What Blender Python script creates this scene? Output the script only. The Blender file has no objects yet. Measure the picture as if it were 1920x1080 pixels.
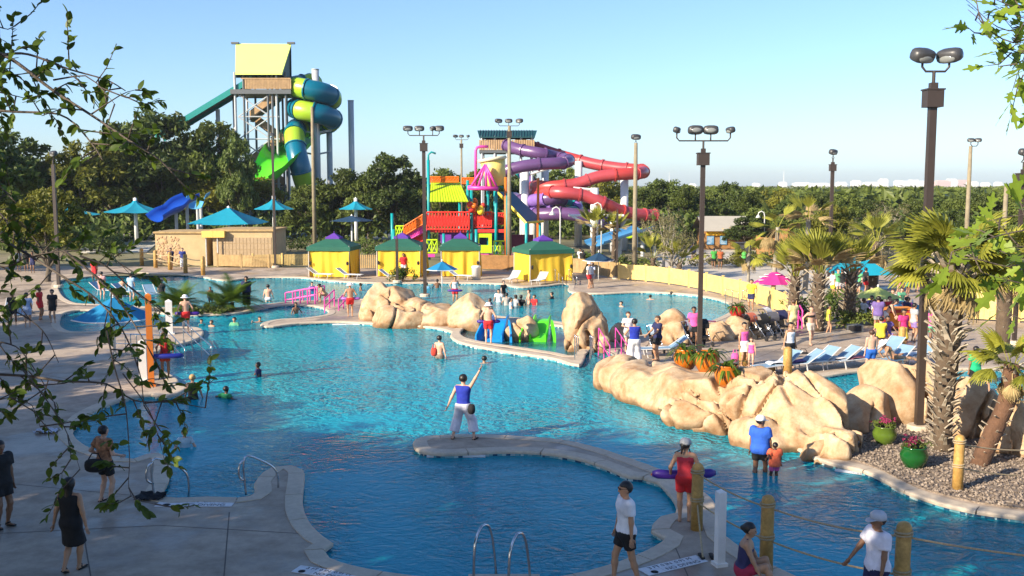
import bpy, math, random
import numpy as np
from mathutils import Vector, Matrix, Quaternion
random.seed(7); rng = np.random.default_rng(7)
SC = bpy.context.scene; COL = SC.collection
# ---------------------------------------------------------------- camera, sky, sun, exposure
FPX, PITCH, CH = 1850.0, math.atan(192/1850.0), 6.8
cam = bpy.data.cameras.new('camera'); camo = bpy.data.objects.new('camera', cam); COL.objects.link(camo)
camo.location = (0, 0, CH); camo.rotation_euler = (math.pi/2-PITCH, 0, 0)
cam.sensor_width = 36; cam.lens = 36*FPX/1920; cam.clip_end = 30000; cam.clip_start = .05
SC.camera = camo
SUN_EL = math.radians(25); SDX, SDY = .80, .60          # the way shadows run on the ground
W = bpy.data.worlds.new('World'); SC.world = W; W.use_nodes = True
nt = W.node_tree; sky = nt.nodes.new('ShaderNodeTexSky'); sky.sky_type = 'NISHITA'; sky.sun_disc = False
sky.sun_elevation = SUN_EL; sky.sun_rotation = math.atan2(-SDX, -SDY)
sky.air_density = .85; sky.dust_density = .75; sky.ozone_density = 4.6
nt.nodes['Background'].inputs[1].default_value = .115
nt.links.new(sky.outputs[0], nt.nodes['Background'].inputs[0])
sl = bpy.data.lights.new('sun', 'SUN'); sl.energy = 5.0; sl.angle = math.radians(.53); sl.color = (1, .86, .66)
so = bpy.data.objects.new('sun', sl); COL.objects.link(so); so.location = (-40, -30, 40)
so.rotation_euler = Vector((SDX, SDY, -math.tan(SUN_EL))).to_track_quat('-Z', 'Y').to_euler()
SC.view_settings.view_transform = 'Standard'; SC.view_settings.look = 'None'
SC.view_settings.exposure = 1.0; SC.view_settings.gamma = 1
SC.cycles.use_denoising = True; SC.cycles.max_bounces = 6; SC.cycles.diffuse_bounces = 3
SC.cycles.glossy_bounces = 3; SC.cycles.transparent_max_bounces = 16; SC.cycles.transmission_bounces = 4
SC.cycles.caustics_reflective = False; SC.cycles.caustics_refractive = False; SC.cycles.sample_clamp_indirect = 6
# ---------------------------------------------------------------- where things stand
cp, sp = math.cos(PITCH), math.sin(PITCH)
def ray(px, py):
    u, v = (px-960)/FPX, (540-py)/FPX
    return Vector((u, cp+v*sp, -sp+v*cp))
def P(px, py, z=0.):                    # the point of a level at height z
    d = ray(px, py); t = (z-CH)/d.z
    return Vector((d.x*t, d.y*t, z))
def A(px, py, Y):                       # the point at distance Y
    d = ray(px, py); t = Y/d.y
    return Vector((d.x*t, Y, CH+d.z*t))
# ---------------------------------------------------------------- materials
MATS = {}
def M(name, col, rough=.6, var=.12, scale=6., bump=0., metal=0., trans=0., col2=None, spec=.5, bscale=None, fine=None):
    if name in MATS: return MATS[name]
    m = bpy.data.materials.new(name); m.use_nodes = True; t = m.node_tree; N = t.nodes; L = t.links
    b = N['Principled BSDF']; b.inputs['Roughness'].default_value = rough; b.inputs['Metallic'].default_value = metal
    b.inputs['Specular IOR Level'].default_value = spec
    tc = N.new('ShaderNodeTexCoord'); nz = N.new('ShaderNodeTexNoise')
    nz.inputs['Scale'].default_value = scale; nz.inputs['Detail'].default_value = 5; nz.inputs['Roughness'].default_value = .62
    L.new(tc.outputs['Object'], nz.inputs['Vector'])
    cr = N.new('ShaderNodeValToRGB'); c = np.array(col[:3])
    lo = c*(1-var); hi = np.minimum(c*(1+var), .95) if col2 is None else np.array(col2)
    cr.color_ramp.elements[0].color = (*lo, 1); cr.color_ramp.elements[1].color = (*hi, 1)
    cr.color_ramp.elements[0].position = .3; cr.color_ramp.elements[1].position = .7
    L.new(nz.outputs['Fac'], cr.inputs['Fac']); out = cr.outputs['Color']
    if fine:
        n2 = N.new('ShaderNodeTexNoise'); n2.inputs['Scale'].default_value = fine[0]; n2.inputs['Detail'].default_value = 6
        n2.inputs['Roughness'].default_value = .7
        L.new(tc.outputs['Object'], n2.inputs['Vector'])
        r2 = N.new('ShaderNodeValToRGB'); r2.color_ramp.elements[0].position = .32; r2.color_ramp.elements[1].position = .62
        r2.color_ramp.elements[0].color = (*fine[1], 1); r2.color_ramp.elements[1].color = (1, 1, 1, 1)
        L.new(n2.outputs['Fac'], r2.inputs['Fac'])
        mx = N.new('ShaderNodeMix'); mx.data_type = 'RGBA'; mx.blend_type = 'MULTIPLY'; mx.inputs[0].default_value = 1
        L.new(out, mx.inputs[6]); L.new(r2.outputs['Color'], mx.inputs[7]); out = mx.outputs[2]
    L.new(out, b.inputs['Base Color'])
    if bump:
        bn = N.new('ShaderNodeBump'); bn.inputs['Strength'].default_value = bump; bn.inputs['Distance'].default_value = .03
        nb = N.new('ShaderNodeTexNoise'); nb.inputs['Scale'].default_value = bscale or scale*4; nb.inputs['Detail'].default_value = 5
        L.new(tc.outputs['Object'], nb.inputs['Vector']); L.new(nb.outputs['Fac'], bn.inputs['Height'])
        L.new(bn.outputs['Normal'], b.inputs['Normal'])
    if trans:
        tr = N.new('ShaderNodeBsdfTranslucent'); L.new(out, tr.inputs['Color'])
        ms = N.new('ShaderNodeMixShader'); ms.inputs[0].default_value = trans
        o = N['Material Output']; L.new(b.outputs[0], ms.inputs[1]); L.new(tr.outputs[0], ms.inputs[2]); L.new(ms.outputs[0], o.inputs[0])
    MATS[name] = m; return m
def leafmat(name, dark, light, trans=.35, rough=.5):
    """leaves: every leaf its own shade (the vertex colour 'v' holds one random number per leaf)"""
    if name in MATS: return MATS[name]
    m = bpy.data.materials.new(name); m.use_nodes = True; t = m.node_tree; N = t.nodes; L = t.links
    b = N['Principled BSDF']; b.inputs['Roughness'].default_value = rough; b.inputs['Specular IOR Level'].default_value = .3
    at = N.new('ShaderNodeAttribute'); at.attribute_name = 'v'
    oi = N.new('ShaderNodeObjectInfo')
    ad = N.new('ShaderNodeMath'); ad.operation = 'MULTIPLY_ADD'; ad.inputs[1].default_value = .45
    L.new(oi.outputs['Random'], ad.inputs[0]); 
    sc_ = N.new('ShaderNodeMath'); sc_.operation = 'MULTIPLY'; sc_.inputs[1].default_value = .6
    L.new(at.outputs['Fac'], sc_.inputs[0]); L.new(sc_.outputs[0], ad.inputs[2])
    cr = N.new('ShaderNodeValToRGB'); cr.color_ramp.elements[0].color = (*dark, 1); cr.color_ramp.elements[1].color = (*light, 1)
    L.new(ad.outputs[0], cr.inputs['Fac']); L.new(cr.outputs[0], b.inputs['Base Color'])
    tr = N.new('ShaderNodeBsdfTranslucent'); L.new(cr.outputs[0], tr.inputs['Color'])
    ms = N.new('ShaderNodeMixShader'); ms.inputs[0].default_value = trans
    o = N['Material Output']; L.new(b.outputs[0], ms.inputs[1]); L.new(tr.outputs[0], ms.inputs[2]); L.new(ms.outputs[0], o.inputs[0])
    MATS[name] = m; return m
ORD = ['first','second','third','fourth','fifth','sixth','seventh','eighth','ninth','tenth','eleventh','twelfth','thirteenth','fourteenth','fifteenth','sixteenth','seventeenth','eighteenth','nineteenth','twentieth','last']
# ---------------------------------------------------------------- mesh building
class MB:
    def __init__(s): s.v = []; s.f = []; s.m = []; s.c = []
    def add(s, vs, fs, mi=0, val=None):
        o = len(s.v); s.v.extend([tuple(p) for p in vs]); s.f.extend([tuple(i+o for i in f) for f in fs]); s.m.extend([mi]*len(fs))
        if val is not None: s.c.extend([val]*len(vs))
        return s
    def box(s, x0, x1, y0, y1, z0, z1, mi=0, T=None):
        vs = [Vector(p) for p in ((x0,y0,z0),(x1,y0,z0),(x1,y1,z0),(x0,y1,z0),(x0,y0,z1),(x1,y0,z1),(x1,y1,z1),(x0,y1,z1))]
        if T is not None: vs = [T @ p for p in vs]
        return s.add(vs, [(3,2,1,0),(4,5,6,7),(0,1,5,4),(1,2,6,5),(2,3,7,6),(3,0,4,7)], mi)
    def tube(s, pts, r, n=8, mi=0, cap=True, flat=1.0):
        pts = [Vector(p) for p in pts]; k = len(pts); rs = list(r) if hasattr(r, '__len__') else [r]*k
        vs, fs = [], []; up = None
        for i in range(k):
            d = (pts[min(i+1, k-1)]-pts[max(i-1, 0)])
            d = d.normalized() if d.length > 1e-9 else Vector((0, 0, 1))
            if up is None:
                up = Vector((0, 0, 1)) if abs(d.z) < .9 else Vector((1, 0, 0))
            x = d.cross(up)
            x = x.normalized() if x.length > 1e-6 else d.orthogonal().normalized()
            up = x.cross(d).normalized()
            for j in range(n):
                a = 2*math.pi*j/n; vs.append(pts[i]+x*(rs[i]*math.cos(a))+up*(rs[i]*math.sin(a)*flat))
        for i in range(k-1):
            for j in range(n):
                q = (j+1) % n; fs.append((i*n+j, i*n+q, (i+1)*n+q, (i+1)*n+j))
        if cap: fs.append(tuple(range(n))[::-1]); fs.append(tuple((k-1)*n+j for j in range(n)))
        return s.add(vs, fs, mi)
    def lathe(s, prof, n=16, mi=0, c=(0, 0, 0), wob=None):
        vs, fs = [], []; k = len(prof)
        for r, z in prof:
            for j in range(n):
                a = 2*math.pi*j/n; q = r*(wob(a, z) if wob else 1)
                vs.append((c[0]+q*math.cos(a), c[1]+q*math.sin(a), c[2]+z))
        for i in range(k-1):
            for j in range(n):
                q = (j+1) % n; fs.append((i*n+j, i*n+q, (i+1)*n+q, (i+1)*n+j))
        fs.append(tuple(range(n))[::-1]); fs.append(tuple((k-1)*n+j for j in range(n)))
        return s.add(vs, fs, mi)
    def ball(s, c, r, n=8, k=6, mi=0, T=None):
        r = r if hasattr(r, '__len__') else (r, r, r); c = Vector(c); vs, fs = [], []
        for i in range(k+1):
            th = math.pi*i/k; ss = max(math.sin(th), 1e-3)
            for j in range(n):
                a = 2*math.pi*j/n; p = Vector((r[0]*ss*math.cos(a), r[1]*ss*math.sin(a), -r[2]*math.cos(th)))
                vs.append(c+((T @ p) if T is not None else p))
        for i in range(k):
            for j in range(n):
                q = (j+1) % n; fs.append((i*n+j, i*n+q, (i+1)*n+q, (i+1)*n+j))
        return s.add(vs, fs, mi)
    def prism(s, poly, z0, z1, mi=0, T=None):
        n = len(poly); vs = [Vector((x, y, z0)) for x, y in poly]+[Vector((x, y, z1)) for x, y in poly]
        if T is not None: vs = [T @ p for p in vs]
        return s.add(vs, [tuple(range(n))[::-1], tuple(range(n, 2*n))]+[(i, (i+1) % n, n+(i+1) % n, n+i) for i in range(n)], mi)
    def mesh(s, name, mats, smooth=False):
        me = bpy.data.meshes.new(name); me.from_pydata(s.v, [], s.f)
        for m in (mats if isinstance(mats, (list, tuple)) else [mats]): me.materials.append(m)
        if any(s.m): me.polygons.foreach_set('material_index', s.m)
        if smooth: me.polygons.foreach_set('use_smooth', [True]*len(s.f))
        if s.c and len(s.c) == len(s.v):
            a = me.attributes.new('v', 'FLOAT', 'POINT'); a.data.foreach_set('value', s.c)
        me.update(); return me
    def build(s, name, mats, parent=None, smooth=False, loc=None):
        o = bpy.data.objects.new(name, s.mesh(name, mats, smooth)); COL.objects.link(o)
        if parent is not None: o.parent = parent
        if loc is not None: o.location = loc
        return o
def npmesh(name, V, F, mats, smooth=True, val=None):
    """mesh from numpy verts and one face width"""
    V = np.asarray(V, dtype=np.float32); F = np.asarray(F, dtype=np.int32); n, k = F.shape
    me = bpy.data.meshes.new(name); me.vertices.add(len(V)); me.vertices.foreach_set('co', V.ravel())
    me.loops.add(n*k); me.loops.foreach_set('vertex_index', F.ravel())
    me.polygons.add(n); me.polygons.foreach_set('loop_start', np.arange(n, dtype=np.int32)*k)
    me.polygons.foreach_set('use_smooth', np.full(n, smooth))
    for m in (mats if isinstance(mats, (list, tuple)) else [mats]): me.materials.append(m)
    if val is not None:
        a = me.attributes.new('v', 'FLOAT', 'POINT'); a.data.foreach_set('value', np.asarray(val, dtype=np.float32))
    me.update(calc_edges=True); me.validate(); return me
def link(name, me, parent=None, loc=None, rz=None, scale=None):
    o = bpy.data.objects.new(name, me); COL.objects.link(o)
    if parent is not None: o.parent = parent
    if loc is not None: o.location = loc
    if rz is not None: o.rotation_euler = (0, 0, rz)
    if scale is not None: o.scale = scale if hasattr(scale, '__len__') else (scale,)*3
    return o
def tag(o, label, cat, group=None, kind=None):
    o['label'] = label; o['category'] = cat
    if group: o['group'] = group
    if kind: o['kind'] = kind
    return o
def thing(name, label, cat, loc=(0, 0, 0), rz=0, group=None):
    o = bpy.data.objects.new(name, None); COL.objects.link(o); o.location = loc; o.rotation_euler = (0, 0, rz)
    o.empty_display_size = .2
    return tag(o, label, cat, group)
def struct(o): o['kind'] = 'structure'; return o
def stuff(o): o['kind'] = 'stuff'; return o
def dup(root, loc=None, rz=None, scale=None, label=None):
    r = root.copy(); COL.objects.link(r)
    if loc is not None: r.location = loc
    if rz is not None: r.rotation_euler = (0, 0, rz)
    if scale is not None: r.scale = scale if hasattr(scale, '__len__') else (scale,)*3
    if label: r['label'] = label
    for ch in list(root.children):
        c = ch.copy(); COL.objects.link(c); c.parent = r
        for g in list(ch.children):
            d = g.copy(); COL.objects.link(d); d.parent = c
    return r
# ---------------------------------------------------------------- noise and implicit surfaces
_perm = rng.random((64, 64, 64)).astype(np.float32)
def noise3(p, s=1.0):
    q = np.asarray(p, dtype=np.float32)*s; i = np.floor(q).astype(np.int32); f = q-i; f = f*f*(3-2*f); i &= 63; j = (i+1) & 63
    x0, y0, z0 = i[..., 0], i[..., 1], i[..., 2]; x1, y1, z1 = j[..., 0], j[..., 1], j[..., 2]
    fx, fy, fz = f[..., 0], f[..., 1], f[..., 2]
    def l(a, b, t): return a+(b-a)*t
    return l(l(l(_perm[x0, y0, z0], _perm[x1, y0, z0], fx), l(_perm[x0, y1, z0], _perm[x1, y1, z0], fx), fy),
             l(l(_perm[x0, y0, z1], _perm[x1, y0, z1], fx), l(_perm[x0, y1, z1], _perm[x1, y1, z1], fx), fy), fz)*2-1
def snet(f, lo, hi, h):
    """surface nets of the zero set of f on a grid: verts, quads"""
    lo = np.array(lo, dtype=np.float32); n = np.ceil((np.array(hi)-lo)/h).astype(int)+1
    g = np.stack(np.meshgrid(*[lo[k]+h*np.arange(n[k], dtype=np.float32) for k in range(3)], indexing='ij'), -1)
    D = f(g).astype(np.float32); S = D < 0
    c = [S[a:n[0]-1+a, b:n[1]-1+b, d:n[2]-1+d] for a in (0, 1) for b in (0, 1) for d in (0, 1)]
    cnt = sum(x.astype(np.int8) for x in c); act = (cnt > 0) & (cnt < 8)
    idx = -np.ones(act.shape, dtype=np.int32); I = np.argwhere(act); idx[act] = np.arange(len(I))
    acc = np.zeros((len(I), 3), np.float32); wt = np.zeros(len(I), np.float32)
    for ax in range(3):
        o1, o2 = [k for k in range(3) if k != ax]
        for u in (0, 1):
            for w in (0, 1):
                a = I.copy(); a[:, o1] += u; a[:, o2] += w; b = a.copy(); b[:, ax] += 1
                da, db = D[tuple(a.T)], D[tuple(b.T)]; cr = (da < 0) != (db < 0)
                t = np.where(cr, da/np.where(cr, da-db, 1), 0)
                p = a.astype(np.float32); p[:, ax] += t
                acc += p*cr[:, None]; wt += cr
    V = lo+h*acc/np.maximum(wt, 1)[:, None]; Q = []
    for ax in range(3):
        o1, o2 = (ax+1) % 3, (ax+2) % 3
        sl = [slice(None)]*3; sl[ax] = slice(0, n[ax]-1); sa = S[tuple(sl)]
        sl2 = [slice(None)]*3; sl2[ax] = slice(1, n[ax]); sb = S[tuple(sl2)]
        E = np.argwhere(sa != sb)
        E = E[(E[:, o1] > 0) & (E[:, o2] > 0) & (E[:, o1] < n[o1]-1) & (E[:, o2] < n[o2]-1)]
        if not len(E): continue
        def at(u, w):
            e = E.copy(); e[:, o1] -= u; e[:, o2] -= w; return idx[tuple(e.T)]
        q = np.stack([at(1, 1), at(0, 1), at(0, 0), at(1, 0)], 1); fl = ~sa[tuple(E.T)]
        q[fl] = q[fl][:, ::-1]; Q.append(q)
    return V, (np.concatenate(Q) if Q else np.zeros((0, 4), int))
def sd_cap(g, a, b, ra, rb, sq=(1, 1, 1)):
    a, b, q = np.array(a, np.float32), np.array(b, np.float32), np.array(sq, np.float32)
    ba = (b-a)/q; pa = (g-a)/q; h = np.clip((pa@ba)/max(float(ba@ba), 1e-9), 0, 1)
    return (np.linalg.norm(pa-h[..., None]*ba, axis=-1)-(ra+(rb-ra)*h))
def smin(a, b, k):
    h = np.clip(.5+.5*(b-a)/k, 0, 1); return b+(a-b)*h-k*h*(1-h)
def catmull(pts, step, closed=True):
    pts = [Vector(p) for p in pts]; n = len(pts); out = []
    for i in range(n if closed else n-1):
        p0, p1, p2, p3 = (pts[(i+k) % n] if closed else pts[max(0, min(n-1, i+k))] for k in (-1, 0, 1, 2))
        k = max(1, int(round((p2-p1).length/step)))
        # centripetal-ish: short tangents keep neighbouring long and short spans from overshooting
        L = (p2-p1).length; t1 = (p2-p0); t2 = (p3-p1)
        t1 = t1.normalized()*L*.9 if t1.length > 1e-6 else t1; t2 = t2.normalized()*L*.9 if t2.length > 1e-6 else t2
        for j in range(k):
            t = j/k; a = 2*t**3-3*t*t+1; b = t**3-2*t*t+t; c = -2*t**3+3*t*t; d = t**3-t*t
            out.append(p1*a+t1*b+p2*c+t2*d)
    if not closed: out.append(pts[-1])
    return out
def text_mesh(s, size, mat, depth=.002):
    c = bpy.data.curves.new('lettering', 'FONT'); c.body = s; c.size = size; c.extrude = depth; c.align_x = 'CENTER'; c.align_y = 'CENTER'
    o = bpy.data.objects.new('lettering', c); COL.objects.link(o); bpy.context.view_layer.update()
    me = bpy.data.meshes.new_from_object(o.evaluated_get(bpy.context.evaluated_depsgraph_get()))
    bpy.data.objects.remove(o); bpy.data.curves.remove(c); me.materials.clear(); me.materials.append(mat); return me
# ---------------------------------------------------------------- ground, decks, pools
mDeck = M('stamped_concrete', (.46, .37, .285), .75, .16, .35, .25, fine=(1.6, (.62, .60, .58)), bscale=9)
def wet_patches(m, sc=.33):
    # puddled and half-dried patches: darker and glossier, with ragged edges
    N = m.node_tree.nodes; L = m.node_tree.links; b = N['Principled BSDF']; src = b.inputs['Base Color'].links[0].from_socket
    tc = N.new('ShaderNodeTexCoord'); nz = N.new('ShaderNodeTexNoise'); nz.inputs['Scale'].default_value = sc; nz.inputs['Detail'].default_value = 7; nz.inputs['Roughness'].default_value = .6; L.new(tc.outputs['Object'], nz.inputs['Vector'])
    mr = N.new('ShaderNodeMapRange'); mr.inputs[1].default_value = .50; mr.inputs[2].default_value = .60; L.new(nz.outputs['Fac'], mr.inputs[0])
    r = N.new('ShaderNodeMapRange'); r.inputs[3].default_value = .8; r.inputs[4].default_value = .3; L.new(mr.outputs[0], r.inputs[0]); L.new(r.outputs[0], b.inputs['Roughness'])
    cr = N.new('ShaderNodeValToRGB'); cr.color_ramp.elements[0].color = (1, 1, 1, 1); cr.color_ramp.elements[1].color = (.66, .65, .66, 1); L.new(mr.outputs[0], cr.inputs[0])
    mx = N.new('ShaderNodeMix'); mx.data_type = 'RGBA'; mx.blend_type = 'MULTIPLY'; mx.inputs[0].default_value = 1; L.new(src, mx.inputs[6]); L.new(cr.outputs[0], mx.inputs[7]); L.new(mx.outputs[2], b.inputs['Base Color'])
wet_patches(mDeck)
mCop = M('coping_concrete', (.56, .47, .36), .7, .10, 1.2, .15, fine=(7, (.82, .80, .78)))
mPlaster = M('pool_plaster', (.30, .68, .80), .8, .10, .5)
mEarth = M('dry_earth', (.33, .26, .17), .95, .25, .08, .3, col2=(.20, .20, .09), fine=(.9, (.6, .62, .5)))
mSand = M('pale_sand', (.62, .58, .50), .9, .08, .6, .2)
def tilemat():
    m = bpy.data.materials.new('waterline_tile'); m.use_nodes = True; N = m.node_tree.nodes; L = m.node_tree.links
    b = N['Principled BSDF']; b.inputs['Roughness'].default_value = .15
    tc = N.new('ShaderNodeTexCoord'); v = N.new('ShaderNodeTexVoronoi'); v.distance = 'CHEBYCHEV'; v.inputs['Scale'].default_value = 9; v.inputs['Randomness'].default_value = .25
    cr = N.new('ShaderNodeValToRGB'); cr.color_ramp.interpolation = 'CONSTANT'
    for p, c in ((0, (.03, .10, .18)), (.3, (.10, .34, .42)), (.55, (.22, .48, .52)), (.8, (.55, .66, .64))):
        e = cr.color_ramp.elements[0] if p == 0 else cr.color_ramp.elements.new(p); e.color = (*c, 1)
    sx = N.new('ShaderNodeSeparateColor'); L.new(tc.outputs['Object'], v.inputs['Vector']); L.new(v.outputs['Color'], sx.inputs[0])
    L.new(sx.outputs[0], cr.inputs['Fac']); L.new(cr.outputs[0], b.inputs['Base Color']); return m
mTile = tilemat()
def watermat(name, deep, body, dens, wave=1.0):
    """rippled pool water: clear surface that mirrors at a glance, tinted body that scatters a little"""
    m = bpy.data.materials.new(name); m.use_nodes = True; N = m.node_tree.nodes; L = m.node_tree.links
    N.remove(N['Principled BSDF']); o = N['Material Output']; tc = N.new('ShaderNodeTexCoord')
    def nz(scale, det, dist, sx=1., sy=1.):
        mp = N.new('ShaderNodeMapping'); mp.inputs['Scale'].default_value = (sx, sy, 1); L.new(tc.outputs['Object'], mp.inputs[0])
        n = N.new('ShaderNodeTexNoise'); n.inputs['Scale'].default_value = scale; n.inputs['Detail'].default_value = det
        n.inputs['Roughness'].default_value = .55; n.inputs['Distortion'].default_value = dist; L.new(mp.outputs[0], n.inputs['Vector']); return n.outputs['Fac']
    # ridged ripples over a slow swell
    a = nz(1.1, 3, 1.2, 1, 1.5); r = N.new('ShaderNodeMath'); r.operation = 'SUBTRACT'; r.inputs[1].default_value = .5; L.new(a, r.inputs[0])
    ab = N.new('ShaderNodeMath'); ab.operation = 'ABSOLUTE'; L.new(r.outputs[0], ab.inputs[0])
    b2 = nz(3.6, 3, .8, 1, 1.4); mx = N.new('ShaderNodeMath'); mx.operation = 'MULTIPLY_ADD'; mx.inputs[1].default_value = -2.0
    L.new(ab.outputs[0], mx.inputs[0]); L.new(b2, mx.inputs[2])
    # calm and busy patches, as swimmers and jets leave them
    pt = nz(.16, 2, .5); pr = N.new('ShaderNodeMapRange'); pr.inputs[1].default_value = .38; pr.inputs[2].default_value = .62
    pr.inputs[3].default_value = .35*wave; pr.inputs[4].default_value = 1.0*wave; L.new(pt, pr.inputs[0])
    bp = N.new('ShaderNodeBump'); bp.inputs['Distance'].default_value = .028; L.new(pr.outputs[0], bp.inputs['Strength']); L.new(mx.outputs[0], bp.inputs['Height'])
    bp2 = N.new('ShaderNodeBump'); bp2.inputs['Distance'].default_value = .5; L.new(pr.outputs[0], bp2.inputs['Strength']); L.new(mx.outputs[0], bp2.inputs['Height'])
    tr = N.new('ShaderNodeBsdfTransparent'); tr.inputs[0].default_value = (*deep, 1)
    df = N.new('ShaderNodeBsdfDiffuse'); df.inputs[0].default_value = (*body, 1); L.new(bp2.outputs[0], df.inputs['Normal'])
    m1 = N.new('ShaderNodeMixShader'); m1.inputs[0].default_value = dens; L.new(tr.outputs[0], m1.inputs[1]); L.new(df.outputs[0], m1.inputs[2])
    gl = N.new('ShaderNodeBsdfGlossy'); gl.inputs['Roughness'].default_value = .06; L.new(bp.outputs[0], gl.inputs['Normal'])
    fr = N.new('ShaderNodeFresnel'); fr.inputs[0].default_value = 1.33; L.new(bp.outputs[0], fr.inputs['Normal'])
    fm = N.new('ShaderNodeMath'); fm.operation = 'MULTIPLY'; fm.inputs[1].default_value = .72; L.new(fr.outputs[0], fm.inputs[0])   # a ruffled surface mirrors less than a flat one
    m2 = N.new('ShaderNodeMixShader'); L.new(fm.outputs[0], m2.inputs[0]); L.new(m1.outputs[0], m2.inputs[1]); L.new(gl.outputs[0], m2.inputs[2])
    L.new(m2.outputs[0], o.inputs[0]); return m
mWater = watermat('pool_water', (.45, .86, .93), (.008, .40, .53), .74)
mWaterS = watermat('shallow_water', (.62, .86, .86), (.05, .36, .46), .25, .7)
PX_MAIN = [(308,932),(390,932),(470,931),(480,905),(495,886),(513,876),(546,873),(565,881),(568,893),(564,936),(566,955),(579,982),(603,1006),(621,1018),(604,1031),(616,1047),(658,1061),(718,1073),(793,1083),(850,1090),(940,1094),(1000,1091),(1046,1083),(1100,1072),(1153,1057),(1212,1034),(1250,1008),(1224,994),(1241,969),(1270,962),(1268,940),(1253,920),(1235,903),(1207,894),(1180,892),(1150,880),(1100,862),(1040,850),(960,845),(900,847),(830,850),(790,845),(778,835),(780,824),(800,818),(900,815),(1000,820),(1060,826),(1120,840),(1180,860),(1230,878),(1275,897),(1316,922),(1333,936),(1342,955),(1358,1005),(1380,1022),(1416,1047),(1458,1066),(1500,1085),(1560,1105),(1700,1150),(1960,1220),(2250,1200),(2250,1030),(1960,975),(1898,967),(1831,958),(1787,949),(1742,936),(1698,920),(1653,896),(1620,882),(1556,867),(1530,858),(1450,815),(1350,785),(1250,755),(1190,725),(1165,705),(1158,690),(1160,672),(1135,655),(1105,655),(1094,672),(1085,684),(1072,682),(1040,672),(960,660),(900,650),(860,640),(846,630),(846,621),(800,612),(700,606),(630,603),(560,606),(500,612),(492,606),(520,599),(572,596),(610,590),(617,584),(605,577),(580,572.5),(540,571),(505,575),(491,578),(439,587),(361,590),(294,586),(220,583),(140,582),(112,598),(130,621),(207,620.5),(278,615),(330,612.5),(368,614),(380,621),(372,633),(345,643),(310,650),(290,668),(296,690),(318,702),(332,712),(333,719),(349,726),(312,743),(285,739),(250,743),(200,758),(165,775),(152,785),(134,807),(140,822),(166,840),(213,855),(250,861),(276,852),(296,850),(311,857),(317,872),(313,900)]
PX_BACK = [(118,524),(180,517),(246,511),(296,513),(335,514),(380,519),(426,525),(478,520),(560,520),(620,526),(700,530),(860,530),(940,532),(973,538),(1029,535),(1062,532),(1071,547),(1120,550),(1200,547),(1255,549),(1311,554),(1362,566),(1372,582),(1330,603),(1280,616),(1200,628),(1140,632),(1100,615),(1040,602),(930,592),(800,574),(700,562),(640,560),(600,563),(550,565),(500,570),(440,577),(380,578),(300,576),(200,571),(140,568),(110,545)]
PX_KID = [(862,622),(880,612),(950,606),(1060,612),(1090,640),(1075,667),(1040,661),(960,649),(900,640),(870,632)]
PX_H = [(1490,713),(1560,702),(1620,694),(1750,691),(1850,691),(2050,692),(2050,745),(1850,752),(1700,752),(1560,752),(1500,740)]
LOOPS = {}
for nm, px in (('main', PX_MAIN), ('back', PX_BACK), ('kid', PX_KID), ('side', PX_H)):
    LOOPS[nm] = catmull([P(x, y) for x, y in px], .35)
def fill2d(name, loops, z, mat, res=None):
    c = bpy.data.curves.new(name, 'CURVE'); c.dimensions = '2D'; c.fill_mode = 'BOTH'
    for lp in loops:
        s = c.splines.new('POLY'); s.points.add(len(lp)-1); s.use_cyclic_u = True
        for q, p in zip(s.points, lp): q.co = (p[0], p[1], 0, 1)
    o = bpy.data.objects.new(name, c); COL.objects.link(o); bpy.context.view_layer.update()
    me = bpy.data.meshes.new_from_object(o.evaluated_get(bpy.context.evaluated_depsgraph_get()))
    bpy.data.objects.remove(o); bpy.data.curves.remove(c); me.materials.clear(); me.materials.append(mat); me.name = name
    return link(name, me, loc=(0, 0, z))
outer = [(-75, -12, 0), (62, -12, 0), (62, 76, 0), (24, 82, 0), (0, 80, 0), (-40, 84, 0), (-75, 84, 0)]
deck = struct(fill2d('pool_deck', [outer]+[[tuple(p) for p in l] for l in LOOPS.values()], 0, mDeck))
mb = MB(); G = 9000
hx0, hx1, hy0, hy1 = -74, 61, -11, 75
mb.add([(-G,-300,-.05),(G,-300,-.05),(G,hy0,-.05),(-G,hy0,-.05)], [(0,1,2,3)])
mb.add([(-G,hy1,-.05),(G,hy1,-.05),(G,2*G,-.05),(-G,2*G,-.05)], [(0,1,2,3)])
mb.add([(-G,hy0,-.05),(hx0,hy0,-.05),(hx0,hy1,-.05),(-G,hy1,-.05)], [(0,1,2,3)])
mb.add([(hx1,hy0,-.05),(G,hy0,-.05),(G,hy1,-.05),(hx1,hy1,-.05)], [(0,1,2,3)])
struct(mb.build('ground', mEarth))
def offs(lp):
    n = len(lp); N = []
    area = sum(lp[i].x*lp[(i+1) % n].y-lp[(i+1) % n].x*lp[i].y for i in range(n)); sg = 1 if area > 0 else -1
    for i in range(n):
        t = (lp[(i+1) % n]-lp[i-1]); t.z = 0; t.normalize(); N.append(Vector((t.y, -t.x, 0))*sg)
    return N
def strip(mb, lp, prof, N, i0, i1, mi=0, close=True):
    """sweep a profile (outward, height) along lp[i0..i1]"""
    n = len(lp); k = len(prof); vs, fs = [], []
    for i in range(i0, i1+1):
        p, q = lp[i % n], N[i % n]
        for a, z in prof: vs.append((p.x+q.x*a, p.y+q.y*a, z))
    for i in range(i1-i0):
        for j in range(k if close else k-1):
            q = (j+1) % k; fs.append((i*k+j, i*k+q, (i+1)*k+q, (i+1)*k+j))
    if close: fs.append(tuple(range(k))[::-1]); fs.append(tuple((i1-i0)*k+j for j in range(k)))
    mb.add(vs, fs, mi)
COPP = [(-.04, -.07), (.34, -.07), (.34, .016), (.02, .02), (-.02, .008), (-.04, -.02)]
cop_root = struct(bpy.data.objects.new('pool_coping', None)); COL.objects.link(cop_root)
WL = -.13
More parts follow.
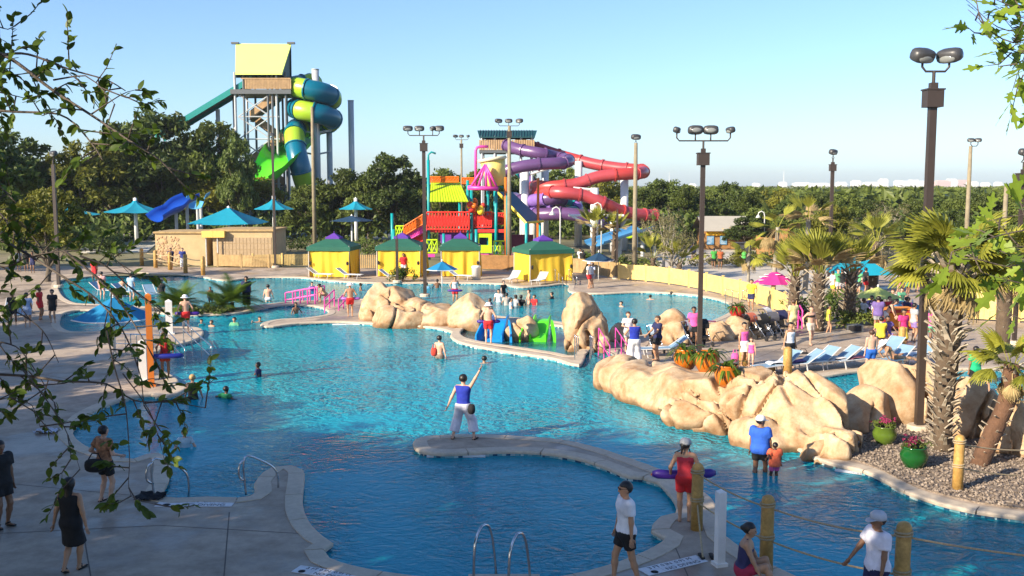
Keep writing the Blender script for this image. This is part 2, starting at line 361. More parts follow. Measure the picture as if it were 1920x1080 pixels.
for nm, depth in (('main', 1.15), ('back', .9), ('kid', .35), ('side', .8)):
    lp = LOOPS[nm]; N = offs(lp); n = len(lp)
    # basin: tile band, plaster wall and floor
    b = MB(); strip(b, lp, [(0, -.072), (0, -.30)], N, 0, n, 0, False); strip(b, lp, [(0, -.30), (0, -depth)], N, 0, n, 1, False)
    basin = struct(b.build('pool_basin', [mTile, mPlaster]))
    fl = fill2d('pool_floor', [[tuple(p) for p in lp]], -depth, mPlaster); struct(fl)
    w = fill2d('water', [[tuple(p) for p in lp]], WL, mWater if nm in ('main', 'back', 'side') else mWaterS); struct(w)
    # coping: one stone after another; the near ones singly
    step = 5; i = 0; rest = MB()
    while i < n:
        j = min(i+step, n)
        p = lp[i]; vis = p.y < 34 and abs(p.x) < p.y*.56+2 and p.y > 12
        if vis:
            q = MB(); sub = [lp[k % n] for k in range(i, j+1)]; c = lp[i]
            # leave a narrow open joint at each end
            s2 = [x.copy() for x in sub]; s2[0] = sub[0].lerp(sub[1], .04); s2[-1] = sub[-1].lerp(sub[-2], .04)
            strip(q, s2, COPP, [N[k % n] for k in range(i, j+1)], 0, len(s2)-1)
            q.build('coping_stone', mCop, cop_root)
        else:
            strip(rest, lp, COPP, N, i, j)
        i = j
    if rest.v: stuff(rest.build('coping_run', mCop, cop_root))
# shelf under the lifeguard's platform and the low step of the bay
q = MB(); q.prism([tuple(P(x, y)[:2]) for x, y in ((1195,900),(1215,897),(1250,925),(1262,945),(1262,968),(1240,969),(1238,945),(1222,922))], -1.1, -.28); struct(q.build('pool_bench', mCop))
q = MB(); q.prism([tuple(P(x, y)[:2]) for x, y in ((312,905),(470,905),(470,930),(310,931))], -1.1, -.34)
q.prism([tuple(P(x, y)[:2]) for x, y in ((316,880),(482,880),(470,904.5),(313,904.5))], -1.1, -.62); struct(q.build('pool_steps', mCop))

# pale plaza behind the curved fence
q = MB(); q.prism([tuple(P(x, y)[:2]) for x, y in ((1225,520),(1300,530),(1380,548),(1440,560),(1560,560),(1560,500),(1480,474),(1395,468),(1310,462),(1225,470))], -.04, .012); struct(q.build('plaza', M('plaza_concrete', (.56, .50, .42), .8, .1, .5, .15, fine=(2, (.85, .84, .82)))))
# ---------------------------------------------------------------- trees
mBark = M('oak_bark', (.10, .08, .06), .95, .3, 3, .6); mBarkP = M('pale_bark', (.28, .25, .20), .95, .25, 3, .4)
mLeafD = leafmat('oak_leaf_dark', (.014, .027, .005), (.15, .205, .042), .25)
mLeafM = leafmat('oak_leaf', (.020, .034, .006), (.195, .245, .046), .3)
mLeafY = leafmat('oak_leaf_yellowish', (.06, .075, .009), (.30, .29, .04), .35)
mLeafB = leafmat('dry_leaf', (.07, .07, .035), (.25, .22, .10), .25)
mLeafN = leafmat('bright_leaf', (.025, .055, .006), (.15, .24, .028), .45)
mLeafS = leafmat('shade_tree_leaf', (.012, .028, .005), (.07, .12, .02), .1)
def unit(n):
    v = rng.normal(size=(n, 3)); return v/np.linalg.norm(v, axis=1)[:, None]
def leaves(C, R, per, s0, s1, up=.35, flat=.8):
    """leaf quads scattered round clump centres C with radii R"""
    n = len(C)*per; c = np.repeat(C, per, 0); r = np.repeat(R, per)
    d = unit(n); rad = r*rng.random(n)**.45; p = c+d*rad[:, None]*np.array([1, 1, flat])
    nr = unit(n)+d*.5; nr[:, 2] += up; nr /= np.linalg.norm(nr, axis=1)[:, None]
    t = np.cross(nr, unit(n)); t /= np.linalg.norm(t, axis=1)[:, None]; b = np.cross(nr, t)
    s = (s0+(s1-s0)*rng.random(n))[:, None]
    V = np.stack([p-t*s, p-b*s*.45+nr*s*.12, p+t*s, p+b*s*.45+nr*s*.12], 1).reshape(-1, 3)
    F = np.arange(n*4).reshape(n, 4)
    cl = np.repeat(rng.random(len(C)), per); val = np.repeat(.55*cl+.45*rng.random(n), 4)
    return V, F, val
def oak_proto(seed, H=12., R=6., nl=7, clumps=150, per=60, s=(.2, .42), base=.12, leaf=None, bark=None, cr=(.6, 1.15)):
    """tapered trunk, limbs that fork into the lobes of the crown, and the crown's leaf clumps"""
    r = np.random.default_rng(seed); L = []
    for k in range(nl):
        a = 2*math.pi*k/nl+r.uniform(-.4, .4); q = r.uniform(.35, .68)*R
        L.append((q*math.cos(a), q*math.sin(a), H*r.uniform(base+.12, .74), R*r.uniform(.34, .52)))
    L += [(r.uniform(-.15, .15)*R, r.uniform(-.15, .15)*R, H*.80, R*.46), (0, 0, H*.6, R*.5)]
    L = np.array(L); C, RR = [], []
    for k in range(clumps):
        l = L[r.integers(len(L))]; d = r.normal(size=3); d /= np.linalg.norm(d)
        if d[2] < -.3: d[2] *= -.6
        rad = l[3]*r.uniform(.55, 1.08)
        C.append(l[:3]+d*rad*np.array([1, 1, .72])); RR.append(r.uniform(*cr)*R/6)
    C = np.array(C); C[:, 2] = np.maximum(C[:, 2], H*base+r.random(len(C))*H*.06)
    V, F, val = leaves(C, np.array(RR), per, *s)
    t = MB(); h0 = H*max(base*.9, .16); lean = Vector((r.uniform(-.5, .5), r.uniform(-.5, .5), 0)); r0 = H*.028
    fork = Vector((0, 0, h0))+lean
    t.tube([(0, 0, -.2), (0, 0, .25), lean*.5+Vector((0, 0, h0*.55)), fork], [r0*1.5, r0*1.12, r0*.95, r0*.85], 9)
    for l in L:
        e = Vector(l[:3]); m = fork.lerp(e, .5)+Vector((r.uniform(-.4, .4), r.uniform(-.4, .4), -.05*H*r.random()))
        t.tube([fork-Vector((0, 0, .2)), fork.lerp(m, .5)+Vector((0, 0, .2)), m, e], [r0*.62, r0*.45, r0*.32, r0*.1], 6)
        for q in range(4):
            c = Vector(C[r.integers(len(C))])
            if (c-e).length < R*.7: t.tube([m.lerp(e, .3+.15*q), (m+c)*.5+Vector((0, 0, .2)), c], [r0*.22, r0*.14, r0*.05], 5)
    return npmesh('crown', V, F, leaf or mLeafM, False, val), t.mesh('trunk', bark or mBark, True)
PROT = {'a': oak_proto(1, leaf=mLeafM), 'b': oak_proto(2, leaf=mLeafD, nl=8, clumps=180), 'c': oak_proto(3, leaf=mLeafY, nl=6, clumps=130),
        'd': oak_proto(4, leaf=mLeafM, nl=9, clumps=170, base=.08), 'e': oak_proto(5, leaf=mLeafB, nl=9, clumps=70, per=26, s=(.12, .26), bark=mBarkP, base=.22),
        'n': oak_proto(6, leaf=mLeafD, nl=8, clumps=190, base=.06)}
def tree(px, top, Y, hw, kind, label, name='oak_tree', group='oaks behind the pools', rz=None, x=None):
    """a tree whose crown tops out at pixel row top and is hw pixels to each side, standing at distance Y"""
    p = A(px, top, Y); H = p.z/1.05; R = hw*1.32*Y/FPX
    cr, tk = PROT[kind]; s = (R/6.2, R/6.2, H/12.)
    t = thing(name, label, 'tree', (p.x if x is None else x, Y, 0), 0, group)
    rz = random.uniform(0, 6.28) if rz is None else rz
    for nm, me in (('trunk', tk), ('crown', cr)):
        o = link(nm, me, t, rz=rz); o.scale = s
    return t
for a in [
 (35,222,118,92,'n','dark oak at the left edge behind the pole lamp'),
 (150,240,121,84,'c','yellow-green oak behind the left pole lamp'),
 (215,212,132,76,'a','oak rising behind the yellow-green oak, left of the tallest oak'),
 (300,186,130,92,'b','tallest dark oak, left of the teal raft ramp'),
 (345,262,128,62,'d','lower oak in front of the tallest oak, behind the blue slide'),
 (405,212,133,72,'a','oak below the lower end of the teal raft ramp'),
 (446,240,122,38,'b','dark oak left of the green tower slide'),
 (425,296,127,78,'c','sunlit low oak behind the teal square shade sails'),
 (585,332,120,44,'d','low oak under the grey column of the tube slide'),
 (645,306,122,56,'a','round oak right of the green tower slide'),
 (735,274,118,66,'b','broad dark oak left of the lime play-tower roof'),
 (690,318,119,44,'d','smaller oak between the round oak and the broad dark oak'),
 (830,306,128,50,'a','oak behind the lime play-tower roof'),
 (900,300,134,56,'d','oak behind the tipping bucket'),
 (985,312,136,48,'b','oak between the purple tube slides'),
 (1065,306,140,58,'a','oak behind the red tube slide'),
 (1145,322,138,44,'c','oak behind the right bend of the red slide'),
 (-60,205,80,100,'n','large dark oak half cut by the left frame edge')]:
    tree(*a)
CNT = {'front-row': 0, 'back-row': 0}
for i, (px, top, Y, hw, k) in enumerate(sorted([(1206,330,128,40,'d'),(1250,326,136,44,'b'),(1290,336,126,36,'a'),(1332,332,138,40,'d'),(1372,330,128,40,'b'),(1410,338,120,38,'a'),(1452,332,132,42,'c'),
   (1490,342,118,36,'b'),(1530,344,126,40,'d'),(1575,346,116,38,'a'),(1618,348,124,38,'d'),(1665,352,112,38,'e'),(1706,350,120,38,'d'),(1745,352,128,36,'b'),(1786,354,112,40,'d'),(1826,350,124,36,'b'),(1868,344,110,42,'d'),(1915,332,100,44,'a'),
   (1350,362,112,40,'b'),(1440,364,112,40,'d'),(1400,388,104,34,'b'),(1535,380,100,38,'a'),(1705,388,90,40,'d'),(1800,384,88,40,'b'),(1880,392,78,42,'d'),(1940,372,84,44,'b')])):
    row = 'front-row' if Y < 115 else 'back-row'; CNT[row] += 1
    tree(px, top+10+random.uniform(-9, 9), Y, hw*random.uniform(.85, 1.25), k, f"{['olive','dark green','mid green','dry brownish'][{'a':0,'b':1,'d':2,'c':0,'e':3}[k]]} treeline tree, {ORD[CNT[row]-1]} from the left of the {row}", group='treeline right of the slides')
tree(1246, 366, 82, 40, 'e', 'sparse grey-green tree with bare limbs beside the red slide end', group=None)
tree(1262, 392, 72, 38, 'e', 'low sparse tree with pale limbs behind the curved fence', group=None)
tree(1648, 386, 66, 58, 'e', 'brownish bare-twigged tree above the lime umbrella', group=None)
tree(1560, 372, 92, 46, 'c', 'yellowish bushy tree behind the tied palms', group=None)
tree(80, 330, 70, 70, 'c', 'small yellow-green tree over the shaded left deck', group=None)
# trees left of and behind the view: they shade the near pool and the left deck
SH = [oak_proto(11, 13, 6.2, leaf=mLeafS, clumps=230, per=70, s=(.16, .30), base=.08), oak_proto(12, 13, 6.2, leaf=mLeafS, clumps=210, per=70, s=(.16, .30), base=.24)]
def shade(x, y, H, R, k, label):
    t = thing('oak_tree', label, 'tree', (x, y, 0), 0, 'shade oaks left of the view'); rz = random.uniform(0, 6)
    for nm, me in (('trunk', SH[k][1]), ('crown', SH[k][0])): o = link(nm, me, t, rz=rz); o.scale = (R/6.2, R/6.2, H/13)
SHADE = [(-12.8,7.2,12.5,5.6,0),(-17.5,12,12,5.6,1),(-8.5,2.5,12.5,4.4,1),(-24,10.5,12.5,6,0),(-30,17,12,6,1),(-16.5,2,14,6,0),(-22,4,14.5,6.5,1),(-31,25.5,11,5.2,0),(-35,36,11,6,1),(-39,29,12,6,0),(-33,9,15,7,0),(-4,-4,14,5.5,0)]
for i, (x, y, H, R, k) in enumerate(SHADE):
    shade(x, y, H, R, k, 'tall oak left of the view shading the near pool and deck')
# the wood that runs to the horizon
n = 5200; Yw = 150+1500*rng.random(n)**2.2; Xw = (rng.random(n)*1.5-.62)*Yw*.95
Hh = 4.6+2.0*rng.random(n); C = np.stack([Xw, Yw, Hh*.62], 1)
V, F, val = leaves(C, Hh*.75, 34, .5, 1.15, .6, .55)
stuff(link('far_woodland', npmesh('far_woodland', V, F, mLeafM, False, val)))['label'] = 'far green woodland running to the horizon'
# far town on the horizon
mTown = M('pale_town_wall', (.72, .70, .68), .8, .05); mTownR = M('reddish_town_wall', (.60, .42, .36), .8, .05)
TL = ['white', 'long low white', 'wide pale', 'small pale', 'tall pale']
for i, (px, w, t, k) in enumerate(sorted([(1470,12,341,0),(1505,30,342,1),(1535,44,343,1),(1580,16,341,0),(1608,14,338,0),(1640,34,341,2),(1660,12,335,4),(1688,10,338,0),(1703,16,339,3),(1716,18,337,0),(1735,12,339,3),(1770,26,338,2),(1788,16,335,4),(1806,22,337,2),(1828,14,340,3),(1852,10,342,3),(1876,8,341,3),(1420,10,343,3),(1300,9,344,3)])):
    Y = 3600+180*(i % 4); p = A(px, t, Y); ww = w*Y/FPX/2; b = MB(); b.box(-ww, ww, 0, 40, 0, p.z*.86); b.box(-ww*.7, ww*.8, 5, 35, p.z*.86, p.z)
    for q in range(int(ww/7)+1): b.box(-ww+4+q*14, -ww+9+q*14, -.6, -.02, p.z*.5, p.z*.62)
    o = b.build('distant_building', mTownR if px in (1770, 1806) else mTown, loc=(p.x, Y, 0))
    tag(o, f'{TL[k]} distant building, {ORD[i]} from the left on the hazy skyline', 'building', 'far town on the horizon')
for px, t in ((1470,318),(1255,322)):
    Y = 2500; p = A(px, t, Y); b = MB(); b.tube([(0,0,0),(0,0,p.z)], [.9,.3], 5); tag(b.build('radio_mast', mTown, loc=(p.x, Y, 0)), f"thin pale radio mast on the horizon {'right' if px > 1300 else 'left'} of the tall brown lamp pole", 'mast')
# ---------------------------------------------------------------- moulded rocks
mRock = M('moulded_rock', (.48, .32, .185), .85, .05, .6, .5, col2=(.63, .495, .33), fine=(2.2, (.66, .50, .36)), bscale=16)
def wet_foot(m):
    # the foot of the rocks is splashed dark and stained up to an uneven line
    N = m.node_tree.nodes; L = m.node_tree.links; b = N['Principled BSDF']; src = b.inputs['Base Color'].links[0].from_socket
    g = N.new('ShaderNodeNewGeometry'); sx = N.new('ShaderNodeSeparateXYZ'); L.new(g.outputs['Position'], sx.inputs[0])
    nz = N.new('ShaderNodeTexNoise'); nz.inputs['Scale'].default_value = 1.8; nz.inputs['Detail'].default_value = 4; L.new(g.outputs['Position'], nz.inputs['Vector'])
    ma = N.new('ShaderNodeMath'); ma.operation = 'MULTIPLY_ADD'; ma.inputs[1].default_value = -.5; L.new(nz.outputs['Fac'], ma.inputs[0]); L.new(sx.outputs[2], ma.inputs[2])
    mr = N.new('ShaderNodeMapRange'); mr.inputs[1].default_value = -.26; mr.inputs[2].default_value = -.10; L.new(ma.outputs[0], mr.inputs[0])
    cr = N.new('ShaderNodeValToRGB'); cr.color_ramp.elements[0].color = (.52, .44, .36, 1); cr.color_ramp.elements[1].color = (1, 1, 1, 1); L.new(mr.outputs[0], cr.inputs[0])
    mx = N.new('ShaderNodeMix'); mx.data_type = 'RGBA'; mx.blend_type = 'MULTIPLY'; mx.inputs[0].default_value = 1; L.new(src, mx.inputs[6]); L.new(cr.outputs[0], mx.inputs[7]); L.new(mx.outputs[2], b.inputs['Base Color'])
wet_foot(mRock)
def rock(name, label, blobs, h=.09, k=.10, cuts=12, cracks=9, seed=1, group='moulded rocks round the pools'):
    """blobs: (x, y, z, rx, ry, rz). Lumps planed into broad facets and split by long cracks."""
    r = np.random.default_rng(seed); B = np.array(blobs, dtype=np.float32); B[:, 3:5] *= 1.14; B[:, 5] *= 1.2; o = B[:, :3].mean(0); o[2] = 0; cuts = 13; k = .09
    lo = (B[:, :3]-B[:, 3:]).min(0)-.3; hi = (B[:, :3]+B[:, 3:]).max(0)+.3; lo[2] = -.45
    crk = []
    for _ in range(cracks):
        b = B[r.integers(len(B))]; a = r.uniform(0, 3.14); n = np.array([math.cos(a), math.sin(a), r.uniform(-.7, .7)]); n /= np.linalg.norm(n)
        crk.append((b[:3]+r.uniform(-.7, .7, 3)*b[3:], n.astype(np.float32), r.uniform(.045, .075), b[3:].max()*r.uniform(.8, 1.5)))
    fac = []
    for b in B:
        ns = r.normal(size=(cuts, 3)); ns[:, 2] = np.abs(ns[:, 2])*.9-.1; ns /= np.linalg.norm(ns, axis=1)[:, None]; fac.append((ns.astype(np.float32), r.uniform(.66, .98, cuts)))
    def f(g):
        d = None; wob = np.stack([noise3(g+7, .8), noise3(g+31, .8), noise3(g+53, .8)], -1)*.07
        for b, (ns, ds) in zip(B, fac):
            q = (g+wob-b[:3])/b[3:]; m = b[3:].min()
            e = np.linalg.norm(q, axis=-1)-1
            for n_, d_ in zip(ns, ds):
                w_ = (q@n_)-d_; e = np.maximum(e, w_)
            d = e*m if d is None else smin(d, e*m, k)
        for c, n_, w, R_ in crk:
            x = g-c; t = x@n_+.10*noise3(g, .7); d = d+.20*np.exp(-(t/w)**2)*np.clip((R_-np.linalg.norm(x, axis=-1))*2.5, 0, 1)
        d = d+.035*noise3(g, 1.3)+.016*noise3(g, 4.5)
        return d
    V, Q = snet(f, lo, hi, h*.8)
    ob = link(name, npmesh(name, V-o, Q, mRock), loc=tuple(o)); return tag(ob, label, 'rock', group)
def X(px, Y): return (px-960)/FPX*Y*1.0
def bl(px, Y, rx, ry, top, zf=.35):
    """a lump whose top is at height top"""
    z = top*zf-.1; return (X(px, Y)*1.01, Y, z, rx, ry, top-z)
rock('rock_outcrop', 'long cream rock outcrop at the water carrying the orange pots', [bl(1168,33.6,.95,1.3,.85),bl(1215,32.2,1.1,1.7,1.0),bl(1270,30.9,1.2,2.0,1.12),bl(1330,29.7,1.3,2.0,1.2),bl(1392,28.4,1.35,2.0,1.25),bl(1448,27.4,1.3,1.8,1.45),bl(1500,26.7,1.15,1.6,1.6),bl(1550,26.2,.75,1.2,1.35),bl(1572,24.9,.75,.8,.62),bl(1440,25.9,.9,.8,.8),bl(1330,28.2,1.2,.9,.75)], .085, .3, 22, 26, 3)
rock('boulder', 'big rounded boulder behind the large lamp pole', [bl(1692,28.6,1.3,1.1,1.72,.45),bl(1735,28.4,.8,.9,1.5)], .08, .2, 16, 5, 5)
rock('boulder', 'lower boulder left of the large lamp pole boulder', [bl(1632,27.6,.62,.7,1.02,.4),bl(1610,27.2,.5,.55,.8)], .07, .2, 14, 3, 6)
rock('boulder', 'boulder between the two sabal palm trunks', [bl(1822,26.6,.75,.8,1.35,.4),bl(1855,26.3,.5,.6,1.05)], .07, .2, 14, 4, 7)
rock('boulder', 'dark shaded boulder at the right frame edge', [bl(1915,24.6,.75,.8,1.25,.4),bl(1955,24.2,.7,.7,1.0)], .08, .2, 14, 4, 8)
rock('rock_outcrop', 'pale rock mound behind the lifeguard between the two pools', [bl(712,50.5,1.0,1.2,1.62),bl(745,50.4,1.15,1.4,1.55),bl(790,49.6,1.4,1.5,1.1),bl(735,48.6,1.0,1.0,.85),bl(838,48.8,1.4,1.3,.85),bl(775,48.2,1.2,.9,.6),bl(880,48.0,1.1,1.2,1.4),bl(902,47.4,.7,.9,1.0),bl(815,49.2,1.3,1.2,.95)], .085, .22, 18, 14, 9)
rock('rock_pillar', 'tall rock pillar beside the green kiddie slide', [bl(1096,41.6,.85,.8,2.3,.5),bl(1082,41.2,.5,.5,1.6),bl(1118,41.4,.5,.6,1.7),bl(1125,40.9,.5,.5,.5)], .07, .14, 18, 9, 10)
rock('boulder', 'small boulder between the blue and green kiddie slides', [bl(977,44.2,.72,.6,.85,.3)], .06, .2, 16, 2, 11)
rock('boulder', 'upright pale boulder behind the man in the navy shirt', [bl(1257,42.6,.72,.7,1.35,.45),bl(1280,42.2,.4,.5,.9)], .07, .2, 16, 3, 12)
rock('boulder', 'low boulder beside the pink rail by the pillar', [bl(1166,43.0,.5,.5,.75,.3)], .06, .2, 14, 1, 13)
rock('rock_outcrop', 'low rock bank with the red pot beside the strollers', [bl(1310,43.5,.9,.6,.62),bl(1340,43.6,.9,.7,.85),bl(1378,44.2,.9,.7,1.05),bl(1408,44.6,.6,.6,.8)], .08, .22, 18, 8, 14)
rock('boulder', 'small boulder at the rim of the gravel bed', [bl(1548,24.6,.55,.5,.35,.2)], .06, .2, 12, 2, 15)
# ---------------------------------------------------------------- gravel bed on the right
mGrav = M('gravel', (.24, .18, .14), .9, .3, 9, .9, col2=(.42, .34, .27), fine=(30, (.35, .33, .32)), bscale=30)
poly = [P(x, y) for x, y in ((1560,853),(1600,845),(1640,800),(1760,790),(1960,800),(2200,830),(2200,1000),(1960,962),(1898,953),(1831,944),(1787,934),(1742,922),(1698,906),(1653,883),(1620,869))]
g = MB(); g.prism([(p.x, p.y) for p in poly], -.02, .035); bed = struct(g.build('gravel_bed', mGrav))
xs = [p.x for p in poly]; ys = [p.y for p in poly]
def inside(x, y):
    c = False; n = len(poly); j = n-1
    for i in range(n):
        if (poly[i].y > y) != (poly[j].y > y) and x < (poly[j].x-poly[i].x)*(y-poly[i].y)/(poly[j].y-poly[i].y)+poly[i].x: c = not c
        j = i
    return c
V, F, val = [], [], []; n = 0
oct_ = np.array([(1,0,0),(0,1,0),(-1,0,0),(0,-1,0),(0,0,1),(0,0,-1)], float); of = np.array([(0,1,4),(1,2,4),(2,3,4),(3,0,4),(1,0,5),(2,1,5),(3,2,5),(0,3,5)])
while n < 9000:
    x, y = random.uniform(min(xs), max(xs)), random.uniform(min(ys), max(ys))
    if inside(x, y):
        s = random.uniform(.018, .05); V.append(oct_*np.array([s*random.uniform(.7, 1.4), s*random.uniform(.7, 1.4), s*.7])*1.0+np.array([x, y, .04+s*.3])+rng.normal(size=(6, 3))*s*.2); F.append(of+6*n); val += [random.random()]*6; n += 1
mPeb = leafmat('pebble', (.10, .075, .06), (.44, .36, .285), 0., .85)
stuff(link('gravel', npmesh('gravel', np.concatenate(V), np.concatenate(F), mPeb, False, val), bed))
# ---------------------------------------------------------------- cabanas, huts, fences
mYel = M('yellow_canvas', (.80, .52, .035), .8, .06, 1.2, .12, trans=.15); mYelD = M('yellow_canvas_shade_side', (.76, .48, .03), .8, .06, 1.2)
mGrn = M('green_canvas', (.012, .10, .065), .8, .1, 2); mPur = M('purple_canvas', (.10, .03, .30), .8, .1, 2)
mDark = M('dark_inside', (.02, .018, .02), .9, .1)
def curtain(w, z0, z1, folds, amp, seed, part=1.0, tie=False):
    """hanging cloth with folds: local x along the wall, y outwards"""
    r = random.Random(seed); ph = [r.uniform(0, 6.28) for _ in range(4)]; nx, nz = 44, 8; vs, fs = [], []
    for k in range(nz+1):
        v = k/nz; z = z1+(z0-z1)*v
        for i in range(nx+1):
            u = i/nx; x = (u-.5)*w*part
            if tie: x = -w/2+(u*w)*(1-.62*math.sin(min(v*1.25, 1)*math.pi)**1.0)
            y = amp*(.25+v)*(math.sin(u*folds*4.1+1.6*math.sin(u*5+ph[3])+ph[0]+v*.8)*.7+math.sin(u*folds*11+ph[1]+2*math.sin(u*3.3+v))*.22+math.sin(u*2.4+ph[2]+v)*.8)
            vs.append((x, y, z))
    for k in range(nz):
        for i in range(nx): a = k*(nx+1)+i; fs.append((a, a+nx+1, a+nx+2, a+1))
    return vs, fs
def cabana(px0, px1, base, label, seed, rz=0., gap=False, door=0):
    a, b = P(px0, base), P(px1, base); w = (b.x-a.x)*.96; c = (a+b)/2; d = w*.92; H = 2.25
    t = thing('cabana', label, 'cabana', (c.x, c.y+d/2, 0), rz, 'yellow cabanas along the back pool')
    mp = M('cabana_post', (.5, .45, .4), .6)
    for sx in (-1, 1):
        for sy in (-1, 1): q = MB(); q.tube([(sx*w/2, sy*d/2, 0), (sx*w/2, sy*d/2, H+.1)], .04, 6); q.build('post', mp, t)
    for k, (ln, T) in enumerate(((w, Matrix.Translation((0, -d/2, 0))), (d, Matrix.Translation((w/2, 0, 0)) @ Matrix.Rotation(math.pi/2, 4, 'Z')), (w, Matrix.Translation((0, d/2, 0)) @ Matrix.Rotation(math.pi, 4, 'Z')), (d, Matrix.Translation((-w/2, 0, 0)) @ Matrix.Rotation(-math.pi/2, 4, 'Z')))):
        if k == door and gap:
            for half in (0, 1):
                vs, fs = curtain(ln*.5, .04, H, 2.2, .07, seed*7+k+half*3, tie=True); sg = -1 if half else 1
                vs = [T @ Vector((sg*x-(.25*ln if not half else -.25*ln), -abs(y)-.02, z)) for x, y, z in vs]
                q = MB(); q.add(vs, fs if half else [f[::-1] for f in fs]); q.build('curtain', mYel, t, True)
        else:
            vs, fs = curtain(ln, .04, H, 3.3+.5*k, .12, seed*7+k); vs = [T @ Vector((x, -y, z)) for x, y, z in vs]
            q = MB(); q.add(vs, fs); q.build('curtain', mYel, t, True)
    e = .12; r = MB(); w2, d2 = w/2+e, d/2+e; z0, z1, z2 = H-.28, H+.02, H+.62; t1 = .24
    ring = lambda x, y, z: [(-x, -y, z), (x, -y, z), (x, y, z), (-x, y, z)]
    vs = ring(w2, d2, z0)+ring(w2, d2, z1)+ring(w2*t1, d2*t1, z2)
    r.add(vs, [(i, (i+1) % 4, 4+(i+1) % 4, 4+i) for i in range(4)]+[(4+i, 4+(i+1) % 4, 8+(i+1) % 4, 8+i) for i in range(4)]+[(8, 9, 10, 11)])
    rf = r.build('roof', mGrn, t)
    c_ = MB(); vs = ring(w2*t1+.14, d2*t1+.14, z2-.06)+ring(w2*t1+.14, d2*t1+.14, z2+.05)+ring(.05, .05, z2+.36)
    c_.add(vs, [(i, (i+1) % 4, 4+(i+1) % 4, 4+i) for i in range(4)]+[(4+i, 4+(i+1) % 4, 8+(i+1) % 4, 8+i) for i in range(4)]+[(8, 9, 10, 11)])
    c_.tube([(0, 0, z2+.3), (0, 0, z2+.5)], .03, 5); c_.build('cap', mPur, rf)
    for sx in (-1, 1):
        q = MB(); q.ball((sx*w*.46, -d/2-.1, 1.05), (.09, .06, .16)); q.build('tie_back', mDark, t)
    return t
cabana(581, 662, 520, 'leftmost yellow cabana with its curtains closed', 1, -.12)
cabana(708, 793, 519, 'yellow cabana behind the thin dark pole and the man in red', 2, -.08)
cabana(825, 899, 519, 'yellow cabana behind the small blue umbrella', 3, .04)
cabana(974, 1064, 528, 'rightmost yellow cabana with its right side tied open', 4, .38, True, 1)
mWood = M('fence_wood', (.46, .32, .15), .85, .2, 2.5, .3, fine=(14, (.75, .72, .66))); mWoodY = M('new_pine', (.70, .52, .20), .8, .14, 2, .25, fine=(12, (.85, .82, .74)))
mWoodR = M('cedar_board', (.33, .17, .06), .85, .2, 2.5, .3, fine=(12, (.7, .7, .66))); mStuc = M('tan_stucco', (.50, .37, .20), .9, .12, 1.5, .3)
def fence(pts, h, label, mat, gap=.14, wd=.10, post=2.4, name='picket_fence', closed=False, singles=False, low=.08):
    """posts, two rails and every picket standing on its own along a line of ground points"""
    line = catmull(pts, .05, False) if len(pts) > 2 else [pts[0].lerp(pts[1], k/200) for k in range(201)]
    t = thing(name, label, 'fence', tuple(line[0])); o = line[0]
    L = [0.]
    for a, b in zip(line, line[1:]): L.append(L[-1]+(b-a).length)
    def at(s):
        k = min(len(line)-2, max(0, int(np.searchsorted(L, s))-1)); f = (s-L[k])/max(L[k+1]-L[k], 1e-6); p = line[k].lerp(line[k+1], min(f, 1)); d = (line[k+1]-line[k]).normalized(); return p-o, d
    pk = MB(); s = 0.
    while s < L[-1]:
        p, d = at(s); n = Vector((d.y, -d.x, 0)); q = pk if not singles else MB(); hh = h*random.uniform(.985, 1.0)
        T = Matrix(((d.x, n.x, 0, p.x), (d.y, n.y, 0, p.y), (0, 0, 1, 0), (0, 0, 0, 1)))
        q.prism([(-wd/2, -.012), (wd/2, -.012), (wd/2, .012), (-wd/2, .012)], low, hh, T=T)
        if singles: q.build('board', mat, t)
        s += gap
    if not singles: stuff(pk.build('pickets', mat, t))
    for z in (h*.22, h*.82):
        r = MB(); k = max(2, int(L[-1]/.8)); pp = []
        for i in range(k+1):
            p, d = at(L[-1]*i/k); n = Vector((d.y, -d.x, 0)); pp.append(p-n*.035+Vector((0, 0, z)))
        r.tube(pp, .035, 4); r.build('rail', mat, t)
    s = 0.
    while s <= L[-1]+.01:
        p, d = at(min(s, L[-1])); q = MB(); q.box(p.x-.06, p.x+.06, p.y-.06, p.y+.06, 0, h+.06); q.box(p.x-.08, p.x+.08, p.y-.08, p.y+.08, h+.06, h+.10); q.build('post', mat, t); s += post
    return t
fence([P(x, y) for x, y in ((1160,524),(1230,530),(1300,541),(1380,560),(1440,577),(1482,596))], 1.15, 'curved yellow pine picket fence round the back pool', mWoodY, .115, .10)
fence([P(x, y) for x, y in ((1482,596),(1492,612))], 1.25, 'short solid pine fence end behind the strollers', mWoodY, .10, .10, .8)
fence([P(408,500), P(470,502), P(512,502)], 1.05, 'brown picket fence in front of the tan shower hut', mWood, .13)
fence([P(474,501), P(530,500), P(580,499)], 1.05, 'lit picket fence left of the leftmost cabana', mWoodY, .13)
fence([P(662,505), P(708,505)], 1.2, 'picket fence between the first and second cabana', mWood, .16)
fence([P(900,506), P(972,508)], 1.25, 'brown board fence between the third and fourth cabana', mWoodR, .11, .105)
fence([P(1064,512), P(1110,516), P(1162,524)], 1.2, 'shaded picket fence right of the rightmost cabana', mWood, .13)
fence([P(1368,468), P(1430,469), P(1480,470)], 2.3, 'tall cedar board fence right of the grey-roofed hut', mWoodR, .30, .29, 3, 'board_fence', singles=True)
fence([P(1418,483), P(1452,487), P(1500,490)], 2.0, 'nearer cedar board fence behind the tied palms', mWoodR, .30, .29, 3, 'board_fence', singles=True)
fence([P(1818,600), P(1895,604), P(1990,608)], 1.5, 'yellow pine board enclosure front behind the sabal palms', mWoodY, .26, .25, 2.2, 'board_fence', singles=True)
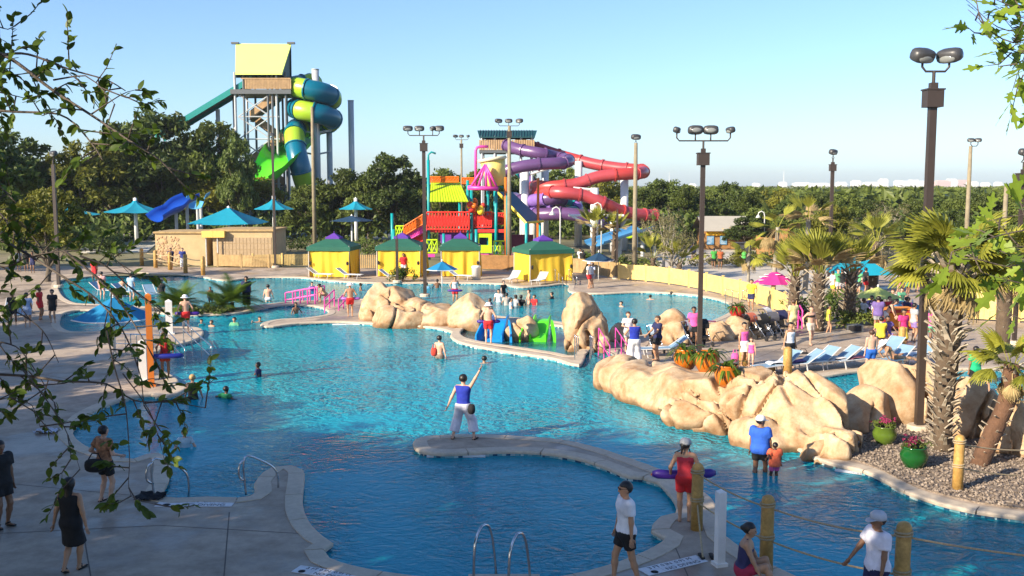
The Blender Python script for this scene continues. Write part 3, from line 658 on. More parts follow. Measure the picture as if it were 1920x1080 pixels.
fence([P(1818,600), P(1850,575)], 1.5, 'side of the yellow pine enclosure behind the large palm', mWoodY, .26, .25, 2.2, 'board_fence', singles=True)
fence([P(1905,603), P(1890,575)], 1.5, 'cross board fence inside the yellow pine enclosure', mWoodR, .26, .25, 2.2, 'board_fence', singles=True)
# tan shower hut on the left
def hut():
    a, b = P(288, 499), P(512, 499); Y = a.y; t = thing('shower_hut', 'long tan shower hut with two yellow corner lamps behind the rope posts', 'hut', (a.x, Y, 0))
    w = b.x-a.x; q = MB(); q.box(0, w*.42, .6, 5, 0, 2.75); q.build('wall', mStuc, t)
    q = MB(); q.box(w*.50, w, 0, 5, 0, 2.95); wl = q.build('wall', mStuc, t)
    for i in range(16):
        for j in range(3):
            q = MB(); x = w*.52+i*(w*.475/16); q.box(x, x+w*.475/16-.03, -.03, -.001, .9+j*.52, .9+j*.52+.48); q.build('tile', M('hut_tile', (.40, .29, .17), .7, .12, 3), wl)
    q = MB(); q.box(w*.485, w+.15, -.15, 5.1, 2.952, 3.12); q.box(-.1, w*.43, .45, 5.1, 2.752, 2.9); q.build('roof', mWood, t)
    q = MB(); q.box(w*.421, w*.499, 2.6, 2.7, 0, 2.5); q.build('door', mDark, t)
    for x in (w*.425, w*.52):
        q = MB(); q.box(x, x+.95, -.5, .45, 2.45, 3.0); q.build('lamp_box', M('amber_lamp_box', (.72, .5, .12), .6), t)
        q = MB(); q.tube([(x+.3, -.3, 0), (x+.3, -.3, 2.45)], .05, 6); q.build('pipe', M('pale_pipe', (.6, .6, .58), .4), t)
    # stone-faced panel
    q = MB()
    for i in range(120):
        x, z = random.uniform(.1, w*.2), random.uniform(.2, 2.5); s = random.uniform(.08, .16); q.ball((x, .6, z), (s, .05, s), 6, 4)
    stuff(q.build('stone_facing', mRock, t))
hut()
def hut2():
    a = P(1322, 468); Y = a.y; w = (1402-1322)/FPX*Y; t = thing('shop_hut', 'wooden hut with grey pitched roof before the treeline', 'hut', (a.x, Y, 0))
    q = MB(); q.box(0, w, 0, 5, 0, 2.1); q.build('wall', mWoodR, t)
    q = MB(); q.add([(-.4,-.8,2.0),(w+.3,-.8,2.0),(w+.3,2.6,3.5),(-.4,2.6,3.5),(-.4,6,2.0),(w+.3,6,2.0)], [(0,1,2,3),(3,2,5,4)]); q.add([(w+.28,-.75,1.99),(w+.28,2.6,3.45),(w+.28,6,1.99)], [(0,2,1)]); q.build('roof', M('grey_roof', (.40, .37, .31), .6, .06, 1), t)
    q = MB(); q.box(w*.62, w*.98, -.05, -.002, 0, 1.9); q.build('door', mDark, t)
    q = MB(); q.box(.1, w*.55, -.25, -.06, 1.55, 2.05)
    for i in range(30): q.ball((random.uniform(.1, w*.55), -.2, random.uniform(1.6, 2.15)), random.uniform(.1, .2), 6, 4)
    q.build('flower_garland', M('marigold', (.75, .42, .02), .8, .2, 8), t)
    for x in (.15, w*.34):
        q = MB(); q.box(x, x+.75, -.12, -.06, .55, 1.45); bd = q.build('menu_board', M('board_blue', (.10, .25, .42), .6), t)
        q = MB()
        for k in range(6): q.box(x+.08, x+.08+random.uniform(.3, .58), -.125, -.121, .65+k*.13, .68+k*.13)
        q.build('chalk_line', M('chalk', (.7, .7, .65), .8), bd)
hut2()
# ---------------------------------------------------------------- lamp poles
mPole = M('brown_pole_paint', (.045, .032, .026), .45, .1, 3); mPoleW = M('weathered_timber', (.24, .20, .13), .9, .2, 3, .3)
mHead = M('lamp_housing', (.05, .05, .052), .4, .1); mGlass = M('lamp_glass', (.22, .23, .22), .12, .05); mSteel = M('stainless_rail', (.55, .56, .58), .22, .05, metal=1)
mGalv = M('galvanised_column', (.45, .47, .49), .5, .08, 1.5)
def head_mesh():
    h = MB(); prof = []
    n = 14; k = 8; vs, fs = [], []
    for i in range(k+1):
        th = math.pi*i/k
        for j in range(n):
            a = 2*math.pi*j/n; f = lambda v: math.copysign(abs(v)**.6, v); s = max(math.sin(th), .01)**.6
            vs.append((.36*s*f(math.cos(a)), .22*s*f(math.sin(a)), -.2*f(math.cos(th))))
    for i in range(k):
        for j in range(n): q = (j+1) % n; fs.append((i*n+j, i*n+q, (i+1)*n+q, (i+1)*n+j))
    h.add(vs, fs); return h.mesh('lamp_head', mHead, True)
HEADM = head_mesh()
_g = MB(); _g.ball((0, -.16, -.05), (.27, .085, .13), 12, 6); GLASSM = _g.mesh('lens', mGlass, True)
def pole(px, base, top, label, heads, wood=False, r=.085, box=True, Y=None, arm_dz=0.):
    b = P(px, base) if Y is None else Vector((X(px, Y), Y, 0)); z = A(px, top, b.y).z
    t = thing('lamp_pole', label, 'lamp pole', (b.x, b.y, 0)); m = mPoleW if wood else mPole
    q = MB()
    if wood: q.tube([(0, 0, 0), (0, 0, z)], [r*1.25, r*.8], 10)
    else: q.box(-r, r, -r, r, 0, z-.3); q.tube([(0, 0, z-.3), (0, 0, z)], r*.5, 8)
    q.build('pole', m, t, wood)
    if not wood: q = MB(); q.lathe([(.32, 0), (.32, .14), (.28, .18)], 14); q.build('footing', mCop, t)
    if box: q = MB(); q.box(-.22, .22, -.2, .2, z-.95, z-.5); q.box(-.25, .25, -.22, .22, z-.5, z-.46); q.build('ballast_box', mPole, t)
    if heads:
        xs = [h[0] for h in heads]; q = MB()
        q.tube([(min(xs), 0, z+.3), (min(xs), 0, z+.12), (min(xs)+.1, 0, z), (max(xs)-.1, 0, z), (max(xs), 0, z+.12), (max(xs), 0, z+.3)], .032, 6)
        for x in xs[1:-1]: q.tube([(x, 0, z), (x, 0, z+.3)], .03, 6)
        q.build('cross_arm', m if not wood else mPole, t, True)
        for x, rz, tilt, s in heads:
            o = link('lamp_head', HEADM, t, (x, 0, z+.42), None, s); o.rotation_euler = (tilt, 0, rz); g_ = link('lens', GLASSM, o)
    return t
pole(1722, 808, 134, 'largest dark lamp pole on the right with two flood lamps', [(-.32,.35,.45,.95),(.40,-.9,.35,.95)], r=.095)
pole(1311, 668, 264, 'tall brown lamp pole by the orange pots with four flood lamps', [(-1.05,1.2,.3,.62),(-.32,.1,-.25,.85),(.28,-.15,-.2,.85),(1.05,-1.2,.3,.62)], r=.085)
pole(797, 556, 254, 'dark lamp pole behind the left rock mound with a row of flood lamps', [(-.95,.2,.1,.85),(-.25,0,.1,.85),(.55,-1.2,.2,.7),(.95,-.2,.2,.85)], r=.1)
pole(745, 530, 440, 'thin dark bare pole in front of the second cabana', [], r=.09, box=False)
pole(866, 470, 262, 'brown lamp pole with three lamps behind the lime play roof', [(-.7,.6,.2,.85),(0,0,.1,.85),(.8,-1.2,.2,.75)], True, .13, Y=118)
pole(955, 500, 236, 'timber lamp pole with three lamps in front of the teal slide roof', [(-.9,.5,.2,.9),(-.05,0,.1,.9),(.85,-.4,.3,.9)], True, .17, Y=84)
pole(1190, 524, 268, 'leaning timber lamp pole right of the red slide', [(0,.3,.2,1.0)], True, .16, box=False, Y=71)
pole(1557, 470, 296, 'slim dark lamp pole above the tied palms', [(0,.6,.3,1.0)], r=.11, Y=72)
pole(1812, 470, 274, 'timber lamp pole right of the largest lamp pole', [(0,-.3,.2,.7),(.5,-.5,.2,.7)], True, .15, box=False, Y=70)
pole(1912, 600, 304, 'lamp pole cut by the right frame edge', [(0,.4,.3,.75)], r=.075, Y=42)
pole(1882, 470, 345, 'short pale timber post in the right trees', [], True, .15, box=False, Y=62)
pole(106, 540, 300, 'dark lamp pole on the shaded left deck', [(.05,-.6,.5,.9)], r=.1, box=False, Y=66)
pole(515, 500, 262, 'thin dark lamp pole left of the green tower slide', [(0,.4,.3,.6)], r=.09, box=False, Y=82)
pole(1157, 520, 392, 'thin dark pole behind the small navy umbrella', [], r=.07, box=False, Y=72)
pole(590, 470, 200, 'bare timber pole in front of the tube slide', [], True, .17, box=False, Y=95)
def gooseneck(px, base, top, label, two=False):
    b = P(px, base); z = A(px, top, b.y).z; t = thing('gooseneck_lamp', label, 'lamp post', (b.x, b.y, 0)); mW = M('pale_post_paint', (.62, .62, .60), .4)
    q = MB(); q.tube([(0,0,0),(0,0,z-.5),(-.08,0,z-.15),(-.35,0,z),(-.62,0,z-.15),(-.68,0,z-.4)], .06, 7); q.build('post', mW, t, True)
    q = MB(); q.lathe([(.05,.2),(.1,.15),(.28,-.12),(.26,-.13)], 12, c=(-.68, 0, z-.55)); q.build('lamp_shade', mW, t, True)
gooseneck(1432, 470, 396, 'white gooseneck lamp post by the cedar fence'); gooseneck(1050, 500, 388, 'white gooseneck lamp post left of the thin palms'); gooseneck(1127, 500, 380, 'white gooseneck lamp post among the thin palms')
# ---------------------------------------------------------------- umbrellas and shade sails
mTeal = M('teal_canvas', (.0, .27, .40), .85, .08, 1.5, trans=.12); mBlue = M('blue_canvas', (.005, .20, .42), .85, .08, 2, trans=.12); mNavy = M('navy_canvas', (.008, .045, .10), .85, .08, 2, trans=.1)
mMag = M('magenta_canvas', (.62, .03, .24), .8, .06, 2, trans=.15); mLime = M('lime_canvas', (.58, .64, .18), .8, .06, 2, trans=.2); mWhite = M('white_paint', (.75, .74, .72), .4, .05)
def umbrella(px, base, top, edge, hw, label, mat, n=6, sag=.12, trim=None, pole_m=None, Y=None, rz=0., name='umbrella', pr=.03, spots=False):
    b = P(px, base) if Y is None else Vector((X(px, Y), Y, 0)); Y = b.y; z1 = A(px, top, Y).z; z0 = A(px, edge, Y-.0).z; R = hw*Y/FPX
    t = thing(name, label, 'umbrella', (b.x, b.y, 0), rz); q = MB(); q.tube([(0,0,0),(0,0,z1+.05)], pr, 8); q.build('pole', pole_m or mWhite, t, True)
    vs, fs = [], []; k = 8; seg = 6; m = n*seg
    for i in range(k+1):
        u = i/k
        for j in range(m):
            a = 2*math.pi*j/m; d = (j % seg)/seg; rr = R*math.cos(math.pi/n)/math.cos((d-.5)*2*math.pi/n)*u*(1-.03*math.sin(d*math.pi)*u)
            z = z1+(z0-z1)*(u**(1-sag*2.2) if sag > 0 else u)-.05*R*math.sin(d*math.pi)*u*.5
            vs.append((rr*math.cos(a), rr*math.sin(a), z))
    for i in range(k):
        for j in range(m): p2 = (j+1) % m; fs.append((i*m+j, i*m+p2, (i+1)*m+p2, (i+1)*m+j))
    q = MB(); q.add(vs, fs); c = q.build('canopy', mat, t)
    if trim: q = MB(); q.tube([vs[k*m+(j % m)] for j in range(m+1)], .025, 5); q.build('trim', trim, c)
    for i in range(n):
        a = 2*math.pi*i/n; q = MB(); q.tube([(0,0,z0+(z1-z0)*.35),(R*.97*math.cos(a), R*.97*math.sin(a), z0-.03)], .014, 4); q.build('rib', pole_m or mWhite, t)
    q = MB(); q.lathe([(.03,.0),(.06,.04),(.02,.14)], 8, c=(0, 0, z1)); q.build('finial', pole_m or mWhite, t)
    if spots:
        for i in range(14):
            a, u = random.uniform(0, 6.28), random.uniform(.3, .85); p = Vector((R*u*math.cos(a)*.95, R*u*math.sin(a)*.95, z1+(z0-z1)*u+.03)); q = MB(); q.ball(p, (.22, .12, .03), 8, 4); q.build('flower_print', mWhite, c, True)
    return t
umbrella(207, 642, 557, 596, 74, 'large blue umbrella with white edge on the shaded left deck', mBlue, 6, .0, mWhite, Y=38, rz=.5, pr=.035)
umbrella(829, 548, 490, 505, 31, 'small blue umbrella in front of the third cabana', mBlue, 6, 0, mWhite, rz=.3)
umbrella(1122, 527, 473, 488, 31, 'small navy umbrella right of the rightmost cabana', mNavy, 6, 0, mWhite, rz=.2)
umbrella(1612, 560, 470, 510, 76, 'teal shade umbrella above the crowd on the right', mTeal, 4, .1, Y=64, rz=.6, pr=.06)
umbrella(1455, 560, 507, 530, 42, 'magenta umbrella with white flowers behind the curved fence', mMag, 8, -.0, Y=62, spots=True)
umbrella(1650, 598, 538, 556, 46, 'lime umbrella over the seated crowd', mLime, 6, 0, Y=52, rz=.4)
umbrella(1716, 612, 566, 582, 34, 'teal umbrella half behind the large lamp pole', mTeal, 6, 0, mWhite, Y=50, rz=.2)
umbrella(1635, 560, 478, 486, 22, 'small pale lime umbrella far behind the teal one', mLime, 6, 0, Y=90)
umbrella(1890, 560, 518, 534, 44, 'teal umbrella behind the pine enclosure at right', mTeal, 4, .05, Y=62, rz=.7)
umbrella(1842, 590, 528, 538, 22, 'pale blue umbrella behind the large palm trunk', M('pale_blue_canvas', (.12, .36, .50), .8), 4, 0, Y=56, rz=.5)
umbrella(256, 447, 372, 397, 60, 'teal peaked shade umbrella with white post left of the blue slide', mTeal, 8, .22, pr=.22, Y=112, name='shade_umbrella')
umbrella(430, 447, 388, 418, 82, 'broad teal pyramid shade behind the tan shower hut', mTeal, 4, .06, pr=.15, Y=96, rz=.7, name='shade_umbrella')
umbrella(128, 450, 382, 402, 62, 'dark teal shade umbrella behind the left trees', mTeal, 8, .2, pr=.2, Y=112, name='shade_umbrella')
umbrella(515, 445, 368, 392, 38, 'teal shade umbrella below the green tower slide', mTeal, 8, .2, pr=.2, Y=112, name='shade_umbrella')
umbrella(668, 445, 372, 392, 32, 'small teal shade umbrella among the middle oaks', mTeal, 8, .2, pr=.2, Y=112, name='shade_umbrella')
umbrella(660, 450, 404, 414, 45, 'low navy shade behind the first cabana', mNavy, 4, .05, pr=.1, Y=100, rz=.6, name='shade_umbrella')
# pale beach behind the back pool, left
q = MB(); q.prism([tuple(P(x, y)[:2]) for x, y in ((150,474),(275,472),(300,452),(520,446),(760,450),(760,424),(520,416),(150,420))], -.06, .02); struct(q.build('sand_beach', mSand))
q = MB(); q.prism([tuple(P(x, y)[:2]) for x, y in ((150,419.5),(520,415.5),(760,421),(760,413),(520,408),(150,411))], -.06, .03); struct(q.build('wave_water', mWater))
for i, x in enumerate((192, 222, 252, 279, 305, 505, 542, 640, 661, 683, 706, 720)):
    b = P(x, 430); q = MB(); q.tube([(0,0,0),(0,0,2.0)], [.22,.18], 8); tag(q.build('timber_post', mWoodY, loc=(b.x, b.y, 0)), f'{ORD[i]} pale timber post from the left at the far beach edge', 'post', 'posts along the far beach')
# ---------------------------------------------------------------- tower with the green and teal tube slide
mLimeP = M('lime_fibreglass', (.32, .50, .03), .3, .06, 1, spec=.6); mTealP = M('teal_fibreglass', (.0, .13, .21), .3, .06, 1, spec=.6); mGreenP = M('bright_green_fibreglass', (.10, .62, .02), .35, .05, 1)
mRoofL = M('lime_roof_sheet', (.68, .80, .20), .6, .03, .5); mPlat = M('platform_timber', (.42, .27, .14), .8, .2, 2); mDkSteel = M('dark_steel', (.10, .11, .12), .5)
mDeepT = M('deep_teal_panel', (.005, .06, .07), .6)
def segtube(t, pts, r, mats, seglen, name='tube_segment', n=14, flange=.10, mf=None):
    """a tube slide of bolted segments in alternating colours, each with its flange"""
    pts = catmull(pts, .45, False); L = 0; i0 = 0; c = 0
    for i in range(1, len(pts)):
        L += (pts[i]-pts[i-1]).length
        if L >= (seglen[c % len(seglen)] if hasattr(seglen, '__len__') else seglen) or i == len(pts)-1:
            q = MB(); q.tube(pts[i0:i+1], r, n, cap=False); o = q.build(name, mats[c % len(mats)], t, True)
            f = MB(); d = (pts[i]-pts[i-1]).normalized()*.09; f.tube([pts[i]-d, pts[i]+d], r+flange, n); f.build('flange', mf or mats[c % len(mats)], o)
            i0 = i; L = 0; c += 1
def tower():
    Y = 138; a = lambda x, y, dy=0: A(x, y, Y+dy)
    t = thing('slide_tower', 'tall slide tower with lime roof sheet and steel legs', 'slide tower', (a(495, 300).x, Y, 0)); o = Vector((a(495, 300).x, Y, 0))
    def part(q, nm, m, sm=False, par=None): q.v = [tuple(Vector(p)-o) for p in q.v]; return q.build(nm, m, par or t, sm)
    q = MB(); rl, rr = a(442, 85), a(546, 86); fl, fr = a(441, 140, -4), a(529, 140, -4); e = Vector((0, 0, .25)); q.add([rl, rr, fr, fl, rl+e, rr+e, fr+e, fl+e], [(3,2,1,0),(4,5,6,7),(0,1,5,4),(1,2,6,5),(2,3,7,6),(3,0,4,7)]); part(q, 'roof', mRoofL)
    q = MB(); bl_, br = a(441, 146, 3.5), a(547, 146, 3.5); q.add([rl, rr, br, bl_], [(0,1,2,3)]); part(q, 'roof_back', mDeepT)
    q = MB(); q.add([rr+Vector((-.2,0,-.1)), fr+Vector((-.2,0,0)), br+Vector((-.2,0,0))], [(0,1,2)]); q.add([rl+Vector((.2,0,-.1)), fl+Vector((.2,0,0)), bl_+Vector((.2,0,0))], [(0,2,1)]); part(q, 'gable_shade', mDeepT)  # open roof ends: dark sheets painted as the shaded inside of the tent
    for x in (441, 546):
        q = MB(); p = a(x, 84); q.box(p.x-.5, p.x+.5, p.y-.3, p.y+.3, p.z+.1, p.z+.35); part(q, 'ridge_cap', mDkSteel)
    zp = a(500, 172).z; x0, x1 = a(445, 172).x, a(556, 172).x
    q = MB(); q.box(x0, x1, Y-3.5, Y+3.5, zp-.6, zp); part(q, 'platform', mDkSteel)
    for k in range(30):
        q = MB(); x = x0+2+(x1-x0-2)*k/30; q.box(x, x+.25, Y-3.55, Y-3.45, zp+.05, zp+1.35); part(q, 'railing_board', mPlat)
    q = MB(); q.box(x0+1.5, x1, Y-3.6, Y-3.4, zp+1.35, zp+1.5); part(q, 'railing_cap', mPlat)
    for x in (452, 468, 512, 520, 528, 545):
        for dy in (-3, 3): q = MB(); p = a(x, 172); q.tube([(p.x, Y+dy, 0), (p.x, Y+dy, a(500, 140).z)], .16, 6); part(q, 'leg', mGalv if x in (452, 528) else mDkSteel)
    for k in range(6):
        z1, z0 = zp-.6-k*3, zp-3.6-k*3
        for (xa, xb) in ((452, 512), (512, 452)): q = MB(); q.tube([(a(xa,0).x, Y-3, z1), (a(xb,0).x, Y-3, max(z0, .1))], .09, 5); part(q, 'brace', mGalv)
        q = MB(); q.tube([(a(452,0).x, Y-3, z0), (a(528,0).x, Y-3, z0)], .09, 5); part(q, 'brace', mGalv)
    for k in range(6):
        xa, xb = (525, 470) if k % 2 == 0 else (470, 525); z1, z0 = zp-1-k*3.0, zp-4-k*3.0
        if z0 < 0: break
        pa, pb = Vector((a(xa,0).x, Y-1.2 if k % 2 == 0 else Y+1.2, z1)), Vector((a(xb,0).x, Y-1.2 if k % 2 == 0 else Y+1.2, z0)); up = Vector((0, 0, 1.2)); dy = Vector((0, 1.1, 0))
        q = MB(); q.add([pa-dy, pb-dy, pb+dy, pa+dy], [(0,1,2,3)]); q.add([pa-dy-Vector((0,0,.2)), pb-dy-Vector((0,0,.2)), pb+dy-Vector((0,0,.2)), pa+dy-Vector((0,0,.2))], [(3,2,1,0)]); s = part(q, 'stair_flight', mDkSteel)
        q = MB(); q.add([pa-dy, pb-dy, pb-dy+up, pa-dy+up], [(0,1,2,3)]); part(q, 'stair_railing', mPlat, par=None)
        for j in range(13):
            q = MB(); p = pa.lerp(pb, j/12); q.box(p.x-.14, p.x+.14, p.y-1.05, p.y+1.05, p.z+.01, p.z+.07); part(q, 'tread', mPlat)
    # ramp that carries the rafts up
    ra, rb = a(478, 150, -1), a(300, 258, -1); w = Vector((0, 1.6, 0))
    for s in (-1, 1):
        q = MB(); q.add([ra+w*s-Vector((0,0,.45)), rb+w*s-Vector((0,0,.45)), rb+w*s+Vector((0,0,.4)), ra+w*s+Vector((0,0,.4)), ra+w*s*1.15-Vector((0,0,.45)), rb+w*s*1.15-Vector((0,0,.45)), rb+w*s*1.15+Vector((0,0,.4)), ra+w*s*1.15+Vector((0,0,.4))], [(0,1,2,3),(7,6,5,4),(3,2,6,7),(1,0,4,5)]); part(q, 'ramp_side', M('ramp_teal', (.0, .22, .20), .45))
    q = MB(); q.add([ra-w, rb-w, rb+w, ra+w], [(0,1,2,3)]); rp = part(q, 'ramp_belt', mDkSteel)
    for j in range(34):
        q = MB(); p = ra.lerp(rb, j/34); q.box(p.x-.08, p.x+.08, p.y-1.6, p.y+1.6, p.z+.02, p.z+.22); part(q, 'ramp_slat', mDeepT)
    for j in (.06, .56): q = MB(); p = ra.lerp(rb, j); d = (rb-ra).normalized(); q.add([p-w*.9+Vector((0,0,.3)), p+d*2.4-w*.9+Vector((0,0,.3)), p+d*2.4+w*.9+Vector((0,0,.3)), p+w*.9+Vector((0,0,.3))], [(0,1,2,3)]); part(q, 'raft', M('raft_yellow', (.75, .42, .05), .5))
    for x in (408, 440): q = MB(); p = a(x, 200); q.tube([(p.x, Y, 0), (p.x, Y, ra.lerp(rb, (478-x)/178).z-.8)], .3, 8); part(q, 'leg', mGalv)
    # the corkscrew
    s_ = thing('tube_slide', 'corkscrew tube slide in teal and lime segments on grey columns', 'water slide', tuple(o)); R = 34*Y/FPX; c = a(588, 200); pitch = 40*Y/FPX; r = 18.2*Y/FPX
    pts = [a(548, 163, 1.5)-o, a(556, 163, 3)-o]
    n0 = 20; z1 = a(588, 152).z
    for k in range(n0*2+7):
        th = math.radians(100)+2*math.pi*k/n0; pts.append(Vector((c.x+R*math.cos(th), Y+R*math.sin(th), z1-pitch*(k+0)/n0))-o)
    pts += [a(552, 248, -3)-o, a(555, 280, -5)-o, a(562, 310, -6)-o, a(572, 345, -5)-o, a(590, 372, -2)-o]
    segtube(s_, pts, r, [mTealP, mLimeP], (3.6, 1.9), n=16, flange=.13, mf=mTealP)
    for x, y0, rr in ((591, 131, .95), (609, 205, .8), (651, 186, .8)):
        q = MB(); p = a(x, y0); q.tube([(0,0,0),(0,0,p.z)], rr*.52, 12); q.tube([(0,0,p.z),(0,0,p.z+.12)], rr*.56, 12); q.build('column', mGalv, s_, True, Vector((p.x, Y+(0 if x == 591 else 3), 0))-o)
    for y in (178, 215, 250, 290):
        for x2 in (560, 622): q = MB(); q.tube([a(591, y, 0)-o, a(x2, y-6, 0)-o], .14, 6); q.build('support_arm', mGalv, s_)
    # bright green open chute and bowl
    g = thing('green_slide', 'bright green open chute dropping behind the corkscrew slide', 'water slide', tuple(o)); pts = catmull([a(602, 240, 6), a(580, 256, 4.5), a(552, 280, .5), a(530, 306, -5.5), a(512, 334, -7.5), a(490, 352, -9)], .8, False); vs, fs = [], []; m = 11
    for i, p in enumerate(pts):
        d = (pts[min(i+1, len(pts)-1)]-pts[max(i-1, 0)]).normalized(); x = d.cross(Vector((0, 0, 1))).normalized(); u = x.cross(d); W_ = 3.7-1.0*min(1, i/len(pts)*1.3)
        for j in range(m): th = math.pi*(j/(m-1)); vs.append(p+x*math.cos(th)*W_-u*math.sin(th)*1.7+u*1.7-o)
    for i in range(len(pts)-1):
        for j in range(m-1): k = i*m+j; fs.append((k, k+1, k+m+1, k+m))
    q = MB(); q.add(vs, fs); q.build('chute', mGreenP, g, True)
    for x, y in ((540, 300), (510, 336)): q = MB(); p = a(x, y+8); q.tube([(p.x-o.x, 0, 0), (p.x-o.x, 0, p.z)], .3, 8); q.build('leg', mGalv, g)
tower()
# ---------------------------------------------------------------- purple and red tube slides with their start tower
mPurP = M('purple_fibreglass', (.115, .055, .16), .3, .08, 1, spec=.6); mRedP = M('red_fibreglass', (.40, .055, .065), .35, .1, 1, spec=.6); mRedD = M('red_fibreglass_dark', (.46, .05, .045), .35, .1, 1)
mLav = M('lavender_fibreglass', (.22, .12, .42), .35); mTq = M('turquoise_paint', (.0, .28, .30), .4, .06); mOrg = M('orange_paint', (.72, .15, .01), .45, .06); mRedR = M('red_paint', (.66, .04, .03), .45, .1, 3)
mPink = M('pink_paint', (.70, .06, .35), .4, .06); mLimeR = M('lime_paint', (.45, .66, .01), .45, .06); mYelR = M('yellow_paint', (.80, .55, .03), .45); mWhC = M('white_column', (.66, .67, .68), .45, .05)
mBlueR = M('blue_roof_panel', (.0, .10, .17), .5, .06, 1); mViol = M('violet_panel', (.16, .03, .28), .5)
def A0(o, pts, Y): return [A(x, y, Y+d)-o for x, y, d in pts]
def racer():
    Y = 106; o = Vector((X(1040, Y), Y, 0))
    t = thing('purple_slide', 'purple tube slide doubling back below the teal roof', 'water slide', tuple(o)); r = 10.8*Y/FPX
    segtube(t, A0(o, [(915,268,4),(940,270,3),(975,281,1),(1015,288,0),(1045,295,1),(1064,299,5),(1062,302,9),(1045,303,9.5),(1010,306,9),(975,312,9),(948,322,8)][:5]+[(1062,299,-1),(1066,303,-3),(1050,306,-4.5),(1010,308,-5),(975,313,-5),(945,322,-4.5),(925,335,-3)], Y), r, [mPurP], 2.4, mf=mPurP)
    t2 = thing('red_slide', 'long red tube slide with a sharp right bend', 'water slide', tuple(o))
    segtube(t2, A0(o, [(965,268,8),(1000,275,8),(1040,288,7),(1075,298,6),(1115,308,5),(1160,315,4),(1195,318,3),(1206,321,0),(1198,325,-3),(1160,327,-4),(1120,332,-4),(1085,344,-4),(1050,349,-4),(1015,351,-3),(1000,355,0),(1012,360,-2.5),(1050,361,-5),(1095,367,-5),(1130,380,-5),(1160,394,-4),(1195,402,-3),(1228,404,-2)], Y), r*1.02, [mRedP, mRedP, mRedD], 2.4)
    t3 = thing('purple_slide', 'low purple tube slide coiling under the red slide', 'water slide', tuple(o))
    segtube(t3, A0(o, [(965,372,4),(985,378,0),(1010,374,-3),(1040,372,-4),(1052,377,-1),(1035,388,3),(1000,392,3),(985,398,0),(1010,402,-3),(1060,401,-4),(1110,408,-4),(1150,418,-2),(1195,412,2)], Y), r*1.1, [mPurP, mPurP, mLav], 2.6)
    t4 = thing('lavender_slide', 'lavender and turquoise open slide piece between white columns', 'water slide', tuple(o))
    segtube(t4, A0(o, [(960,312,6),(975,322,5),(990,335,4),(1000,352,4)], Y), r*.9, [mTq, mLav, mLav], 1.6); segtube(t4, A0(o, [(1046,372,2),(1070,378,2),(1085,392,1),(1060,398,-1)], Y), r*.9, [mTq, mLav], 1.6)
    t5 = thing('slide_columns', 'white columns and struts that carry the red and purple slides', 'slide support', tuple(o))
    for x, y, d in ((985,308,-2),(1022,318,6),(1085,302,5),(1115,352,-5),(1171,330,-2),(1000,352,2),(1150,400,-4)):
        q = MB(); p = A(x, y, Y+d)-o; q.tube([(p.x,p.y,0),(p.x,p.y,p.z)], .42, 12); q.build('column', mWhC, t5, True)
    for xa, ya, xb, yb, d in ((985,330,1040,312,-2),(1115,356,1075,352,-5),(1115,362,1085,356,-5),(1171,338,1150,330,-2),(1066,402,1110,425,-8),(1066,404,1170,404,-8)):
        q = MB(); q.tube([A(xa,ya,Y+d)-o, A(xb,yb,Y+d)-o], .13, 6); q.build('strut', mWhC, t5)
    # start tower
    w = thing('start_tower', 'slide start tower with flat dark teal roof', 'slide tower', (X(952, Y), Y+5, 0)); oo = Vector((X(952, Y), Y+5, 0))
    z = A(955, 253, Y+2).z; zr = A(955, 244.5, Y+5).z; x0, x1 = A(900, 250, Y+5).x-oo.x, A(1002, 250, Y+5).x-oo.x; zf = A(955, 280, Y).z
    q = MB(); q.add([(x0,-3,z-.2),(x1,-3,z-.2),(x1+.3,0,zr),(x0-.3,0,zr),(x0,3,z-.2),(x1,3,z-.2)], [(0,1,2,3),(3,2,5,4),(0,3,4),(1,5,2)]); q.box(x0,x1,-3.05,-2.95,z-.3,z-.2); q.build('roof', mDeepT, w)
    for k in range(20): q = MB(); xx = x0+(x1-x0)*k/20; q.tube([(xx,-3,z-.15),(xx+.05,0,zr+.05)], .04, 4); q.build('roof_rib', mDeepT, w)
    for x in (x0+.3, x0+1.7, (x0+x1)/2, x1-1.5, x1-.3):
        for y in (-2.6, 2.6): q = MB(); q.tube([(x,y,0),(x,y,z-.1)], .14, 6); q.build('post', mGalv, w)
    q = MB(); q.box(x0,x1,-2.8,2.8,zf-.3,zf); q.build('platform', mDkSteel, w)
    for k in range(24): q = MB(); xx = x0+(x1-x0)*k/24; q.box(xx,xx+.2,-2.85,-2.8,zf,zf+1.1); q.build('railing_board', mPlat, w)
racer()
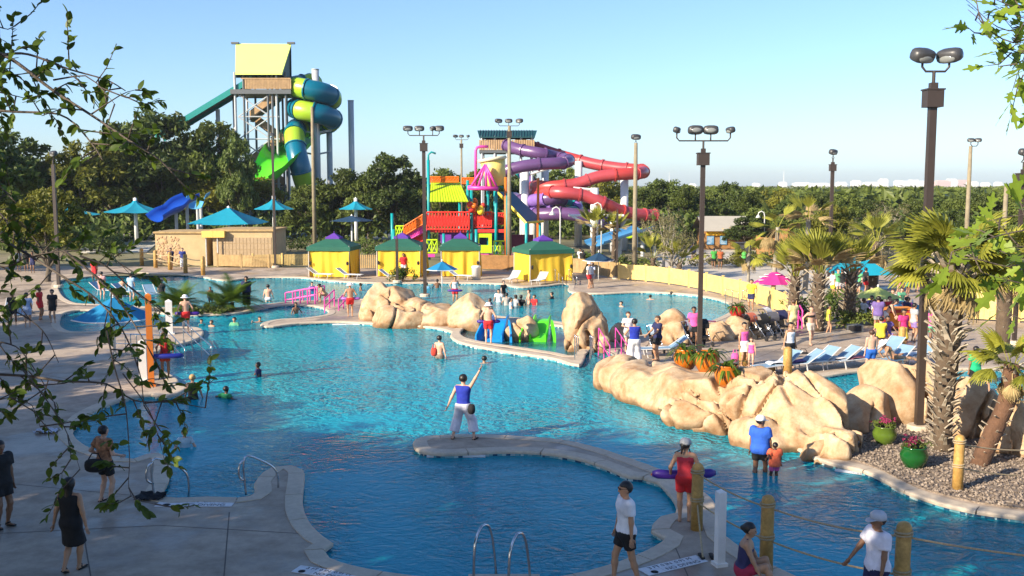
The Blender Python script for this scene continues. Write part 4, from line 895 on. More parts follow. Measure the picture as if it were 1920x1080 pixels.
# ---------------------------------------------------------------- play structure with the tipping bucket
def play():
    Y = 91; o = Vector((X(880, Y), Y, 0)); a = lambda x, y, d=0: A(x, y, Y+d)-o
    t = thing('play_structure', 'colourful climbing structure with red railings and lime roof', 'play structure', tuple(o))
    def post(x, y0, m=mTq, d=0, r=.14): q = MB(); p = a(x, y0, d); q.tube([(p.x,p.y,0),(p.x,p.y,p.z)], r, 8); q.build('post', m, t, True)
    for x, y, d in ((803,300,0),(735,400,1),(882,352,2),(877,338,0),(915,352,1),(950,362,-1),(832,438,-1),(893,430,-2),(987,418,-1),(1012,418,2),(928,352,3),(862,380,3),(738,430,0)): post(x, y, mTq, d)
    post(948, 332, mOrg, -1, .13); post(1009, 334, mOrg, 2, .13); post(880, 400, mRedR, 0, .1)
    # lime roof of standing-seam panels
    for k in range(14):
        u0, u1 = k/14, (k+1)/14; q = MB(); tl, tr, bl_, br = a(808,342,2), a(862,342,2), a(806,379,-1.5), a(879,379,-1.5)
        p = [tl.lerp(tr,u0), tl.lerp(tr,u1-.012), bl_.lerp(br,u1-.012), bl_.lerp(br,u0)]; e = Vector((0,-.05,.06)); q.add(p+[v+e for v in p], [(0,1,2,3),(7,6,5,4),(0,4,5,1),(1,5,6,2),(2,6,7,3),(3,7,4,0)]); q.build('roof_panel', mLimeR, t)
    def lattice(x0, x1, y0, y1, m, d=0, nx=10, panel=False, y0b=None, y1b=None):
        """railing: two bars, uprights and diagonal infill, possibly sloping"""
        y0b = y0 if y0b is None else y0b; y1b = y1 if y1b is None else y1b; A_, B_, C_, D_ = a(x0,y0,d), a(x1,y0b,d), a(x0,y1,d), a(x1,y1b,d); q = MB()
        q.tube([A_,B_], .08, 5); q.tube([C_,D_], .08, 5)
        for k in range(nx+1): u = k/nx; q.tube([A_.lerp(B_,u), C_.lerp(D_,u)], .05, 4)
        for k in range(nx):
            u, v = k/nx, (k+1)/nx; q.tube([A_.lerp(B_,u), C_.lerp(D_,v)], .05, 4); q.tube([A_.lerp(B_,v), C_.lerp(D_,u)], .05, 4)
        if panel:
            for k in range(nx): u, v = (k+.12)/nx, (k+.88)/nx; q.add([A_.lerp(B_,u).lerp(C_.lerp(D_,u),.25), A_.lerp(B_,v).lerp(C_.lerp(D_,v),.2), A_.lerp(B_,v).lerp(C_.lerp(D_,v),.8), A_.lerp(B_,u).lerp(C_.lerp(D_,u),.85)], [(0,1,2,3)])
        return q.build('railing', m, t)
    lattice(806,860,332,341,mOrg,1,9); lattice(866,892,334,345,mOrg,2,5)
    lattice(800,880,398,430,mRedR,-.5,14,True); lattice(882,922,398,426,mRedR,0,8,True); lattice(922,946,400,420,mRedR,1,5)
    lattice(757,797,424,402,mOrg,-.6,7,True,402,438) if False else lattice(757,797,425,442,mOrg,-.6,7,True,400,418)
    lattice(762,800,440,452,mPink,-.4,6,True,420,432); lattice(770,800,446,458,mRedR,0,5,True,436,450)
    lattice(800,820,450,474,mLimeR,-1,2); lattice(926,950,452,478,mLimeR,-1,2); lattice(742,757,424,444,mLimeR,0,2)
    for x0,x1,y0,y1,m,d in ((800,946,430,436,mRedR,0),(822,892,436,452,mViol,1),(826,846,440,456,mViol,-.3),(895,948,428,460,M('navy_panel',(.02,.02,.09),.6),2),(740,800,444,448,mRedD,1),(952,1000,440,470,M('maroon_panel',(.16,.02,.05),.6),3),(800,815,474,482,mPink,-1),(900,960,476,486,mPink,-1)):
        q = MB(); p0, p1 = a(x0,y1,d), a(x1,y0,d); q.box(p0.x,p1.x,p0.y,p0.y+.2,p0.z,p1.z); q.build('panel', m, t)
    q = MB(); p0, p1 = a(892,474,-2), a(922,438,-2); cx, cz = (p0.x+p1.x)/2, (p0.z+p1.z)/2; hx, hz = .42, .42
    for bx in ((p0.x,cx-hx,p0.z,p1.z),(cx+hx,p1.x,p0.z,p1.z),(cx-hx,cx+hx,p0.z,cz-hz+.25),(cx-hx,cx+hx,cz+hz+.1,p1.z)): q.box(bx[0],bx[1],p0.y,p0.y+.15,bx[2],bx[3])
    q.build('window_panel', mLimeR, t)
    # blue sloping roof with yellow edge
    q = MB(); p = [a(934,362,1), a(960,362,4), a(1018,416,3), a(986,419,-1)]; e = Vector((0,0,.12)); q.add(p+[v+e for v in p], [(3,2,1,0),(4,5,6,7),(0,1,5,4),(1,2,6,5),(2,3,7,6),(3,0,4,7)]); q.build('blue_roof', mBlueR, t)
    q = MB(); q.tube([p[0]+e*.5, p[3]+e*.5, p[2]+e*.5], .13, 6); q.build('roof_edge', mYelR, t)
    for i in range(14): q = MB(); q.ball(a(random.uniform(872,906), random.uniform(376,398), random.uniform(-1,2)), random.uniform(.25,.42), 8, 6); q.build('spray_ball', [mOrg, mYelR, mRedR][i % 3], t, True)
    for x, y in ((803,288),(930,352)): q = MB(); q.tube([a(x,y+20), a(x,y+2), a(x+6,y-3), a(x+14,y)], .1, 6); q.build('spray_pipe', mTq, t, True)
    # tipping bucket on its pink frame
    b = thing('tipping_bucket', 'giant yellow tipping bucket on a pink frame', 'water bucket', tuple(o)); c = a(927, 322, 0); s = Y/FPX
    T = Matrix.Translation(c) @ Matrix.Rotation(-.16, 4, 'Y'); q = MB(); prof = [(14*s,-27*s),(17*s,-24*s),(21*s,0),(23.5*s,22*s),(22*s,22*s),(20*s,0),(14*s,-22*s)]
    q.lathe(prof, 20); q.v = [tuple(T @ Vector(v)) for v in q.v]; q.build('bucket', M('bucket_cream', (.78, .58, .16), .45, .06), b, True)
    q = MB(); q.lathe([(23*s,20*s),(27*s,21*s),(27*s,26*s),(23*s,26*s)], 20); q.v = [tuple(T @ Vector(v)) for v in q.v]; q.build('rim', M('bucket_rim', (.72, .62, .42), .5), b, True)
    for x in (882, 896, 912, 922, 932): q = MB(); q.tube([a(910,308,-1.6), a(x,352,-1.6)], .12, 6); q.build('frame_leg', mPink, b, True)
    q = MB(); q.tube([a(877,352,-1.6), a(934,354,-1.6)], .2, 8); q.tube([a(877,352,1.6), a(934,354,1.6)], .2, 8); q.build('frame_ring', mPink, b, True)
    q = MB(); q.tube([a(892,350), a(892,282), a(894,277), a(900,275), a(915,275)], .13, 7); q.build('water_pipe', mPink, b, True)
    for x in (884, 930): q = MB(); p = a(x, 354, 0); q.tube([(p.x,p.y,0),(p.x,p.y,p.z)], .15, 8); q.build('post', mTq, b, True)
play()
# smaller slides
def chute(name, label, pts, Y, w, m, depth=.6):
    o = Vector((X(pts[0][0], Y), Y, 0)); pts = catmull(A0(o, pts, Y), .5, False); vs, fs = [], []; k = 9; t = thing(name, label, 'water slide', tuple(o))
    for i, p in enumerate(pts):
        d = (pts[min(i+1,len(pts)-1)]-pts[max(i-1,0)]).normalized(); x = d.cross(Vector((0,0,1))).normalized(); u = x.cross(d)
        for j in range(k): th = math.pi*j/(k-1); vs.append(p+x*math.cos(th)*w-u*math.sin(th)*depth+u*depth)
        for j in range(k): th = math.pi*(k-1-j)/(k-1); vs.append(p+x*math.cos(th)*(w+.06)-u*math.sin(th)*(depth+.06)+u*depth)
    K = 2*k
    for i in range(len(pts)-1):
        for j in range(K): q2 = (j+1) % K; fs.append((i*K+j, i*K+q2, (i+1)*K+q2, (i+1)*K+j))
    q = MB(); q.add(vs, fs); q.build('chute', m, t, True)
    for i in (len(pts)//5, len(pts)//2):
        p = pts[i]; q = MB(); q.tube([(p.x,p.y,0),(p.x,p.y,max(p.z-.02,.1))], .18, 8); q.build('leg', mGalv, t)
    return t
mBlueP = M('blue_fibreglass', (.01, .07, .42), .3, .06, 1); mSky = M('sky_blue_fibreglass', (.10, .35, .60), .3)
chute('blue_slide', 'wavy blue slide behind the left teal shade', [(362,376,2),(345,384,1),(330,398,0),(314,404,-1),(296,416,-2)], 108, 1.5, mBlueP, .9)
chute('blue_slide', 'pale blue slide top beside the wavy blue slide', [(378,372,3),(370,378,1),(366,392,0)], 112, 1.0, mSky, .8)
chute('blue_slide', 'blue slide with pale edge behind the thin palms', [(1212,432,4),(1180,440,2),(1150,450,0),(1115,462,-2)], 88, 1.1, mSky, .5)
chute('green_slide', 'lime slide piece left of the sparse tree', [(1235,434,4),(1205,440,3),(1180,446,2)], 92, .9, mLimeR, .5)
# kiddie slides by the rocks
for x, m, lab, w in ((931, M('kid_blue', (.01, .25, .62), .35), 'small blue kiddie slide beside the pale rock mound', .38), (1012, mGreenP, 'small green kiddie slide beside the rock pillar', .38)):
    o = P(x, 632); o.y += .2; t = thing('kiddie_slide', lab, 'slide', tuple(o), -.15); pr = catmull([Vector((0,1.3,.62)), Vector((0,.7,.58)), Vector((0,-.2,.16)), Vector((0,-.8,-.02))], .12, False)
    q = MB(); vs, fs = [], []
    for p in pr:
        for xx, dz in ((-w,.20),(-w*.86,.22),(-w*.74,.02),(w*.74,.02),(w*.86,.22),(w,.20),(w*1.02,-.2),(-w*1.02,-.2)): vs.append((xx, p.y, max(p.z+dz, -.25)))
    for i in range(len(pr)-1):
        for j in range(8): k = (j+1) % 8; fs.append((i*8+j, i*8+k, (i+1)*8+k, (i+1)*8+j))
    fs += [tuple(range(8))[::-1], tuple((len(pr)-1)*8+j for j in range(8))]; q.add(vs, fs); q.build('chute', m, t)
    for s in (-1, 1):
        q = MB(); vs = []; n = 10
        for i in range(n+1):
            u = i/n; y = -.85+u*1.2; zt = .18+.55*math.sin(min(1, u*1.1)*math.pi/2); xx = s*(w+.30*(1-u)+.12)
            vs += [(xx-.05,y,-.3),(xx+.05,y,-.3),(xx+.03,y,zt),(xx-.03,y,zt)]
        fs = [(i*4+j, i*4+(j+1)%4, (i+1)*4+(j+1)%4, (i+1)*4+j) for i in range(n) for j in range(4)]+[(0,1,2,3),(4*n+3,4*n+2,4*n+1,4*n)]
        q.add(vs, fs); q.build('side_wing', m, t)
# ---------------------------------------------------------------- palms and planting
mFan = leafmat('fan_leaf', (.09, .11, .012), (.44, .43, .06), .3, .5); mFanD = leafmat('dead_fan_leaf', (.22, .15, .06), (.52, .40, .19), .25, .7)
mBoot = leafmat('palm_boot', (.16, .13, .095), (.50, .43, .33), 0., .9); mFibre = M('palm_fibre', (.10, .07, .045), .95, .3, 6, .8); mRedTr = M('reddish_palm_trunk', (.12, .062, .035), .95, .35, 5, .9)
mFlor = M('foliage_green', (.05, .13, .015), .5, .4, 6)
def fan_mesh(name, seg, blade, pet, spread, droop, mat, fold=.25, seed=0, w=.055):
    """a fan leaf: stalk along +x, blades radiating from its end"""
    r = random.Random(seed); V, F, val = [], [], []; b = r.random()
    def quad(a, c, wa, wc, n, v):
        d = (c-a).normalized(); s = d.cross(n); s = s.normalized() if s.length > 1e-6 else Vector((0, 1, 0)); k = len(V)
        V.extend([a-s*wa, a+s*wa, c+s*wc, c-s*wc]); F.append((k, k+1, k+2, k+3)); val.extend([v]*4)
    pts = [Vector((pet*u, 0, -droop*.25*pet*u*u)) for u in (0, .33, .66, 1)]
    for a, c in zip(pts, pts[1:]): quad(a, c, .022, .018, Vector((0, 0, 1)), .5)
    h = pts[-1]; base = Vector((1, 0, -droop*.4)).normalized()
    for i in range(seg):
        u = (i+.5)/seg*2-1; a = u*spread; L = blade*(1-.28*abs(u)**2)*r.uniform(.92, 1.06)
        d = Vector((math.cos(a), math.sin(a), -droop*.35+fold*(1-abs(u))*-.3)).normalized(); p = h.copy(); st = 4; v = min(1, max(0, .25+.5*b+r.uniform(-.25, .25)))
        for k in range(st):
            g = (k+1)/st; d2 = (d+Vector((0, 0, -droop*.55*g*g*(1+r.uniform(-.2, .4))))).normalized(); q = p+d2*(L/st); wk = lambda t: w*math.sin(min(1, .18+t*1.0)*math.pi*.92)+.004
            quad(p, q, wk(k/st), wk((k+1)/st)*(.8 if k == st-1 else 1), Vector((0, 0, 1)) + Vector((0, .3*(1 if i % 2 else -1), 0)), v); p = q
    return npmesh(name, [tuple(v) for v in V], F, mat, False, val)
FANS = [fan_mesh('frond', 26, .85, .75, 2.1, .5+.25*k, mFan, seed=k) for k in range(4)]; FAND = [fan_mesh('dead_frond', 18, .8, .6, 1.2, 1.5, mFanD, seed=20+k, w=.03) for k in range(2)]
_b = MB(); _b.add([(-.055,0,0),(.055,0,0),(.03,.13,.26),(-.03,.13,.26),(-.05,-.03,.02),(.05,-.03,.02),(.022,.17,.25),(-.022,.17,.25)], [(0,3,2,1),(4,5,6,7),(0,1,5,4),(2,3,7,6),(1,2,6,5),(3,0,4,7)], 0)
BOOTS = []
for k in range(4):
    _c = MB(); _c.v = list(_b.v); _c.f = list(_b.f); _c.m = list(_b.m); _c.c = [.15+.25*k]*8; BOOTS.append(_c.mesh('leaf_base', mBoot))
def orient(o, loc, az, el, roll=0, s=1.):
    """turn a frond whose stalk is +x to azimuth az and elevation el"""
    o.location = loc; o.rotation_euler = (Matrix.Rotation(az, 4, 'Z') @ Matrix.Rotation(-el, 4, 'Y') @ Matrix.Rotation(roll, 4, 'X')).to_euler(); o.scale = (s, s, s)
def palm(px, base, label, pts, r0, r1, fronds, dead, size=1., boots=0, tr=None, elr=(-.5, 1.3), name='sabal_palm', Y=None, deade=(-1.3, -.6), bs=1., fans=None):
    """pts: trunk line as (dx, dz) offsets in metres"""
    b = P(px, base) if Y is None else Vector((X(px, Y), Y, 0)); t = thing(name, label, 'palm tree', (b.x, b.y, 0)); line = catmull([Vector((dx, dy, dz)) for dx, dy, dz in pts], .25, False)
    n = len(line); q = MB(); q.tube(line, [r0+(r1-r0)*i/(n-1)+random.uniform(-.012, .012) for i in range(n)], 12); q.build('trunk', tr or mFibre, t, True)
    for i in range(boots):
        u = (i+.5)/boots; k = min(n-2, int(u*(n-1))); p = line[k].lerp(line[k+1], u*(n-1)-k); az = i*2.39996; rr = (r0+(r1-r0)*u)*.88
        o = link('leaf_base', BOOTS[random.randrange(4)], t); o.location = p+Vector((math.cos(az)*rr, math.sin(az)*rr, 0)); o.rotation_euler = (random.uniform(-.55, .0), random.uniform(-.3, .3), az-math.pi/2+random.uniform(-.4, .4)); s = bs*random.uniform(.75, 1.35)*(.6+.55*u); o.scale = (s, s, s*random.uniform(.8, 1.2))
    top = line[-1]
    for i in range(fronds):
        u = (i+.5)/fronds; el = elr[0]+(elr[1]-elr[0])*u; az = i*2.39996+random.uniform(-.3, .3); fl = fans or FANS
        orient(link('frond', fl[random.randrange(len(fl))], t), top+Vector((math.cos(az)*r1*.6, math.sin(az)*r1*.6, .15*u-.1)), az, el, random.uniform(-.5, .5), size*random.uniform(.85, 1.1))
    for i in range(dead):
        az = i*2.39996+1; orient(link('dead_frond', FAND[i % 2], t), top+Vector((math.cos(az)*r1*.7, math.sin(az)*r1*.7, -.15)), az, random.uniform(*deade), random.uniform(-.5, .5), size*random.uniform(.8, 1.1))
    return t
palm(1768, 848, 'big sabal palm with shaggy boot-covered trunk', [(0,0,-.1),(.0,.1,1.2),(.1,.2,2.6),(.14,.25,4.85)], .22, .33, 36, 18, .95, 250, bs=1.25, elr=(-.15, 1.5))
palm(1832, 874, 'small leaning sabal palm with reddish curved trunk', [(0,0,-.1),(.35,.1,.7),(.72,.15,1.6),(.80,.15,2.5)], .22, .19, 18, 12, .62, 40, mRedTr, elr=(-.2, 1.4), bs=.7)
UPF = [fan_mesh('frond', 14, .9, .7, .75, .15+.2*k, mFan, seed=40+k, w=.04) for k in range(3)]
palm(1490, 640, 'left tied palm with pale trunk by the magenta umbrella', [(0,0,0),(.05,0,1.2),(.1,0,2.4)], .30, .24, 16, 6, 1.15, 70, elr=(1.0, 1.52), Y=48, deade=(.9, 1.4), bs=1.1, fans=UPF)
palm(1537, 622, 'tallest tied palm with brown dead fronds on top', [(0,0,0),(.0,0,1.4),(.05,0,2.7)], .34, .28, 20, 9, 1.45, 90, elr=(1.0, 1.52), Y=46, deade=(1.0, 1.5), bs=1.2, fans=UPF)
palm(1596, 610, 'right tied palm in front of the teal shade umbrella', [(0,0,0),(.05,0,1.3),(.1,0,2.6)], .32, .25, 16, 6, 1.3, 80, elr=(1.0, 1.52), Y=48, deade=(1.0, 1.5), bs=1.1, fans=UPF)
palm(1452, 540, 'far thin palm with dry hanging fronds left of the tied palms', [(0,0,0),(.1,0,2.0),(.2,0,4.2)], .16, .12, 10, 10, 1.2, 0, Y=62, tr=mBarkP, deade=(-1.2, .2), fans=UPF)
palm(1512, 540, 'far tied palm with straw-coloured top behind the tallest tied palm', [(0,0,0),(.1,0,2.4),(.1,0,4.6)], .2, .16, 8, 12, 1.3, 0, Y=64, tr=mBarkP, deade=(.2, 1.4), fans=UPF)
palm(1640, 560, 'pale-trunked palm behind the lime umbrella', [(0,0,0),(.0,0,1.6),(.1,0,3.2)], .3, .24, 10, 8, 1.3, 40, Y=64, elr=(.5, 1.5), fans=UPF)
palm(1112, 520, 'left thin palm with tied fronds behind the navy umbrella', [(0,0,0),(.05,0,1.8),(.1,0,3.6)], .2, .15, 12, 4, 1.2, 30, Y=76, elr=(.7, 1.5), deade=(.5, 1.2), fans=UPF)
palm(1150, 520, 'right thin palm with tied fronds by the timber lamp pole', [(0,0,0),(.05,0,1.6),(.1,0,3.3)], .2, .15, 10, 5, 1.1, 20, Y=76, elr=(.7, 1.5), deade=(.5, 1.2), fans=UPF)
palm(1225, 510, 'low palm with upright fronds left of the tall brown lamp pole', [(0,0,0),(.0,0,.7),(.0,0,1.4)], .2, .18, 12, 2, 1.3, 20, Y=74, elr=(.4, 1.5), fans=UPF)
palm(1275, 510, 'low palm behind the tall brown lamp pole', [(0,0,0),(.0,0,.6),(.0,0,1.2)], .2, .18, 10, 4, 1.2, 20, Y=72, elr=(.4, 1.5), fans=UPF)
palm(1890, 470, 'sabal palm crown high behind the oak leaves at right', [(0,0,0),(.0,0,2.0),(.0,0,3.9)], .28, .3, 20, 12, 1.15, 30, Y=40, elr=(-.3, 1.4))
palm(1405, 520, 'small dark palm in front of the cedar fence', [(0,0,0),(.0,0,1.0),(.0,0,2.3)], .12, .09, 12, 3, .9, 0, Y=66, tr=mBarkP, elr=(-.4, 1.2))
# feathery palms on the planted spit
def feather(name, L, n, droop, mat, seed):
    r = random.Random(seed); V, F, val = [], [], []; p = Vector((0,0,0)); d = Vector((1,0,.2)).normalized(); pts = [p]
    for k in range(8): d = (d+Vector((0,0,-droop/8))).normalized(); p = p+d*(L/8); pts.append(p)
    b = r.random()
    for i in range(n):
        u = .12+.88*i/n; k = min(7, int(u*8)); q = pts[k].lerp(pts[k+1], u*8-k); t = (pts[k+1]-pts[k]).normalized()
        for s in (-1, 1):
            l = L*.36*math.sin(math.pi*(.15+.8*u))*r.uniform(.85, 1.1); e = q+(t*.55+Vector((0, s, -.1))).normalized()*l; w = .014*L; m = len(V)
            V += [q-t*w, q+t*w, e]; F.append((m, m+1, m+2)); val += [min(1, max(0, .2+.5*b+r.uniform(-.2, .3)))]*3
    return npmesh(name, [tuple(v) for v in V], F, mat, False, val)
FEA = [feather('frond', 1.6, 30, .9+.3*k, mLeafN, k) for k in range(3)]
def fernpalm(px, base, label, n, s, Y=None, name='pygmy_palm', el=(.1, 1.4), z=0):
    b = P(px, base) if Y is None else Vector((X(px, Y), Y, 0)); t = thing(name, label, 'plant', (b.x, b.y, z)); q = MB(); q.tube([(0,0,0),(0,0,.35*s)], [.1*s,.08*s], 7); q.build('stem', mFibre, t)
    for i in range(n):
        az = i*2.39996; u = (i+.5)/n; orient(link('frond', FEA[i % 3], t), Vector((0, 0, .3*s)), az, el[0]+(el[1]-el[0])*u, random.uniform(-.4, .4), s*random.uniform(.8, 1.15))
    return t
fernpalm(338, 583, 'feathery palm behind the lifeguard in red shorts', 26, 1.0); fernpalm(318, 582, 'smaller feathery palm at the left end of the planted spit', 18, .75)
fernpalm(436, 580, 'fuller feathery palm beside the man in navy', 30, 1.15); fernpalm(415, 583, 'low feathery palm left of the fuller one', 16, .7)
# planted strip on the spit
def shrub(px, base, w, h, label, mat, Y=None, n=30, per=22, s=(.05, .11), name='shrub', z=0, grp=None):
    b = P(px, base) if Y is None else Vector((X(px, Y), Y, 0)); t = thing(name, label, 'shrub', (b.x, b.y, z), 0, grp)
    C = np.stack([rng.normal(size=n)*w*.4, rng.normal(size=n)*w*.3, h*(.25+.65*rng.random(n))], 1); V, F, val = leaves(C, np.full(n, h*.3), per, s[0], s[1]); V[:, 2] = np.maximum(V[:, 2], .02)
    link('foliage', npmesh('foliage', V, F, mat, False, val), t); q = MB()
    for k in range(5): q.tube([(0,0,0), (random.uniform(-.2,.2)*w, random.uniform(-.2,.2)*w, h*.6)], [.03, .012], 5)
    q.build('stems', mBark, t); return t
for px, base, w, h, lab, m in ((375,587,1.6,.35,'low ground shrub on the planted spit before the boy',mLeafM),(405,586,1.2,.3,'dark low shrub between the spit palms',mLeafD),(205,487,1.6,2.0,'dark shrub against the shaded wall left of the shower hut',mLeafD),(755,528,1.1,1.0,'green bush in a pot before the second cabana',mLeafN),(1570,598,2.6,1.0,'green shrub bed right of the tallest tied palm',mLeafN),(1605,612,2.4,.8,'low hedge along the deck below the lime umbrella',mLeafM),(1520,606,1.8,1.2,'dark shrub behind the woman in the black top',mLeafD),(1640,610,1.6,.7,'low hedge beside the seated crowd',mLeafM),(1560,575,2.0,1.0,'spiky green shrub behind the black box',mLeafN),(1425,497,2.6,1.1,'round green shrub before the cedar fence',mLeafM),(1500,505,3,1.2,'green shrub right of the cedar fence',mLeafM),(1340,500,3,1.2,'shrub behind the curved fence by the sparse tree',mLeafB),(1180,510,3.5,1.3,'shrub bed behind the curved fence left end',mLeafM),(1100,505,3,1.3,'green shrub behind the shaded picket fence',mLeafN),(690,480,3,1.6,'dark shrub behind the picket fence between cabanas',mLeafD),(610,470,4,1.6,'dark shrub behind the leftmost cabana',mLeafD),(545,470,4,1.4,'shrub right of the tan shower hut',mLeafD),(870,470,4,1.8,'yellow-green shrub under the play structure',mLeafN),(1000,478,3,1.5,'yellow-green shrub left of the rightmost cabana',mLeafN),(840,470,3,1.6,'green shrub behind the third cabana',mLeafN)):
    shrub(px, base, w, h, lab, m, n=40, s=(.08, .18) if base < 520 else (.05, .12))
# undergrowth closes the gaps between the far trunks
n = 1500; Yu = np.concatenate([98+48*rng.random(900), 100+50*rng.random(600)]); Xu = np.concatenate([(rng.random(900)*.82-.56)*Yu[:900], (rng.random(600)*.5+.12)*Yu[900:]])
k_ = ~((Xu/Yu > -.06) & (Xu/Yu < .15) & (Yu < 122)) & ~((Xu/Yu < -.08) & (Xu/Yu > -.40) & (Yu < 116)) & ~((Xu/Yu > .17) & (Xu/Yu < .34) & (Yu < 118)); Xu, Yu = Xu[k_], Yu[k_]
V, F, val = leaves(np.stack([Xu, Yu, 1.0+1.6*rng.random(len(Xu))], 1), np.full(len(Xu), 2.0), 26, .3, .6, .5, .9)
stuff(link('undergrowth', npmesh('undergrowth', V, F, mLeafD, False, val)))['label'] = 'dark undergrowth between the far trees'
# ---------------------------------------------------------------- pots
def pot(px, base, r, h, mat, label, plant, z=0., Y=None, lid=False):
    b = P(px, base, z) if Y is None else Vector((X(px, Y), Y, z)); t = thing('plant_pot', label, 'plant pot', (b.x, b.y, b.z))
    q = MB(); q.lathe([(r*.55,0),(r*.62,.01),(r*.95,h*.38),(r,h*.62),(r*.82,h*.9),(r*.88,h*.94),(r*.9,h),(r*.78,h),(r*.75,h*.85)], 20); q.build('pot', mat, t, True)
    q = MB(); q.lathe([(.0,h*.86),(r*.76,h*.87)], 12); q.build('soil', M('soil', (.05, .035, .025), .95), t)
    if plant == 'spill':
        for i in range(46):
            az = i*2.39996; L = r*random.uniform(1.2, 2.0); el = random.uniform(.2, 1.2); V = []; f = MB(); p = Vector((math.cos(az)*r*.3, math.sin(az)*r*.3, h*.9)); d = Vector((math.cos(az)*math.cos(el), math.sin(az)*math.cos(el), math.sin(el))); sd = Vector((-math.sin(az), math.cos(az), 0)); vs = []
            for k in range(6): w_ = .035*math.sin(math.pi*(.15+.8*k/5))*(r/.3); vs += [p-sd*w_, p+sd*w_]; d = (d+Vector((0,0,-.38))).normalized(); p = p+d*L/5
            f.add(vs, [(2*k,2*k+1,2*k+3,2*k+2) for k in range(5)], 0, random.random()); f.build('leaf', mLeafN, t)
    else:
        n = 26; C = np.stack([rng.normal(size=n)*r*.42, rng.normal(size=n)*r*.42, h+.1*rng.random(n)], 1); V, F, val = leaves(C, np.full(n, .09), 14, .025, .05); link('foliage', npmesh('foliage', V, F, mLeafM, False, val), t)
        n = 20; C = np.stack([rng.normal(size=n)*r*.45, rng.normal(size=n)*r*.45, h+.08+.14*rng.random(n)], 1); V, F, val = leaves(C, np.full(n, .045), 10, .02, .04); stuff(link('flowers', npmesh('flowers', V, F, leafmat('magenta_petal', (.14, .008, .04), (.50, .06, .18), .2), False, val), t))
    return t
mOrP = M('orange_glaze', (.50, .14, .012), .25, .2, 3, spec=.6); mGrP = M('green_glaze', (.008, .085, .016), .12, .2, 3, spec=.7); mGrL = M('light_green_glaze', (.09, .15, .018), .2, .2, 3, spec=.6); mRdP = M('red_glaze', (.38, .02, .02), .25, .15, 3)
from mathutils.bvhtree import BVHTree
_oc = [o for o in COL.objects if o.name == 'rock_outcrop'][0]; _bv = BVHTree.FromPolygons([tuple(v.co+_oc.location) for v in _oc.data.vertices], [tuple(p.vertices) for p in _oc.data.polygons])
for px, py, r, h, lab in ((1290,692,.36,.56,'left orange pot on the rock outcrop'),(1331,696,.36,.56,'middle orange pot on the rock outcrop'),(1369,710,.33,.52,'right orange pot on the rock outcrop')):
    hit = _bv.ray_cast(Vector((0, 0, CH)), ray(px, py).normalized())[0] or P(px, py, .9)
    dn = _bv.ray_cast(Vector((hit.x, hit.y+.15, 6)), Vector((0, 0, -1)))[0]; zz = dn.z if dn else hit.z
    pot(px, py, r*1.12, h*1.2, mOrP, lab, 'spill', zz-.02, Y=hit.y+.15)
pot(1386, 596, .36, .55, mRdP, 'red pot on the low rock bank above the strollers', 'spill', .85, Y=44.3)
pot(1658, 832, .31, .48, mGrL, 'light green pot with red flowers beside the boulder', 'fl', .03); pot(1713, 876, .33, .52, mGrP, 'dark green glazed pot with pink flowers on the gravel', 'fl', .03)
# ---------------------------------------------------------------- people
SK = {'l': M('skin_light', (.56, .33, .23), .5, .06, 8), 't': M('skin_tan', (.44, .24, .14), .5, .06, 8), 'b': M('skin_brown', (.22, .11, .06), .5, .06, 8), 'd': M('skin_dark', (.10, .05, .03), .5, .06, 8)}
mEye = M('eye_dark', (.02, .015, .012), .3); mLip = M('lip', (.35, .12, .10), .5); mHairB = M('hair_black', (.012, .009, .008), .45, .3, 20); mHairN = M('hair_brown', (.07, .035, .018), .5, .3, 20); mHairY = M('hair_blond', (.45, .30, .12), .5, .2, 20)
HC = {'k': mHairB, 'n': mHairN, 'y': mHairY}
CLO = {}
def cl(c):
    c = tuple(c)
    if c not in CLO: CLO[c] = M('cloth_%d' % len(CLO), c, .85, .18, 5, .55, bscale=11)
    return CLO[c]
CLO[(.301,.12,.06)] = M('patterned_cloth', (.10, .05, .03), .85, .1, 9, .4, col2=(.55, .26, .13))
def ik(a, b, l1, l2, pole):
    d = b-a; L = min(max(d.length, .05), (l1+l2)*.999); d = d.normalized(); b2 = a+d*L; c = (l1*l1-l2*l2+L*L)/(2*L); h = math.sqrt(max(l1*l1-c*c, 1e-6))
    p = pole-d*pole.dot(d); p = p.normalized() if p.length > 1e-4 else d.orthogonal().normalized(); return a+d*c+p*h, b2
